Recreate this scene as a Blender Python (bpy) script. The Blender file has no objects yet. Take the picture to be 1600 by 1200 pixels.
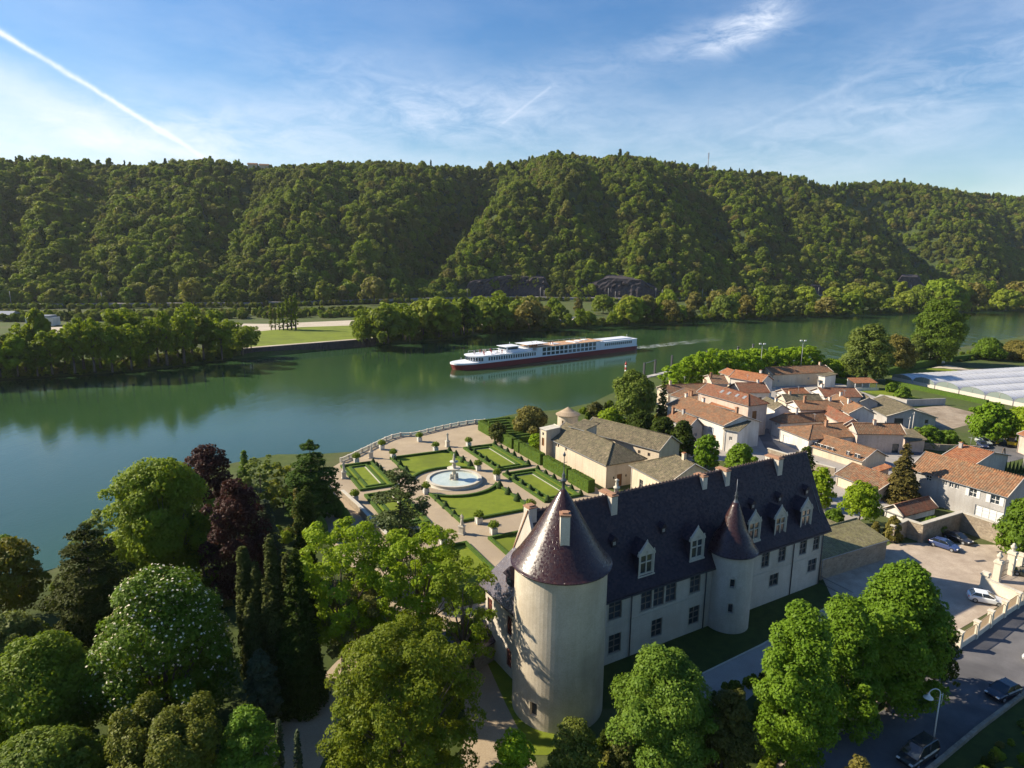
import bpy, math, random
import numpy as np
from mathutils import Vector, Matrix
sc = bpy.context.scene
rng = np.random.default_rng(7)
random.seed(7)
# ---------------------------------------------------------------- camera, world, sun, exposure
F = 1023.0; CX = 800.0; CY = 600.0; H = 50.0; G = 4.0      # lens in photo pixels, camera height over the river, bank height
PITCH = math.atan(200.0 / F); ROLL = math.radians(0.8)
_f = np.array([0, math.cos(PITCH), -math.sin(PITCH)])
_u0 = np.array([0, math.sin(PITCH), math.cos(PITCH)]); _r0 = np.array([1.0, 0, 0])
_u = _u0 * math.cos(ROLL) - _r0 * math.sin(ROLL); _r = _r0 * math.cos(ROLL) + _u0 * math.sin(ROLL)
EYE = np.array([0, 0, H])
cd = bpy.data.cameras.new('camera'); cam = bpy.data.objects.new('camera', cd); sc.collection.objects.link(cam)
cd.sensor_width = 36.0; cd.lens = F / 1600.0 * 36.0; cd.clip_start = 0.5; cd.clip_end = 20000
M = Matrix(((_r[0], _u[0], -_f[0], 0), (_r[1], _u[1], -_f[1], 0), (_r[2], _u[2], -_f[2], H), (0, 0, 0, 1)))
cam.matrix_world = M; sc.camera = cam
SUN_EL = math.radians(33.0); SUN_AZ = math.atan2(-0.98, 0.19)   # azimuth from +Y towards +X
SUN = np.array([math.cos(SUN_EL) * math.sin(SUN_AZ), math.cos(SUN_EL) * math.cos(SUN_AZ), math.sin(SUN_EL)])
sl = bpy.data.lights.new('sun', 'SUN'); sl.energy = 5.0; sl.angle = math.radians(0.55); sl.color = (1.0, 0.88, 0.69)
so = bpy.data.objects.new('sun', sl); sc.collection.objects.link(so); so.location = (-200, 60, 200)
so.rotation_euler = Vector(SUN).to_track_quat('Z', 'Y').to_euler()
sc.view_settings.view_transform = 'Standard'; sc.view_settings.look = 'None'
sc.view_settings.exposure = 0.92; sc.view_settings.gamma = 1.0
sc.render.engine = 'CYCLES'; sc.cycles.max_bounces = 6; sc.cycles.diffuse_bounces = 3; sc.cycles.glossy_bounces = 3
sc.cycles.transmission_bounces = 3; sc.cycles.transparent_max_bounces = 6

class N:
    """small helper for building node trees"""
    def __init__(s, tree): s.t = tree
    def n(s, kind, **kw):
        nd = s.t.nodes.new(kind)
        for k, v in kw.items():
            if k.startswith('i_'):
                key = k[2:]
                nd.inputs[int(key) if key.isdigit() else key.replace('_', ' ')].default_value = v
            else: setattr(nd, k, v)
        return nd
    def l(s, a, b): s.t.links.new(a, b)
    def math(s, op, a, b=0.0, c=None, clamp=False):
        nd = s.t.nodes.new('ShaderNodeMath'); nd.operation = op; nd.use_clamp = clamp
        for i, x in enumerate((a, b, c)):
            if x is None: continue
            if isinstance(x, (int, float)): nd.inputs[i].default_value = x
            else: s.l(x, nd.inputs[i])
        return nd.outputs[0]
    def dot(s, a, vec):
        nd = s.t.nodes.new('ShaderNodeVectorMath'); nd.operation = 'DOT_PRODUCT'; s.l(a, nd.inputs[0]); nd.inputs[1].default_value = vec
        return nd.outputs['Value']
    def ramp(s, fac, stops, interp='LINEAR'):
        nd = s.t.nodes.new('ShaderNodeValToRGB'); cr = nd.color_ramp; cr.interpolation = interp
        while len(cr.elements) > 1: cr.elements.remove(cr.elements[-1])
        for i, (p, c) in enumerate(stops):
            e = cr.elements[0] if i == 0 else cr.elements.new(p)
            e.position = p; e.color = (c[0], c[1], c[2], 1) if not isinstance(c, (int, float)) else (c, c, c, 1)
        s.l(fac, nd.inputs[0]); return nd.outputs[0]
    def mix(s, fac, a, b, blend='MIX'):
        nd = s.t.nodes.new('ShaderNodeMix'); nd.data_type = 'RGBA'; nd.blend_type = blend
        for i, x in ((0, fac), (6, a), (7, b)):
            if isinstance(x, (int, float)): nd.inputs[i].default_value = x
            elif isinstance(x, tuple): nd.inputs[i].default_value = (x[0], x[1], x[2], 1)
            else: s.l(x, nd.inputs[i])
        return nd.outputs[2]
    def noise(s, vec, scale, detail=4, rough=0.55, dist=0.0):
        nd = s.t.nodes.new('ShaderNodeTexNoise'); nd.inputs['Scale'].default_value = scale; nd.inputs['Detail'].default_value = detail
        nd.inputs['Roughness'].default_value = rough; nd.inputs['Distortion'].default_value = dist
        if vec is not None: s.l(vec, nd.inputs['Vector'])
        return nd.outputs['Fac']
    def mapping(s, vec, scale=(1, 1, 1), rot=(0, 0, 0), loc=(0, 0, 0)):
        nd = s.t.nodes.new('ShaderNodeMapping'); s.l(vec, nd.inputs[0])
        nd.inputs['Scale'].default_value = scale; nd.inputs['Rotation'].default_value = rot; nd.inputs['Location'].default_value = loc
        return nd.outputs[0]
    def bump(s, h, strength=0.5, dist=0.1):
        nd = s.t.nodes.new('ShaderNodeBump'); nd.inputs['Strength'].default_value = strength; nd.inputs['Distance'].default_value = dist
        s.l(h, nd.inputs['Height']); return nd.outputs[0]

world = bpy.data.worlds.new('World'); sc.world = world; world.use_nodes = True
wt = world.node_tree; wt.nodes.clear(); w = N(wt)
sky = w.n('ShaderNodeTexSky', sky_type='NISHITA', sun_disc=False, sun_elevation=SUN_EL, sun_rotation=SUN_AZ, altitude=300.0, air_density=1.25, dust_density=0.35, ozone_density=3.2)
tc = w.n('ShaderNodeTexCoord'); d = tc.outputs['Generated']
sep = w.n('ShaderNodeSeparateXYZ'); w.l(d, sep.inputs[0])
zc = w.math('MAXIMUM', sep.outputs[2], 0.04)
px = w.math('DIVIDE', sep.outputs[0], zc); py = w.math('DIVIDE', sep.outputs[1], zc)
cmb = w.n('ShaderNodeCombineXYZ'); w.l(px, cmb.inputs[0]); w.l(py, cmb.inputs[1]); pl = cmb.outputs[0]   # position on a flat cloud layer
def ray(x, y): return _f + _r * (x - CX) / F + _u * (CY - y) / F
# thin cirrus: stretched noise on the layer
streak = w.noise(w.mapping(pl, (0.16, 0.5, 1), (0, 0, 0.5)), 1.6, 7, 0.62, 0.6)
soft = w.noise(w.mapping(pl, (0.22, 0.22, 1)), 0.9, 4, 0.5, 0.3)
c1 = w.math('MULTIPLY', w.ramp(streak, [(0.42, 0.0), (0.72, 1.0)]), w.ramp(soft, [(0.38, 0.0), (0.68, 1.0)]))
low = w.ramp(sep.outputs[2], [(0.12, 1.0), (0.22, 0.85), (0.42, 0.28)])
c1 = w.math('MULTIPLY', c1, low)
veil = w.math('MULTIPLY', w.ramp(w.noise(w.mapping(d, (3, 3, 9)), 1.3, 5, 0.6), [(0.36, 0.0), (0.7, 1.0)]), w.ramp(sep.outputs[2], [(0.1, 0.28), (0.22, 0.2), (0.4, 0.04)]))
def band(p, q, width, x0, x1, ragged):
    """a line across the sky: great circle through the directions of photo points p and q"""
    a, b = ray(*p), ray(*q); a /= np.linalg.norm(a); b /= np.linalg.norm(b)
    nrm = np.cross(a, b); nrm /= np.linalg.norm(nrm); t = b - a * a.dot(b); t /= np.linalg.norm(t)
    off = w.math('ADD', w.dot(d, tuple(nrm)), w.math('MULTIPLY', w.math('SUBTRACT', w.noise(d, 9, 5, 0.7), 0.5), ragged))
    along = w.math('ARCTAN2', w.dot(d, tuple(t)), w.dot(d, tuple(a)))
    wv = w.math('MULTIPLY', off, 1.0 / width)
    g = w.math('POWER', 2.718, w.math('MULTIPLY', w.math('MULTIPLY', wv, wv), -1.0))
    full = math.acos(a.dot(b))
    m = w.ramp(w.math('DIVIDE', along, full), [(0.0, 0.0), (0.04, 1.0), (0.75, 0.9), (1.0, 0.0)])
    gate = w.math('GREATER_THAN', w.dot(d, tuple(a)), 0.3)
    return w.math('MULTIPLY', w.math('MULTIPLY', g, m), gate)
t1 = w.math('MULTIPLY', band((-40, 25), (345, 262), 0.0029, 0, 1, 0.012), w.ramp(w.noise(d, 40, 4, 0.6), [(0.25, 0.45), (0.6, 1.0)]))
t2 = w.math('MULTIPLY', band((-60, 90), (250, 245), 0.022, 0, 1, 0.05), 0.32)
t3 = w.math('MULTIPLY', band((-60, 205), (420, 262), 0.045, 0, 1, 0.05), 0.42)
t4 = w.math('MULTIPLY', band((862, 134), (770, 205), 0.0018, 0, 1, 0.004), 0.16)
t5 = w.math('MULTIPLY', band((1400, 100), (1100, 232), 0.003, 0, 1, 0.004), 0.08)
def puff(p, rx, ry, ang, amt):
    a = ray(*p); a /= np.linalg.norm(a)
    ri = np.cross(a, [0, 0, 1]); ri /= np.linalg.norm(ri); up_ = np.cross(ri, a)
    e1 = ri * math.cos(ang) + up_ * math.sin(ang); e2 = -ri * math.sin(ang) + up_ * math.cos(ang)
    x = w.math('MULTIPLY', w.dot(d, tuple(e1)), 1 / rx); y = w.math('MULTIPLY', w.dot(d, tuple(e2)), 1 / ry)
    g = w.math('POWER', 2.718, w.math('MULTIPLY', w.math('ADD', w.math('MULTIPLY', x, x), w.math('MULTIPLY', y, y)), -1.0))
    gate = w.math('GREATER_THAN', w.dot(d, tuple(a)), 0.3)
    fib = w.ramp(w.noise(w.mapping(d, (9, 9, 26), (0, 0.4, 0)), 1.7, 8, 0.68, 0.5), [(0.38, 0.05), (0.66, 1.0)])
    return w.math('MULTIPLY', w.math('MULTIPLY', g, gate), w.math('MULTIPLY', fib, amt))
puffs = [puff((1130, 55), 0.085, 0.02, 0.1, 0.42), puff((1180, 32), 0.05, 0.018, 0.5, 0.7), puff((600, 150), 0.2, 0.05, -0.25, 0.2), puff((760, 190), 0.26, 0.035, 0.0, 0.24),
         puff((1380, 190), 0.35, 0.05, 0.25, 0.2), puff((260, 215), 0.2, 0.04, 0.0, 0.5), puff((1500, 90), 0.25, 0.06, 0.2, 0.16), puff((860, 125), 0.18, 0.03, 0.2, 0.18)]
tot = w.math('ADD', w.math('MULTIPLY', c1, 0.1), veil)
for x in (t1, t2, t3, t4, t5, *puffs): tot = w.math('ADD', tot, x)
tot = w.math('MINIMUM', tot, 0.93)
hs = w.n('ShaderNodeHueSaturation', i_Saturation=1.34, i_Value=1.0, i_Hue=0.508); w.l(sky.outputs[0], hs.inputs['Color'])
colr = w.mix(tot, hs.outputs[0], (7.4, 7.9, 8.9))
bg = w.n('ShaderNodeBackground', i_Strength=0.073); w.l(colr, bg.inputs[0])
wo = w.n('ShaderNodeOutputWorld'); w.l(bg.outputs[0], wo.inputs[0])

# ---------------------------------------------------------------- geometry helpers
def P(px, py, z=G):
    """photo pixel -> point on the horizontal plane at height z"""
    dd = ray(px, py); t = (z - H) / dd[2]; return EYE + dd * t
def HZ(X, Y, py):
    lo, hi = -20.0, 300.0
    for i in range(50):
        m = (lo + hi) / 2; v = np.array([X, Y, m]) - EYE
        if CY - v.dot(_u) * F / v.dot(_f) > py: lo = m
        else: hi = m
    return m
def WID(X, Y, px_w, z=8):
    v = np.array([X, Y, z]) - EYE; return px_w * v.dot(_f) / F

def prop(o, label=None, cat=None, group=None, kind=None):
    if label: o['label'] = label
    if cat: o['category'] = cat
    if group: o['group'] = group
    if kind: o['kind'] = kind
    return o
def empty(name, loc, rz=0.0, label=None, cat=None, group=None):
    o = bpy.data.objects.new(name, None); o.empty_display_size = 0.3; sc.collection.objects.link(o)
    o.location = tuple(float(a) for a in loc); o.rotation_euler = (0, 0, rz); return prop(o, label, cat, group)
def link(name, me, parent=None, loc=None, rz=None):
    o = bpy.data.objects.new(name, me); sc.collection.objects.link(o)
    if parent: o.parent = parent
    if loc is not None: o.location = tuple(float(a) for a in loc)
    if rz is not None: o.rotation_euler = (0, 0, rz)
    return o
def copy_tree(o, parent=None):
    kids = [c for c in list(o.children)]
    c = o.copy(); sc.collection.objects.link(c); c.parent = parent
    for k in kids: copy_tree(k, c)
    return c

class MB:
    """collects faces; every face gets a UV in metres (u level, v up the slope)"""
    def __init__(s): s.v = []; s.f = []; s.mi = []; s.sm = []
    def vert(s, p): s.v.append((float(p[0]), float(p[1]), float(p[2]))); return len(s.v) - 1
    def poly(s, pts, m=0, smooth=False):
        s.f.append([s.vert(p) for p in pts]); s.mi.append(m); s.sm.append(smooth); return s
    def hexa(s, b, t, m=0):
        """solid between bottom ring b and top ring t (same count, counter-clockwise seen from above)"""
        n = len(b); s.poly(list(t), m); s.poly(list(reversed(b)), m)
        for i in range(n):
            j = (i + 1) % n; s.poly([b[i], b[j], t[j], t[i]], m)
        return s
    def prism(s, xy, z0, z1, m=0):
        a = sum(xy[i][0] * xy[(i + 1) % len(xy)][1] - xy[(i + 1) % len(xy)][0] * xy[i][1] for i in range(len(xy)))
        if a < 0: xy = list(reversed(xy))
        return s.hexa([(p[0], p[1], z0) for p in xy], [(p[0], p[1], z1) for p in xy], m)
    def box(s, x0, x1, y0, y1, z0, z1, m=0): return s.prism([(x0, y0), (x1, y0), (x1, y1), (x0, y1)], z0, z1, m)
    def bar(s, a, b, r, m=0, n=6, r2=None, smooth=True):
        a = Vector(a); b = Vector(b); dd = (b - a)
        if dd.length < 1e-6: return s
        q = dd.to_track_quat('Z', 'Y'); r2 = r if r2 is None else r2
        A = [a + q @ Vector((r * math.cos(2 * math.pi * i / n), r * math.sin(2 * math.pi * i / n), 0)) for i in range(n)]
        B = [b + q @ Vector((r2 * math.cos(2 * math.pi * i / n), r2 * math.sin(2 * math.pi * i / n), 0)) for i in range(n)]
        ia = [s.vert(p) for p in A]; ib = [s.vert(p) for p in B]
        for i in range(n):
            j = (i + 1) % n; s.f.append([ia[i], ia[j], ib[j], ib[i]]); s.mi.append(m); s.sm.append(smooth)
        s.f.append(ia[::-1]); s.f.append(ib); s.mi += [m, m]; s.sm += [False, False]
        return s
    def tube(s, pts, rs, m=0, n=6):
        for i in range(len(pts) - 1): s.bar(pts[i], pts[i + 1], rs[i], m, n, rs[i + 1])
        return s
    def lathe(s, prof, c=(0, 0, 0), n=24, m=0, smooth=True, a0=0.0):
        rings = []
        for r, z in prof:
            rings.append([s.vert((c[0] + r * math.cos(a0 + 2 * math.pi * i / n), c[1] + r * math.sin(a0 + 2 * math.pi * i / n), c[2] + z)) for i in range(n)])
        for k in range(len(prof) - 1):
            for i in range(n):
                j = (i + 1) % n
                s.f.append([rings[k][i], rings[k][j], rings[k + 1][j], rings[k + 1][i]]); s.mi.append(m); s.sm.append(smooth)
        if prof[-1][0] > 0.01: s.f.append(rings[-1]); s.mi.append(m); s.sm.append(False)
        return s
    def mesh(s, name, mats):
        me = bpy.data.meshes.new(name); me.from_pydata(s.v, [], s.f)
        for mt in (mats if isinstance(mats, (list, tuple)) else [mats]): me.materials.append(mt)
        me.polygons.foreach_set('material_index', s.mi); me.polygons.foreach_set('use_smooth', s.sm)
        uv = me.uv_layers.new(name='UVMap'); me.update()
        V = np.array(s.v); out = np.zeros((len(me.loops), 2)); 
        for p in me.polygons:
            nn = np.array(p.normal)
            if abs(nn[2]) > 0.96: e = np.array([1.0, 0, 0]); f = np.array([0, 1.0, 0])
            else:
                e = np.cross([0, 0, 1.0], nn); e /= np.linalg.norm(e); f = np.cross(nn, e)
            for li in p.loop_indices:
                q = V[me.loops[li].vertex_index]; out[li] = (q.dot(e), q.dot(f))
        uv.data.foreach_set('uv', out.ravel()); return me
    def build(s, name, mats, parent=None, loc=None, rz=None): return link(name, s.mesh(name, mats), parent, loc, rz)

# ---------------------------------------------------------------- materials
def mat(name, col, rough=0.8, fn=None, spec=0.3, metal=0.0):
    m = bpy.data.materials.new(name); m.use_nodes = True; t = m.node_tree; b = t.nodes['Principled BSDF']
    b.inputs['Base Color'].default_value = (*col, 1); b.inputs['Roughness'].default_value = rough
    b.inputs['Specular IOR Level'].default_value = spec; b.inputs['Metallic'].default_value = metal
    if fn: fn(N(t), b)
    return m
def coords(n, kind='Object'): return n.n('ShaderNodeTexCoord').outputs[kind]
def world_pos(n): return n.n('ShaderNodeNewGeometry').outputs['Position']
def varied(name, c0, c1, scale=1.0, rough=0.85, bump=0.3, bd=0.03, spec=0.25, big=None, pos='Object', fine=9.0, streak=0.0):
    def fn(n, b):
        v = coords(n, pos) if pos != 'World' else world_pos(n)
        a = n.noise(v, scale, 6, 0.6); f = n.noise(v, scale * fine, 3, 0.6)
        c = n.mix(n.ramp(a, [(0.32, 0.0), (0.68, 1.0)]), c0, c1)
        c = n.mix(0.35, c, n.ramp(f, [(0.3, 0.25), (0.7, 0.9)]), 'SOFT_LIGHT')
        if big: c = n.mix(n.ramp(n.noise(v, big[1], 3, 0.5), [(0.45, 0.0), (0.65, big[2])]), c, big[0])
        if streak: c = n.mix(n.ramp(n.noise(n.mapping(v, (1.6, 1.6, 0.13)), 1.0, 6, 0.7), [(0.42, 0.0), (0.72, streak)]), c, (c0[0] * .55, c0[1] * .5, c0[2] * .45))
        n.l(c, b.inputs['Base Color']); n.l(n.bump(n.math('ADD', a, n.math('MULTIPLY', f, 0.5)), bump, bd), b.inputs['Normal'])
    return mat(name, c0, rough, fn, spec)
def plain(name, col, rough=0.6, spec=0.4, metal=0.0): return varied_lite(name, col, rough, spec, metal)
def varied_lite(name, col, rough, spec, metal):
    def fn(n, b):
        f = n.noise(coords(n), 3.0, 4, 0.6)
        n.l(n.mix(n.ramp(f, [(0.3, 0.0), (0.75, 0.55)]), (col[0], col[1], col[2]), (col[0] * .72, col[1] * .72, col[2] * .72)), b.inputs['Base Color'])
    return mat(name, col, rough, fn, spec, metal)
def tiles(name, cols, pw=0.42, ph=0.5, lichen=0.3, lcol=(0.12, 0.105, 0.075), rough=0.85):
    """canal tiles: rounded columns up the slope, stepped courses, each tile its own tone"""
    def fn(n, b):
        uv = coords(n, 'UV'); sp = n.n('ShaderNodeSeparateXYZ'); n.l(uv, sp.inputs[0])
        cu = n.math('DIVIDE', sp.outputs[0], pw); cv = n.math('DIVIDE', sp.outputs[1], ph)
        cell = n.n('ShaderNodeCombineXYZ'); n.l(n.math('FLOOR', cu), cell.inputs[0]); n.l(n.math('FLOOR', cv), cell.inputs[1])
        wn = n.n('ShaderNodeTexWhiteNoise', noise_dimensions='2D'); n.l(cell.outputs[0], wn.inputs[0])
        c = n.ramp(wn.outputs[0], [(i / (len(cols) - 1), q) for i, q in enumerate(cols)])
        big = n.noise(world_pos(n), 0.35, 5, 0.65)
        c = n.mix(n.ramp(big, [(0.40, 0.0), (0.62, lichen)]), c, lcol)
        c = n.mix(n.ramp(n.noise(world_pos(n), 1.9, 4, 0.7), [(0.48, 0.0), (0.6, lichen)]), c, (lcol[0] * 2.0, lcol[1] * 2.0, lcol[2] * 1.8))
        c = n.mix(n.ramp(n.noise(world_pos(n), 3.4, 3, 0.7), [(0.52, 0.0), (0.62, 0.6)]), c, (cols[0][0] * .4, cols[0][1] * .42, cols[0][2] * .45))
        hu = n.math('ABSOLUTE', n.math('SINE', n.math('MULTIPLY', cu, math.pi))); hv = n.math('SUBTRACT', 1.0, n.math('FRACT', cv))
        hgt = n.math('ADD', hu, n.math('MULTIPLY', hv, 0.45))
        n.l(c, b.inputs['Base Color']); n.l(n.bump(hgt, 0.9, 0.09), b.inputs['Normal'])
    return mat(name, cols[0], rough, fn, 0.2)
def slates(name, cols, pw, ph, rough, spec, bump=0.4, tilt=0.35):
    def fn(n, b):
        uv = coords(n, 'UV'); sp = n.n('ShaderNodeSeparateXYZ'); n.l(uv, sp.inputs[0])
        cv = n.math('DIVIDE', sp.outputs[1], ph); row = n.math('FLOOR', cv)
        cu = n.math('ADD', n.math('DIVIDE', sp.outputs[0], pw), n.math('MULTIPLY', row, 0.5))
        cell = n.n('ShaderNodeCombineXYZ'); n.l(n.math('FLOOR', cu), cell.inputs[0]); n.l(row, cell.inputs[1])
        wn = n.n('ShaderNodeTexWhiteNoise', noise_dimensions='2D'); n.l(cell.outputs[0], wn.inputs[0])
        c = n.ramp(wn.outputs[0], [(i / (len(cols) - 1), q) for i, q in enumerate(cols)])
        c = n.mix(n.ramp(n.noise(world_pos(n), 0.5, 4, 0.6), [(0.4, 0.0), (0.75, 0.6)]), c, cols[-1])
        fu = n.math('FRACT', cu); tl = n.math('MULTIPLY', n.math('SUBTRACT', wn.outputs[0], 0.5), fu)
        hgt = n.math('ADD', n.math('SUBTRACT', 1.0, n.math('FRACT', cv)), n.math('MULTIPLY', tl, tilt * 4))
        n.l(c, b.inputs['Base Color']); n.l(n.bump(hgt, bump, 0.03), b.inputs['Normal'])
        n.l(n.math('MULTIPLY_ADD', wn.outputs[0], 0.2, rough - 0.1), b.inputs['Roughness'])
    return mat(name, cols[0], rough, fn, spec)
def rubble(name, c0, c1, mortar, scale=2.2, bump=0.8):
    def fn(n, b):
        v = n.mapping(coords(n), (1, 1, 1.7))
        vo = n.n('ShaderNodeTexVoronoi', i_Scale=scale); n.l(v, vo.inputs['Vector'])
        ve = n.n('ShaderNodeTexVoronoi', feature='DISTANCE_TO_EDGE', i_Scale=scale); n.l(v, ve.inputs['Vector'])
        s2 = n.n('ShaderNodeSeparateColor'); n.l(vo.outputs['Color'], s2.inputs[0])
        c = n.mix(s2.outputs[0], c0, c1); e = n.ramp(ve.outputs['Distance'], [(0.0, 0.0), (0.09, 1.0)])
        c = n.mix(e, mortar, c); c = n.mix(n.ramp(n.noise(coords(n), 0.6, 5, 0.65), [(0.35, 0.0), (0.7, 0.7)]), c, (c0[0] * .55, c0[1] * .53, c0[2] * .5))
        n.l(c, b.inputs['Base Color']); n.l(n.bump(e, bump, 0.05), b.inputs['Normal'])
    return mat(name, c0, 0.92, fn, 0.15)
def leaf_mat(name, c0, c1, trans=0.35, scale=0.5, tint=None, world=False, rough=0.55):
    up_ = (lambda c: (c[0] * 1.95, c[1] * 1.5, c[2] * 0.9)) if 'purple' not in name and 'blossom' not in name else (lambda c: (c[0] * 1.25, c[1] * 1.2, c[2] * 1.1))
    c0, c1 = up_(c0), up_(c1); tint = up_(tint) if tint else None
    m = bpy.data.materials.new(name); m.use_nodes = True; t = m.node_tree; t.nodes.clear(); n = N(t)
    v = world_pos(n)
    a = n.noise(v, scale, 3, 0.6); f = n.noise(v, scale * 9, 2, 0.6)
    fac = n.math('ADD', n.math('MULTIPLY', n.ramp(a, [(0.3, 0.0), (0.7, 1.0)]), 0.55), n.math('MULTIPLY', n.ramp(f, [(0.3, 0.0), (0.7, 1.0)]), 0.45))
    c = n.mix(fac, c0, c1)
    if world:
        oi = n.n('ShaderNodeObjectInfo')
        c = n.mix(0.85, c, n.ramp(oi.outputs['Random'], [(0.0, (.07, .11, .010)), (0.2, (.16, .235, .016)), (0.42, (.23, .32, .02)), (0.6, (.30, .34, .03)), (0.74, (.13, .18, .035)), (0.88, (.25, .245, .05)), (1.0, (.23, .165, .06))]))
        c = n.mix(n.ramp(n.noise(oi.outputs['Location'], 0.011, 4, 0.6), [(0.48, 0.0), (0.64, 0.55)]), c, (0.125, 0.115, 0.035))
    elif tint: c = n.mix(n.ramp(n.noise(v, 0.9, 3, 0.6), [(0.52, 0.0), (0.7, 0.8)]), c, tint)
    d1 = n.n('ShaderNodeBsdfPrincipled'); n.l(c, d1.inputs['Base Color']); d1.inputs['Roughness'].default_value = rough; d1.inputs['Specular IOR Level'].default_value = 0.14 if trans > .22 else 0.03
    tr = n.n('ShaderNodeBsdfTranslucent'); tcn = n.mix(0.5, c, (c1[0] * 1.3, c1[1] * 1.25, c1[2] * 0.4)); n.l(tcn, tr.inputs[0])
    mx = n.n('ShaderNodeMixShader', i_0=trans); n.l(d1.outputs[0], mx.inputs[1]); n.l(tr.outputs[0], mx.inputs[2])
    o = n.n('ShaderNodeOutputMaterial'); n.l(mx.outputs[0], o.inputs[0]); return m

# ---------------------------------------------------------------- foliage
def leaf_mesh(name, pts, nrm, size, mats, midx=None, aspect=1.5, jit=0.55):
    """one leaf-sized quad per point, facing roughly along nrm"""
    n = len(pts); nr = nrm + rng.normal(0, jit, (n, 3)); nr /= np.linalg.norm(nr, axis=1)[:, None]
    a = np.cross(nr, rng.normal(0, 1, (n, 3))); a /= np.linalg.norm(a, axis=1)[:, None]; b = np.cross(nr, a)
    s = (size * rng.uniform(0.6, 1.35, n))[:, None] if np.isscalar(size) else size[:, None]
    V = np.empty((n, 4, 3)); V[:, 0] = pts - a * s * aspect / 2; V[:, 1] = pts - b * s / 2 + nr * s * .12; V[:, 2] = pts + a * s * aspect / 2; V[:, 3] = pts + b * s / 2 + nr * s * .12
    me = bpy.data.meshes.new(name); me.vertices.add(n * 4); me.vertices.foreach_set('co', V.ravel())
    me.loops.add(n * 4); me.loops.foreach_set('vertex_index', np.arange(n * 4, dtype=np.int32))
    me.polygons.add(n); me.polygons.foreach_set('loop_start', np.arange(n, dtype=np.int32) * 4)
    for mt in (mats if isinstance(mats, (list, tuple)) else [mats]): me.materials.append(mt)
    if midx is not None: me.polygons.foreach_set('material_index', midx.astype(np.int32))
    me.update(calc_edges=True); me.validate(); return me
def sphere_pts(n):
    v = rng.normal(0, 1, (n, 3)); return v / np.linalg.norm(v, axis=1)[:, None]
def lobes_pts(lobes, n, shell=0.25):
    """points near the skin of ellipsoid clumps; lobes = (cx,cy,cz,rx,ry,rz)"""
    L = np.array(lobes); area = (L[:, 3] * L[:, 4] * L[:, 5]) ** (2 / 3); pick = rng.choice(len(L), n, p=area / area.sum())
    d_ = sphere_pts(n); fl = rng.random(n) < 0.55; d_[:, 2] = np.where(fl, np.abs(d_[:, 2]), d_[:, 2])
    rr = 1 - shell * rng.random(n) ** 1.4 + 0.06 * rng.normal(0, 1, n)
    return L[pick, :3] + d_ * L[pick, 3:] * rr[:, None], d_
def crown_lobes(w_, h_, k=26, form='round', seed=0, rough=0.3):
    """clump layout of a crown w_ wide and h_ tall, its base at z = 0"""
    r = np.random.default_rng(seed); out = []
    for i in range(k):
        t = min(max((i + 0.5) / k + r.uniform(-.05, .05), 0.01), .99); ph = i * 2.399963 + r.uniform(-.3, .3)
        if form == 'round': z = t; rad = math.sin(math.pi * (0.12 + 0.86 * t)) ** 0.6
        elif form == 'ovoid': z = t; rad = math.sin(math.pi * (0.2 + 0.76 * t ** 0.85)) ** 0.8
        elif form == 'cone': z = t; rad = (1 - t) ** 0.8 + 0.06
        elif form == 'dome': z = t; rad = math.cos(math.pi / 2 * t * 0.95) ** 0.55
        elif form == 'open': z = t; rad = math.sin(math.pi * (0.1 + 0.82 * t)) ** 0.5 * r.uniform(.7, 1.15)
        s = r.uniform(0.085, 0.19) * (1 + rough * r.uniform(-1, 1))
        rl = s * w_; rad *= (w_ / 2 - rl * 0.6) * r.uniform(0.66, 1.16)
        out.append((rad * math.cos(ph), rad * math.sin(ph), rl * .6 + z * max(h_ - rl * 1.2, 0.1), rl, rl, rl * r.uniform(.7, .95)))
    out.append((0, 0, h_ * .45, w_ * .26, w_ * .26, h_ * .3)); out.append((0, 0, h_ * .72, w_ * .16, w_ * .16, h_ * .16))
    return out
def trunk_mb(h, r, spread, top, seed=0, limbs=7):
    rr = random.Random(seed); mb = MB(); pts = [(0, 0, -0.3), (rr.uniform(-.1, .1), rr.uniform(-.1, .1), h * .5), (rr.uniform(-.2, .2), rr.uniform(-.2, .2), h)]
    mb.tube(pts, [r * 1.25, r * .95, r * .8], n=8)
    for i in range(limbs):
        a = i * 2.4 + rr.uniform(-.3, .3); l = spread * rr.uniform(.55, .95); z1 = h + (top - h) * rr.uniform(.3, .85)
        m = (pts[-1][0] + math.cos(a) * l * .45, pts[-1][1] + math.sin(a) * l * .45, h + (z1 - h) * .55)
        e = (math.cos(a) * l, math.sin(a) * l, z1)
        mb.tube([pts[-1], m, e], [r * .5, r * .3, r * .08], n=5)
        for k in range(2):
            b = a + rr.uniform(-1, 1); e2 = (m[0] + math.cos(b) * l * .45, m[1] + math.sin(b) * l * .45, m[2] + (top - h) * rr.uniform(.15, .4))
            mb.bar(m, e2, r * .2, n=4, r2=r * .05)
    mb.bar(pts[-1], (0, 0, h + (top - h) * .8), r * .7, n=6, r2=r * .1)
    return mb

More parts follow.
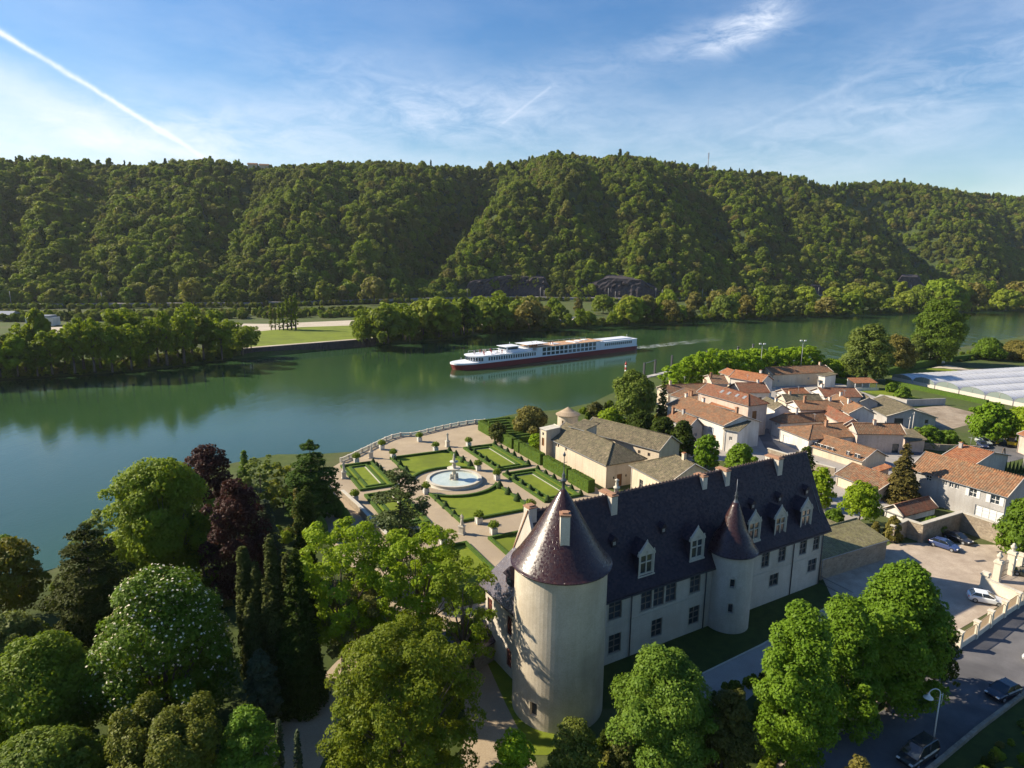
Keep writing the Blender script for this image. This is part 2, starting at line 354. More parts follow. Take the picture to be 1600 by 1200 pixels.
def INP(Q, ax, px_, py_):
    """where the view ray of a photo pixel meets the upright plane through Q along the level direction ax -> (distance along, height)"""
    dd = ray(px_, py_); k, t, z = np.linalg.solve(np.array([dd, [-ax[0], -ax[1], 0.0], [0, 0, -1.0]]).T, np.array(Q, float) - EYE); return t, z + Q[2]
def panel(mb, p0, p1, z0, z1, ops=(), depth=0.2, m=0, mr=None):
    """upright wall face from p0 to p1 (outside on the right hand) with rectangular openings (s0, s1, z0, z1) and their reveals"""
    p0 = np.array(p0[:2], float); p1 = np.array(p1[:2], float); L = np.linalg.norm(p1 - p0); t = (p1 - p0) / L; inn = np.array([-t[1], t[0]]) * depth
    ops = [q for q in ops if q[0] > 0.02 and q[1] < L - 0.02]
    ss = sorted({0.0, float(L), *[q[0] for q in ops], *[q[1] for q in ops]}); zs = sorted({z0, z1, *[q[2] for q in ops if z0 < q[2] < z1], *[q[3] for q in ops if z0 < q[3] < z1]})
    pt = lambda s, z: (*(p0 + t * s), z)
    for i in range(len(ss) - 1):
        for k in range(len(zs) - 1):
            sm, zm = (ss[i] + ss[i + 1]) / 2, (zs[k] + zs[k + 1]) / 2
            if any(q[0] < sm < q[1] and q[2] < zm < q[3] for q in ops): continue
            mb.poly([pt(ss[i], zs[k]), pt(ss[i + 1], zs[k]), pt(ss[i + 1], zs[k + 1]), pt(ss[i], zs[k + 1])], m)
    mr = m if mr is None else mr
    for a, b, c, e in ops:
        f = lambda s, z, dd: (*(p0 + t * s + inn * dd), z)
        mb.poly([f(a, c, 0), f(b, c, 0), f(b, c, 1), f(a, c, 1)], mr); mb.poly([f(a, e, 1), f(b, e, 1), f(b, e, 0), f(a, e, 0)], mr)
        mb.poly([f(a, c, 0), f(a, c, 1), f(a, e, 1), f(a, e, 0)], mr); mb.poly([f(b, c, 1), f(b, c, 0), f(b, e, 0), f(b, e, 1)], mr)
def wbox(mb, p0, t, s0, s1, d0, d1, z0, z1, m=0):
    """box on a wall: s along it, d inwards from its face"""
    n_ = np.array([-t[1], t[0]]); q = lambda s, d_: tuple(np.array(p0[:2]) + np.array(t) * s + n_ * d_)
    mb.prism([q(s0, d0), q(s1, d0), q(s1, d1), q(s0, d1)], z0, z1, m)
def window(parent, p0, p1, op, frame_m, glass_m, cols_=2, rows_=2, surround=None, depth=0.2, name='window', bar=0.06, sill=None, shutters=None, mull=0.08):
    p0 = np.array(p0[:2], float); p1 = np.array(p1[:2], float); t = (p1 - p0) / np.linalg.norm(p1 - p0); a, b, c, e = op
    mb = MB(); d0, d1 = depth - 0.08, depth - 0.02
    for s0, s1 in ((a, a + bar), (b - bar, b)): wbox(mb, p0, t, s0, s1, d0, d1, c, e)
    for z0, z1 in ((c, c + bar), (e - bar, e)): wbox(mb, p0, t, a + bar, b - bar, d0, d1, z0, z1)
    for i in range(1, cols_): m_ = a + (b - a) * i / cols_; wbox(mb, p0, t, m_ - mull / 2, m_ + mull / 2, d0 + .004, d1, c + bar, e - bar)
    for i in range(1, rows_): m_ = c + (e - c) * i / rows_; wbox(mb, p0, t, a + bar, b - bar, d0 + .008, d1, m_ - mull / 2, m_ + mull / 2)
    mats = [frame_m]
    if surround is not None:
        mats.append(surround); g = 0.14
        wbox(mb, p0, t, a - g, a, -.03, .05, c, e, 1); wbox(mb, p0, t, b, b + g, -.03, .05, c, e, 1); wbox(mb, p0, t, a - g, b + g, -.03, .05, e, e + g, 1); wbox(mb, p0, t, a - g - .04, b + g + .04, -.06, .05, c - g, c, 1)
    o = mb.build(name, mats, parent)
    g = MB(); wbox(g, p0, t, a + .01, b - .01, d1 + .005, d1 + .02, c + .01, e - .01); g.build('pane', glass_m, o)
    if shutters is not None:
        w_ = (b - a) / 2
        for s0, s1 in ((a - w_ - .03, a - .03), (b + .03, b + w_ + .03)):
            sb = MB(); wbox(sb, p0, t, s0, s1, -.06, -.01, c - .02, e + .02)
            for k in range(1, 6): z = c + (e - c) * k / 6; wbox(sb, p0, t, s0 + .06, s1 - .06, -.075, -.06, z - .02, z + .02)
            sb.build('shutter', shutters, o)
    return o
# ---------------------------------------------------------------- shared materials
M_grass = varied('grass_blades', (0.12, 0.16, 0.010), (0.165, 0.205, 0.014), 0.9, 0.9, 0.5, 0.05, big=((0.095, 0.12, 0.012), 0.12, 0.6), pos='World', fine=14)
M_wildgrass = varied('rough_ground_cover', (0.045, 0.07, 0.013), (0.075, 0.10, 0.022), 0.5, 0.95, 0.8, 0.12, big=((0.10, 0.09, 0.045), 0.09, 0.5), pos='World')
M_grass_painted_shade = varied('turf_painted_shade', (0.03, 0.045, 0.008), (0.05, 0.07, 0.012), 0.9, 0.95, 0.5, 0.05, pos='World', fine=14)  # darker copy of the grass, with shade put into its colour
M_gravel = varied('gravel', (0.32, 0.25, 0.165), (0.40, 0.318, 0.215), 0.25, 0.95, 0.5, 0.02, pos='World', fine=30, big=((0.27, 0.215, 0.155), 0.1, 0.5))
M_gravel_grey = varied('grey_gravel', (0.27, 0.25, 0.225), (0.34, 0.31, 0.28), 0.3, 0.95, 0.5, 0.02, pos='World', fine=50)
M_asphalt = varied('asphalt', (0.105, 0.102, 0.106), (0.15, 0.146, 0.148), 0.35, 0.9, 0.4, 0.01, pos='World', fine=60, big=((0.065, 0.064, 0.068), 0.2, 0.6))
M_soil = varied('ploughed_soil', (0.27, 0.21, 0.15), (0.38, 0.31, 0.23), 0.6, 0.95, 1.0, 0.25, pos='World', fine=8, big=((0.16, 0.12, 0.08), 0.1, 0.7))
M_sand = varied('pale_sand', (0.40, 0.34, 0.26), (0.5, 0.44, 0.35), 0.1, 0.95, 0.3, 0.05, pos='World')
M_bark = varied('bark', (0.085, 0.065, 0.05), (0.14, 0.115, 0.09), 3.0, 0.95, 0.8, 0.05)
M_forestfloor = varied('forest_floor', (0.035, 0.055, 0.012), (0.055, 0.075, 0.02), 0.05, 0.95, 0.6, 1.0, pos='World')
M_rock = varied('dark_rock', (0.036, 0.031, 0.034), (0.064, 0.054, 0.057), 0.12, 0.95, 1.0, 1.2, pos='World')
M_stone = varied('pale_limestone', (0.42, 0.385, 0.31), (0.52, 0.48, 0.40), 1.2, 0.8, 0.3, 0.02)
M_rubble = rubble('rubble_wall', (0.40, 0.33, 0.245), (0.25, 0.20, 0.15), (0.36, 0.31, 0.25))
M_metal_dark = plain('dark_metal', (0.06, 0.06, 0.065), 0.5, 0.5)
M_metal_grey = plain('grey_metal', (0.32, 0.33, 0.34), 0.45, 0.5, 0.3)
M_white = plain('white_paint', (0.78, 0.77, 0.74), 0.5)
M_glass = mat('window_glass', (0.03, 0.04, 0.05), 0.08, None, 0.9)
L_green = leaf_mat('leaves_green', (0.034, 0.085, 0.012), (0.075, 0.15, 0.018), 0.35)
L_bright = leaf_mat('leaves_bright', (0.085, 0.17, 0.014), (0.145, 0.25, 0.02), 0.42)
L_lime = leaf_mat('leaves_lime', (0.085, 0.18, 0.012), (0.14, 0.26, 0.02), 0.42)
L_gold = leaf_mat('leaves_gold', (0.052, 0.098, 0.010), (0.095, 0.145, 0.016), 0.4)
L_dark = leaf_mat('leaves_dark', (0.016, 0.036, 0.010), (0.034, 0.06, 0.016), 0.2)
L_cedar = leaf_mat('needles_cedar', (0.014, 0.026, 0.008), (0.032, 0.046, 0.014), 0.15)
L_blue = leaf_mat('needles_blue', (0.022, 0.045, 0.04), (0.055, 0.085, 0.075), 0.15)
L_purple = leaf_mat('leaves_purple', (0.028, 0.011, 0.010), (0.062, 0.024, 0.018), 0.3)
L_olive = leaf_mat('leaves_olive', (0.06, 0.075, 0.025), (0.11, 0.12, 0.045), 0.3)
L_willow = leaf_mat('leaves_willow', (0.058, 0.105, 0.032), (0.092, 0.15, 0.05), 0.4)
L_brown = leaf_mat('leaves_brown', (0.026, 0.042, 0.014), (0.06, 0.075, 0.025), 0.3)
L_hedge = leaf_mat('hedge_leaves', (0.035, 0.07, 0.010), (0.065, 0.115, 0.015), 0.2, 2.0)
L_far = leaf_mat('far_leaves', (0.06, 0.12, 0.014), (0.10, 0.165, 0.02), 0.46, 0.05, tint=(0.15, 0.185, 0.022), world=True)
L_farbright = leaf_mat('far_bright_leaves', (0.065, 0.13, 0.016), (0.105, 0.175, 0.02), 0.46, 0.05)
L_flower = leaf_mat('blossom', (0.55, 0.52, 0.42), (0.7, 0.66, 0.55), 0.2)

# ---------------------------------------------------------------- river
def wfn(n, b):
    v = world_pos(n)
    f1 = n.noise(n.mapping(v, (1, 1, 1)), 1.1, 3, 0.6); f2 = n.noise(n.mapping(v, (1, 0.35, 1), (0, 0, 0.5)), 0.16, 5, 0.6, 0.8)
    sx_ = n.n('ShaderNodeSeparateXYZ'); n.l(v, sx_.inputs[0]); rough_zone = n.math('ADD', n.ramp(n.noise(n.mapping(v, (0.5, 1, 1)), 0.012, 3, 0.5), [(0.4, 0.2), (0.65, 0.6)]), n.math('MULTIPLY', n.math('MULTIPLY_ADD', sx_.outputs[0], 0.008, -0.3, clamp=True), 2.2))
    h = n.math('ADD', n.math('MULTIPLY', f1, 0.05), n.math('MULTIPLY', n.math('MULTIPLY', f2, 0.30), rough_zone))
    n.l(n.bump(h, 0.42, 1.0), b.inputs['Normal'])
    n.l(n.mix(n.ramp(n.noise(v, 0.01, 3, 0.5), [(0.4, 0.0), (0.6, 1.0)]), (0.024, 0.058, 0.022), (0.034, 0.078, 0.028)), b.inputs['Base Color'])
M_water = mat('river_water', (0.016, 0.055, 0.035), 0.05, wfn, 0.95); M_water.node_tree.nodes['Principled BSDF'].inputs['IOR'].default_value = 1.33
o = MB().poly([(-2200, -1000, 0), (3600, -1000, 0), (3600, 1900, 0), (-2200, 1900, 0)]).build('river', M_water); prop(o, kind='structure')

# ---------------------------------------------------------------- near bank
shore = [(-900, 1000), (-500, 985), (-200, 960), (0, 935), (60, 918), (130, 872), (230, 800), (330, 748), (430, 727), (500, 726), (538, 724), (640, 694), (700, 682), (745, 672),
         (800, 660), (860, 655), (905, 645), (940, 628), (975, 604), (1010, 596), (1060, 590), (1200, 578), (1262, 573), (1290, 584), (1318, 580), (1335, 570), (1400, 562), (1480, 553), (1600, 531), (1900, 500), (2500, 470)]
S = [P(x, y, 0)[:2] for x, y in shore]
def inland(pts, dist):
    out = []
    for i in range(len(pts)):
        a = pts[max(i - 1, 0)]; b = pts[min(i + 1, len(pts) - 1)]; t = (b - a) / np.linalg.norm(b - a); out.append(pts[i] + np.array([t[1], -t[0]]) * dist)
    return out
T = inland(S, 4.5)
mb = MB()
for i in range(len(S) - 1):
    mb.poly([(*S[i], -0.6), (*S[i + 1], -0.6), (*T[i + 1], G), (*T[i], G)][::-1])
mb.poly([(*p, G) for p in T][::-1] + [(-900, 60, G), (-900, -900, G), (2600, -900, G), (2600, 400, G)])
o = mb.build('ground', M_wildgrass); prop(o, kind='structure')
def sheet(name, pix, z, m, kind='structure'):
    pts = [P(x, y, G) for x, y in pix]; a = sum(pts[i][0] * pts[(i + 1) % len(pts)][1] - pts[(i + 1) % len(pts)][0] * pts[i][1] for i in range(len(pts)))
    if a < 0: pts = pts[::-1]
    o = MB().poly([(p[0], p[1], G + z) for p in pts]).build(name, m); return prop(o, kind=kind)

# ---------------------------------------------------------------- far bank: plain, hill
def interp(x, pts): return float(np.interp(x, [p[0] for p in pts], [p[1] for p in pts]))
SH = [(-700, 640), (-200, 606), (0, 594), (200, 582), (380, 560), (580, 540), (700, 531), (760, 520), (1000, 508), (1200, 498), (1400, 491), (1600, 485), (2400, 466)]
FT = [(-700, 490), (0, 480), (400, 477), (650, 470), (800, 467), (1000, 470), (1200, 466), (1400, 462), (1600, 457), (2400, 448)]
SK = [(-700, 262), (0, 252), (60, 246), (150, 247), (230, 256), (340, 245), (400, 252), (450, 256), (520, 250), (600, 247), (690, 252), (740, 258), (780, 250), (830, 240), (900, 241), (1000, 243), (1060, 251), (1100, 258), (1180, 263), (1230, 268), (1270, 283), (1310, 279), (1385, 276), (1440, 286), (1510, 295), (1560, 296), (1600, 302), (1750, 320), (2400, 345)]
NB = 44
def hill_xy(x, b):
    """ground position at photo column x; b=0 hill foot, b=1 crest"""
    s = P(x, interp(x, FT), 4.0)[:2]; u_ = s / np.linalg.norm(s); L = np.linalg.norm(s)
    span = 370 + 40 * math.sin(x * 0.006) + (120 if x > 1280 else 0) * min(1, max(0, (x - 1280)) / 120)
    return u_ * (L + b * span), L + span
def vn(x, y, s):  # cheap smooth noise
    return math.sin(x * s * 1.3 + 1.7 * math.sin(y * s * .9)) * math.cos(y * s * 1.1 + 1.3 * math.sin(x * s * .7 + 2))
def hill_z(x, b):
    p, Lt = hill_xy(x, b); q, _ = hill_xy(x, 1.0)
    zt = HZ(q[0], q[1], interp(x, SK) + 13)
    f = 6.0 + (zt - 6.0) * (math.sin(math.pi / 2 * min(b, 1.0)) * 0.55 + min(b, 1) * 0.45)
    env = math.sin(math.pi * min(max(b, 0), 1)) ** 0.8
    xg = np.interp(b, [0, .35, .7, 1], [628, 690, 742, 775]); dx = x - xg
    f -= 62 * env * math.exp(-(dx / (42 if dx < 0 else 55)) ** 2)
    f += 26 * env * math.exp(-((dx - 120) / 90) ** 2)
    xg = np.interp(b, [0, .3, .7, 1], [1490, 1440, 1360, 1272]); dx = x - xg
    f -= 62 * env * math.exp(-(dx / (34 if dx > 0 else 50)) ** 2)
    for c0, c1, dep, wd in ((1150, 1050, 30, 36), (960, 905, 20, 24), (330, 420, 24, 40), (120, 190, 22, 36), (520, 560, 16, 26), (1600, 1540, 26, 40), (1250, 1170, 20, 26), (20, 70, 16, 30), (860, 820, 14, 20)):
        f -= dep * env * math.exp(-((x - (c0 + (c1 - c0) * b)) / wd) ** 2)
    f += env * (9 * vn(p[0], p[1], 0.012) + 5 * vn(p[0] + 90, p[1], 0.045))
    if b > 1: f -= (b - 1) * 40
    return p, f
cols = list(range(-700, 2401, 20)); rows = []
for x in cols:
    r_ = []; s = P(x, interp(x, SH), 0)[:2]; u_ = s / np.linalg.norm(s)
    f0, _ = hill_xy(x, 0)
    r_.append((*s, -0.8)); r_.append((*(s + u_ * 3), 1.6)); r_.append((*(s + u_ * 7), 3.0)); r_.append((*(s + (f0 - s) * .5), 3.2)); r_.append((*(f0 - u_ * 14), 3.4))
    r_.append((*(f0 - u_ * 4), 6.0))
    for k in range(NB + 1):
        p, z = hill_z(x, k / NB); r_.append((*p, max(z, 6.0)))
    for b in (1.06, 1.2, 1.5, 2.2):
        p, z = hill_z(x, b); q, zt = hill_z(x, 1.0); r_.append((*p, zt - 10 * (b - 1)))
    rows.append(r_)
nr = len(rows[0]); vs = [v for r_ in rows for v in r_]; fs = []
mi = []
for i in range(len(rows) - 1):
    for k in range(nr - 1):
        fs.append((i * nr + k, (i + 1) * nr + k, (i + 1) * nr + k + 1, i * nr + k + 1)); mi.append(0 if k < 4 else 1)
me = bpy.data.meshes.new('hills'); me.from_pydata(vs, [], fs); me.materials.append(M_wildgrass); me.materials.append(M_forestfloor)
me.polygons.foreach_set('material_index', mi); me.polygons.foreach_set('use_smooth', [True] * len(fs)); me.update()
o = link('hills', me); prop(o, kind='structure')
def farp(x, y, z=3.2): return P(x, y, z)
def far_sheet(name, pix, m, z=3.25):
    pts = [farp(x, y, z) for x, y in pix]; a = sum(pts[i][0] * pts[(i + 1) % len(pts)][1] - pts[(i + 1) % len(pts)][0] * pts[i][1] for i in range(len(pts)))
    if a < 0: pts = pts[::-1]
    mb = MB(); mb.hexa([(p[0], p[1], 0.5) for p in pts], [tuple(p) for p in pts]); return prop(mb.build(name, m), kind='structure')
far_sheet('sand_yard', [(60, 512), (240, 505), (420, 506), (560, 500), (590, 512), (470, 516), (240, 530), (120, 528)], M_sand, 3.5)
far_sheet('sand_yard', [(590, 512), (760, 500), (900, 495), (900, 500), (760, 508), (600, 520)], M_sand, 3.55)
# railway ledge at the foot of the hill
mb = MB()
for x in range(-300, 1900, 40):
    def led(x):
        f0, _ = hill_xy(x, 0); u_ = f0 / np.linalg.norm(f0); return f0, u_
    (a, ua), (b, ub) = led(x), led(x + 40)
    mb.hexa([(*(a - ua * 9), 3), (*(b - ub * 9), 3), (*(b - ub * 1), 3), (*(a - ua * 1), 3)], [(*(a - ua * 9), 7.0), (*(b - ub * 9), 7.0), (*(b - ub * 1), 7.0), (*(a - ua * 1), 7.0)])
o = mb.build('railway_bed', M_gravel_grey); prop(o, kind='structure')
# sheet-pile quay wall
mb = MB(); q = [P(x, y, 0)[:2] for x, y in ((375, 559), (400, 556), (583, 540), (592, 537))]
tot_ = [np.linalg.norm(q[i + 1] - q[i]) for i in range(3)]
for i in range(3):
    n_ = int(tot_[i] / 0.8)
    for k in range(n_):
        a = q[i] + (q[i + 1] - q[i]) * k / n_; b = q[i] + (q[i + 1] - q[i]) * (k + 1) / n_; t_ = (b - a) / np.linalg.norm(b - a); nn = np.array([t_[1], -t_[0]]) * (0.35 if k % 2 else 0.0)
        a = a + nn; b = b + nn
        mb.prism([a, b, b - np.array([t_[1], -t_[0]]) * 1.2, a - np.array([t_[1], -t_[0]]) * 1.2], -1, 4.0)
q_in = [a_ + a_ / np.linalg.norm(a_) * 1.0 for a_ in q]
def quay_sheet(name, back, z, m, q2=None):
    pts = [tuple(a_) for a_ in (q2 or q_in)] + [tuple(P(x, y, z)[:2]) for x, y in back]; prop(MB().prism(pts, 0.5, z).build(name, m), kind='structure')
quay_sheet('riverside_lawn', [(582, 519), (563, 508), (470, 511), (402, 518), (380, 538)], 4.02, M_grass)
quay_sheet('towpath', [tuple()] if False else [], 4.05, M_sand, q_in[:4] + [a_ + a_ / np.linalg.norm(a_) * 3.2 for a_ in q_in[::-1]])
M_pile = varied('dark_sheet_piling', (0.05, 0.045, 0.05), (0.09, 0.075, 0.07), 0.5, 0.7, 0.3, 0.02)
prop(mb.build('quay_wall', M_pile), 'dark corrugated sheet piling wall along the lawn on the far bank', 'quay wall')
# rock cuttings at the hill foot
def rock_cut(xs, tops, label):
    v = []; f = []; n_ = 40; m_ = 9
    for i in range(n_ + 1):
        x = xs[0] + (xs[1] - xs[0]) * i / n_; f0, _ = hill_xy(x, 0.0); u_ = f0 / np.linalg.norm(f0); yt = interp(x, tops)
        zt = HZ(f0[0] + u_[0] * 8, f0[1] + u_[1] * 8, yt)
        for k in range(m_ + 1):
            b = k / m_; j_ = 1.6 * vn(x * 3, b * 30, 0.9) + rng.uniform(-.8, .8); pp = f0 + u_ * (-1 + b * 9 + j_ * (0 < k < m_)); v.append((*pp, 5.5 + (zt - 5.5) * b))
    for i in range(n_):
        for k in range(m_):
            a = i * (m_ + 1) + k; f.append((a, a + m_ + 1, a + m_ + 2, a + 1))
    # back and top make it a solid buttress
    nb = len(v)
    for i in range(n_ + 1):
        p = v[i * (m_ + 1) + m_]; u_ = np.array(p[:2]) / np.linalg.norm(p[:2]); v.append((p[0] + u_[0] * 25, p[1] + u_[1] * 25, p[2] + 3))
    for i in range(n_): f.append((i * (m_ + 1) + m_, (i + 1) * (m_ + 1) + m_, nb + i + 1, nb + i))
    me = bpy.data.meshes.new('rock_face'); me.from_pydata(v, [], f); me.materials.append(M_rock); o = link('rock_face', me); prop(o, kind='structure')
cuts = [((715, 868), [(715, 468), (735, 440), (790, 431), (850, 434), (868, 466)]), ((868, 1050), [(868, 466), (905, 447), (950, 434), (1000, 438), (1050, 462)]), ((1125, 1190), [(1125, 462), (1150, 449), (1190, 462)]),
        ((1245, 1320), [(1245, 464), (1265, 446), (1300, 447), (1320, 462)]), ((1385, 1452), [(1385, 462), (1405, 432), (1430, 433), (1452, 458)])]
for c_ in cuts: rock_cut(c_[0], c_[1], '')

# ---------------------------------------------------------------- trees of the far bank
def far_crown(name, w_, h_, form, n, size, m, seed, k=26):
    lob = crown_lobes(w_, h_, k, form, seed); p, nr_ = lobes_pts(lob, n, 0.2); return leaf_mesh(name, p, nr_, size, m, jit=0.35)
far_protos = []
for i, (w_, h_, form) in enumerate(((10, 9, 'dome'), (11, 10, 'round'), (9, 11, 'ovoid'), (12, 9, 'dome'), (8, 12, 'ovoid'))):
    far_protos.append((far_crown('crown', w_, h_, form, 2600, 0.85, L_far, 40 + i), w_, h_))
far_bright = [(far_crown('crown', 9, 12, 'open', 2300, 0.6, L_farbright, 60 + i, 34), 9, 12) for i in range(3)]
far_protos.append((far_crown('crown', 9, 11, 'open', 1900, 0.7, L_far, 47, 30), 9, 11)); far_protos.append((far_crown('crown', 7, 13, 'cone', 1800, 0.7, L_dark, 48, 30), 7, 13))
far_poplar = (far_crown('crown', 4, 20, 'ovoid', 1300, 0.7, L_farbright, 70, 26), 4, 20)
far_dark = (far_crown('crown', 7, 15, 'cone', 1500, 0.8, L_dark, 72, 24), 7, 15)
far_bushy = [(far_crown('crown', 9, 7, 'dome', 1300, 0.7, m_, 80 + i), 9, 7) for i, m_ in enumerate((L_far, L_farbright, L_olive))]
TR = trunk_mb(6, 0.3, 3, 11, 3, 5).mesh('trunk', M_bark)
CATN = {}
def far_tree(x, yb, yt, kind, label, group, wpx=None, lift=0.22, zb=3.2, pos=None):
    me, w_, h_ = kind; p = P(x, yb, zb) if pos is None else pos; zt = HZ(p[0], p[1], yt); hh = max(zt - p[2], 3.0)
    t = empty('tree', p, rng.uniform(0, 6.28), label, 'tree', group)
    ch = hh * (1 - lift); sx = (WID(p[0], p[1], wpx) / w_) if wpx else ch / h_ * rng.uniform(.85, 1.15)
    c = link('crown', me, t); c.location = (0, 0, hh * lift); c.scale = (sx, sx, ch / h_)
    tr = link('trunk', TR, t); tr.scale = (hh / 11 * .8, hh / 11 * .8, hh / 11 * .85); return t
gA = 'trees lining the far river bank on the left'
lab = lambda s: s
kindsA = [far_bright[0], far_bright[0], far_bright[1], far_protos[2], far_bright[2], far_bright[1]]
for i in range(34):
    x = -90 + i * 14.6 + rng.uniform(-5, 5); sh = interp(x, SH); row = i % 2
    far_tree(x, sh - 3 - row * 8 - rng.uniform(0, 4), sh - 52 - row * 16 - rng.uniform(0, 38) + (20 if x > 340 else 0), kindsA[int(rng.integers(6))], 'leafy tree in the dense row on the far bank left of the quay lawn', gA, wpx=rng.uniform(26, 46), lift=.2)
for i in range(7):
    far_tree(424 + i * 6.4, 517 + rng.uniform(-1, 1), (478, 480, 476, 472, 468, 462, 459)[i], far_poplar, 'slim upright poplar in the row beside the far bank lawn', 'poplars beside the far bank lawn', lift=.12)
for i in range(34):
    x = 558 + i * 7.0 + rng.uniform(-3, 3); sh = interp(x, SH)
    if x > 790: break
    dk = 690 < x < 762 and i % 2 == 0
    far_tree(x, sh - 2 - rng.uniform(0, 12), sh - 44 - rng.uniform(0, 22), far_dark if dk else [far_bright[0], far_protos[0], far_bright[2], far_protos[3]][int(rng.integers(4))],
             'dark conifer among the trees on the far bank behind the ship' if dk else 'bushy tree in the clump on the far bank right of the lawn', 'conifers on the far bank' if dk else 'trees in the clump right of the far lawn', lift=.12)
for i in range(58):
    x = 770 + i * 15.2 + rng.uniform(-5, 5); sh = interp(x, SH); row = rng.uniform(0, 1)
    hgt = 26 + 13 * vn(x, 3, .03) + rng.uniform(-6, 10) + (14 if x > 1420 else 0)
    far_tree(x, sh - 2 - row * 7, sh - hgt - row * 8, [*far_bushy, far_protos[0], far_protos[3], far_bright[1]][int(rng.integers(6))], 'rounded tree in the long row under the railway on the far bank', 'trees along the far bank under the railway', lift=.05)
for i in range(30):
    x = 575 + i * 36 + rng.uniform(-8, 8); sh = interp(x, SH)
    far_tree(x, sh - 14 - rng.uniform(0, 8) * (1 if x < 1000 else .4), sh - 44 - rng.uniform(0, 10), far_protos[int(rng.integers(5))], 'tree standing back from the water on the far bank plain', 'trees on the far bank plain', lift=.08)
# scrub along the water line and along the railway ledge, and the wooded hillside: uncountable masses
def scatter(name, pts, scl, protos, label, cat, wt=None):
    me = bpy.data.meshes.new(name); n = len(pts); me.vertices.add(n); me.vertices.foreach_set('co', np.array(pts, float).ravel())
    at = me.attributes.new('scl', 'FLOAT_VECTOR', 'POINT'); at.data.foreach_set('vector', np.array(scl, float).ravel())
    at = me.attributes.new('spin', 'FLOAT', 'POINT'); at.data.foreach_set('value', rng.uniform(0, 6.28, n))
    at = me.attributes.new('pick', 'INT', 'POINT'); at.data.foreach_set('value', (rng.integers(0, len(protos), n) if wt is None else rng.choice(len(protos), n, p=wt)).astype(np.int32))
    me.update(); o = link(name, me); prop(o, label, cat, None, 'stuff')
    ng = bpy.data.node_groups.new(name + '_nodes', 'GeometryNodeTree'); ng.interface.new_socket('Geometry', in_out='INPUT', socket_type='NodeSocketGeometry'); ng.interface.new_socket('Geometry', in_out='OUTPUT', socket_type='NodeSocketGeometry')
    nn = ng.nodes; L = ng.links; gi = nn.new('NodeGroupInput'); go = nn.new('NodeGroupOutput'); ip = nn.new('GeometryNodeInstanceOnPoints'); jn = nn.new('GeometryNodeJoinGeometry')
    for pr in reversed(protos):
        oi = nn.new('GeometryNodeObjectInfo'); oi.inputs['Object'].default_value = pr; oi.inputs['As Instance'].default_value = True; oi.transform_space = 'ORIGINAL'; L.new(oi.outputs['Geometry'], jn.inputs[0])
    L.new(gi.outputs[0], ip.inputs['Points']); L.new(jn.outputs[0], ip.inputs['Instance']); ip.inputs['Pick Instance'].default_value = True
    def attr(nm, ty):
        a = nn.new('GeometryNodeInputNamedAttribute'); a.data_type = ty; a.inputs['Name'].default_value = nm; return a.outputs[0]
    L.new(attr('scl', 'FLOAT_VECTOR'), ip.inputs['Scale']); L.new(attr('pick', 'INT'), ip.inputs['Instance Index'])
    cx = nn.new('ShaderNodeCombineXYZ'); L.new(attr('spin', 'FLOAT'), cx.inputs[2]); L.new(cx.outputs[0], ip.inputs['Rotation'])
    L.new(ip.outputs[0], go.inputs[0]); md = o.modifiers.new('scatter', 'NODES'); md.node_group = ng; return o
# five trees that stand at the hill foot also lend their crowns to the wood behind them
lend = []
for i, x in enumerate((245, 355, 505, 585, 1075, 300, 455)):
    t = far_tree(x, interp(x, FT) - 1, interp(x, FT) - 30 - 3 * i, far_protos[i], ('broad', 'tall', 'slender', 'low spreading', 'narrow upright', 'loose airy', 'dark pointed')[i] + ' tree at the hill foot, ' + ('far left', 'left of the poplars', 'above the sandy yard', 'left of the rock cutting', 'right of the large rock cutting', 'between the two leftmost masts', 'just above the poplar row')[i], None, lift=.1, zb=7)
    lend.append(t.children[0])
pts = []; scl = []
def in_cut(x, p, z):
    q = np.array([p[0], p[1], z + 14]) - EYE; yy = CY - q.dot(_u) * F / q.dot(_f)
    for (a, b), tops in cuts:
        if a < x < b and yy > interp(x, tops) + 1: return True
    return False
for i in range(18500):
    x = rng.uniform(-160, 1790); b = rng.random() ** 0.95 * 1.1 - .01; p, z = hill_z(x, b)
    if in_cut(x, p, z): continue
    if z < 6: z = 6
    s = rng.uniform(.56, 1.12) * (1.4 if rng.random() < .15 else 1) * (1 if b < .9 else .85) * (1.12 if b < .2 else 1); pts.append((*p, z - 1)); scl.append((s, s, s * rng.uniform(.72, 1.15)))
scatter('forest', pts, scl, lend, 'mixed spring woodland covering the hillside across the river', 'forest', [.17, .16, .15, .15, .12, .21, .04])
pts = []; scl = []
for i in range(1500):
    x = rng.uniform(-160, 1790); p, z = hill_z(x, 1.0 + rng.uniform(-.03, .02)); s = rng.uniform(.25, .85) ** 1.2; pts.append((*p, z - 1)); scl.append((s * .8, s * .8, s * rng.uniform(.8, 1.7)))
for i in range(1500):
    x = rng.uniform(-160, 1790); f0, _ = hill_xy(x, 0); u_ = f0 / np.linalg.norm(f0); pp = f0 - u_ * rng.uniform(10, 20) if i % 3 else f0 + u_ * 2
    s = rng.uniform(.2, .42); pts.append((*pp, 4.0)); scl.append((s, s, s))
for i in range(1700):
    x = rng.uniform(-160, 1790)
    if 372 < x < 592: continue
    s = P(x, interp(x, SH), 0)[:2]; u_ = s / np.linalg.norm(s); pp = s + u_ * rng.uniform(0.5, 9); k = rng.uniform(.22, .5); pts.append((*pp, .3 + rng.uniform(0, 1.5))); scl.append((k, k, k * rng.uniform(.8, 1.2)))
for i in range(420):
    x = rng.uniform(0, 575); p = P(x, interp(x, [(0, 500), (575, 492)]) + rng.uniform(-5, 4), 3.2); k = rng.uniform(.3, .6); pts.append(p); scl.append((k, k, k))
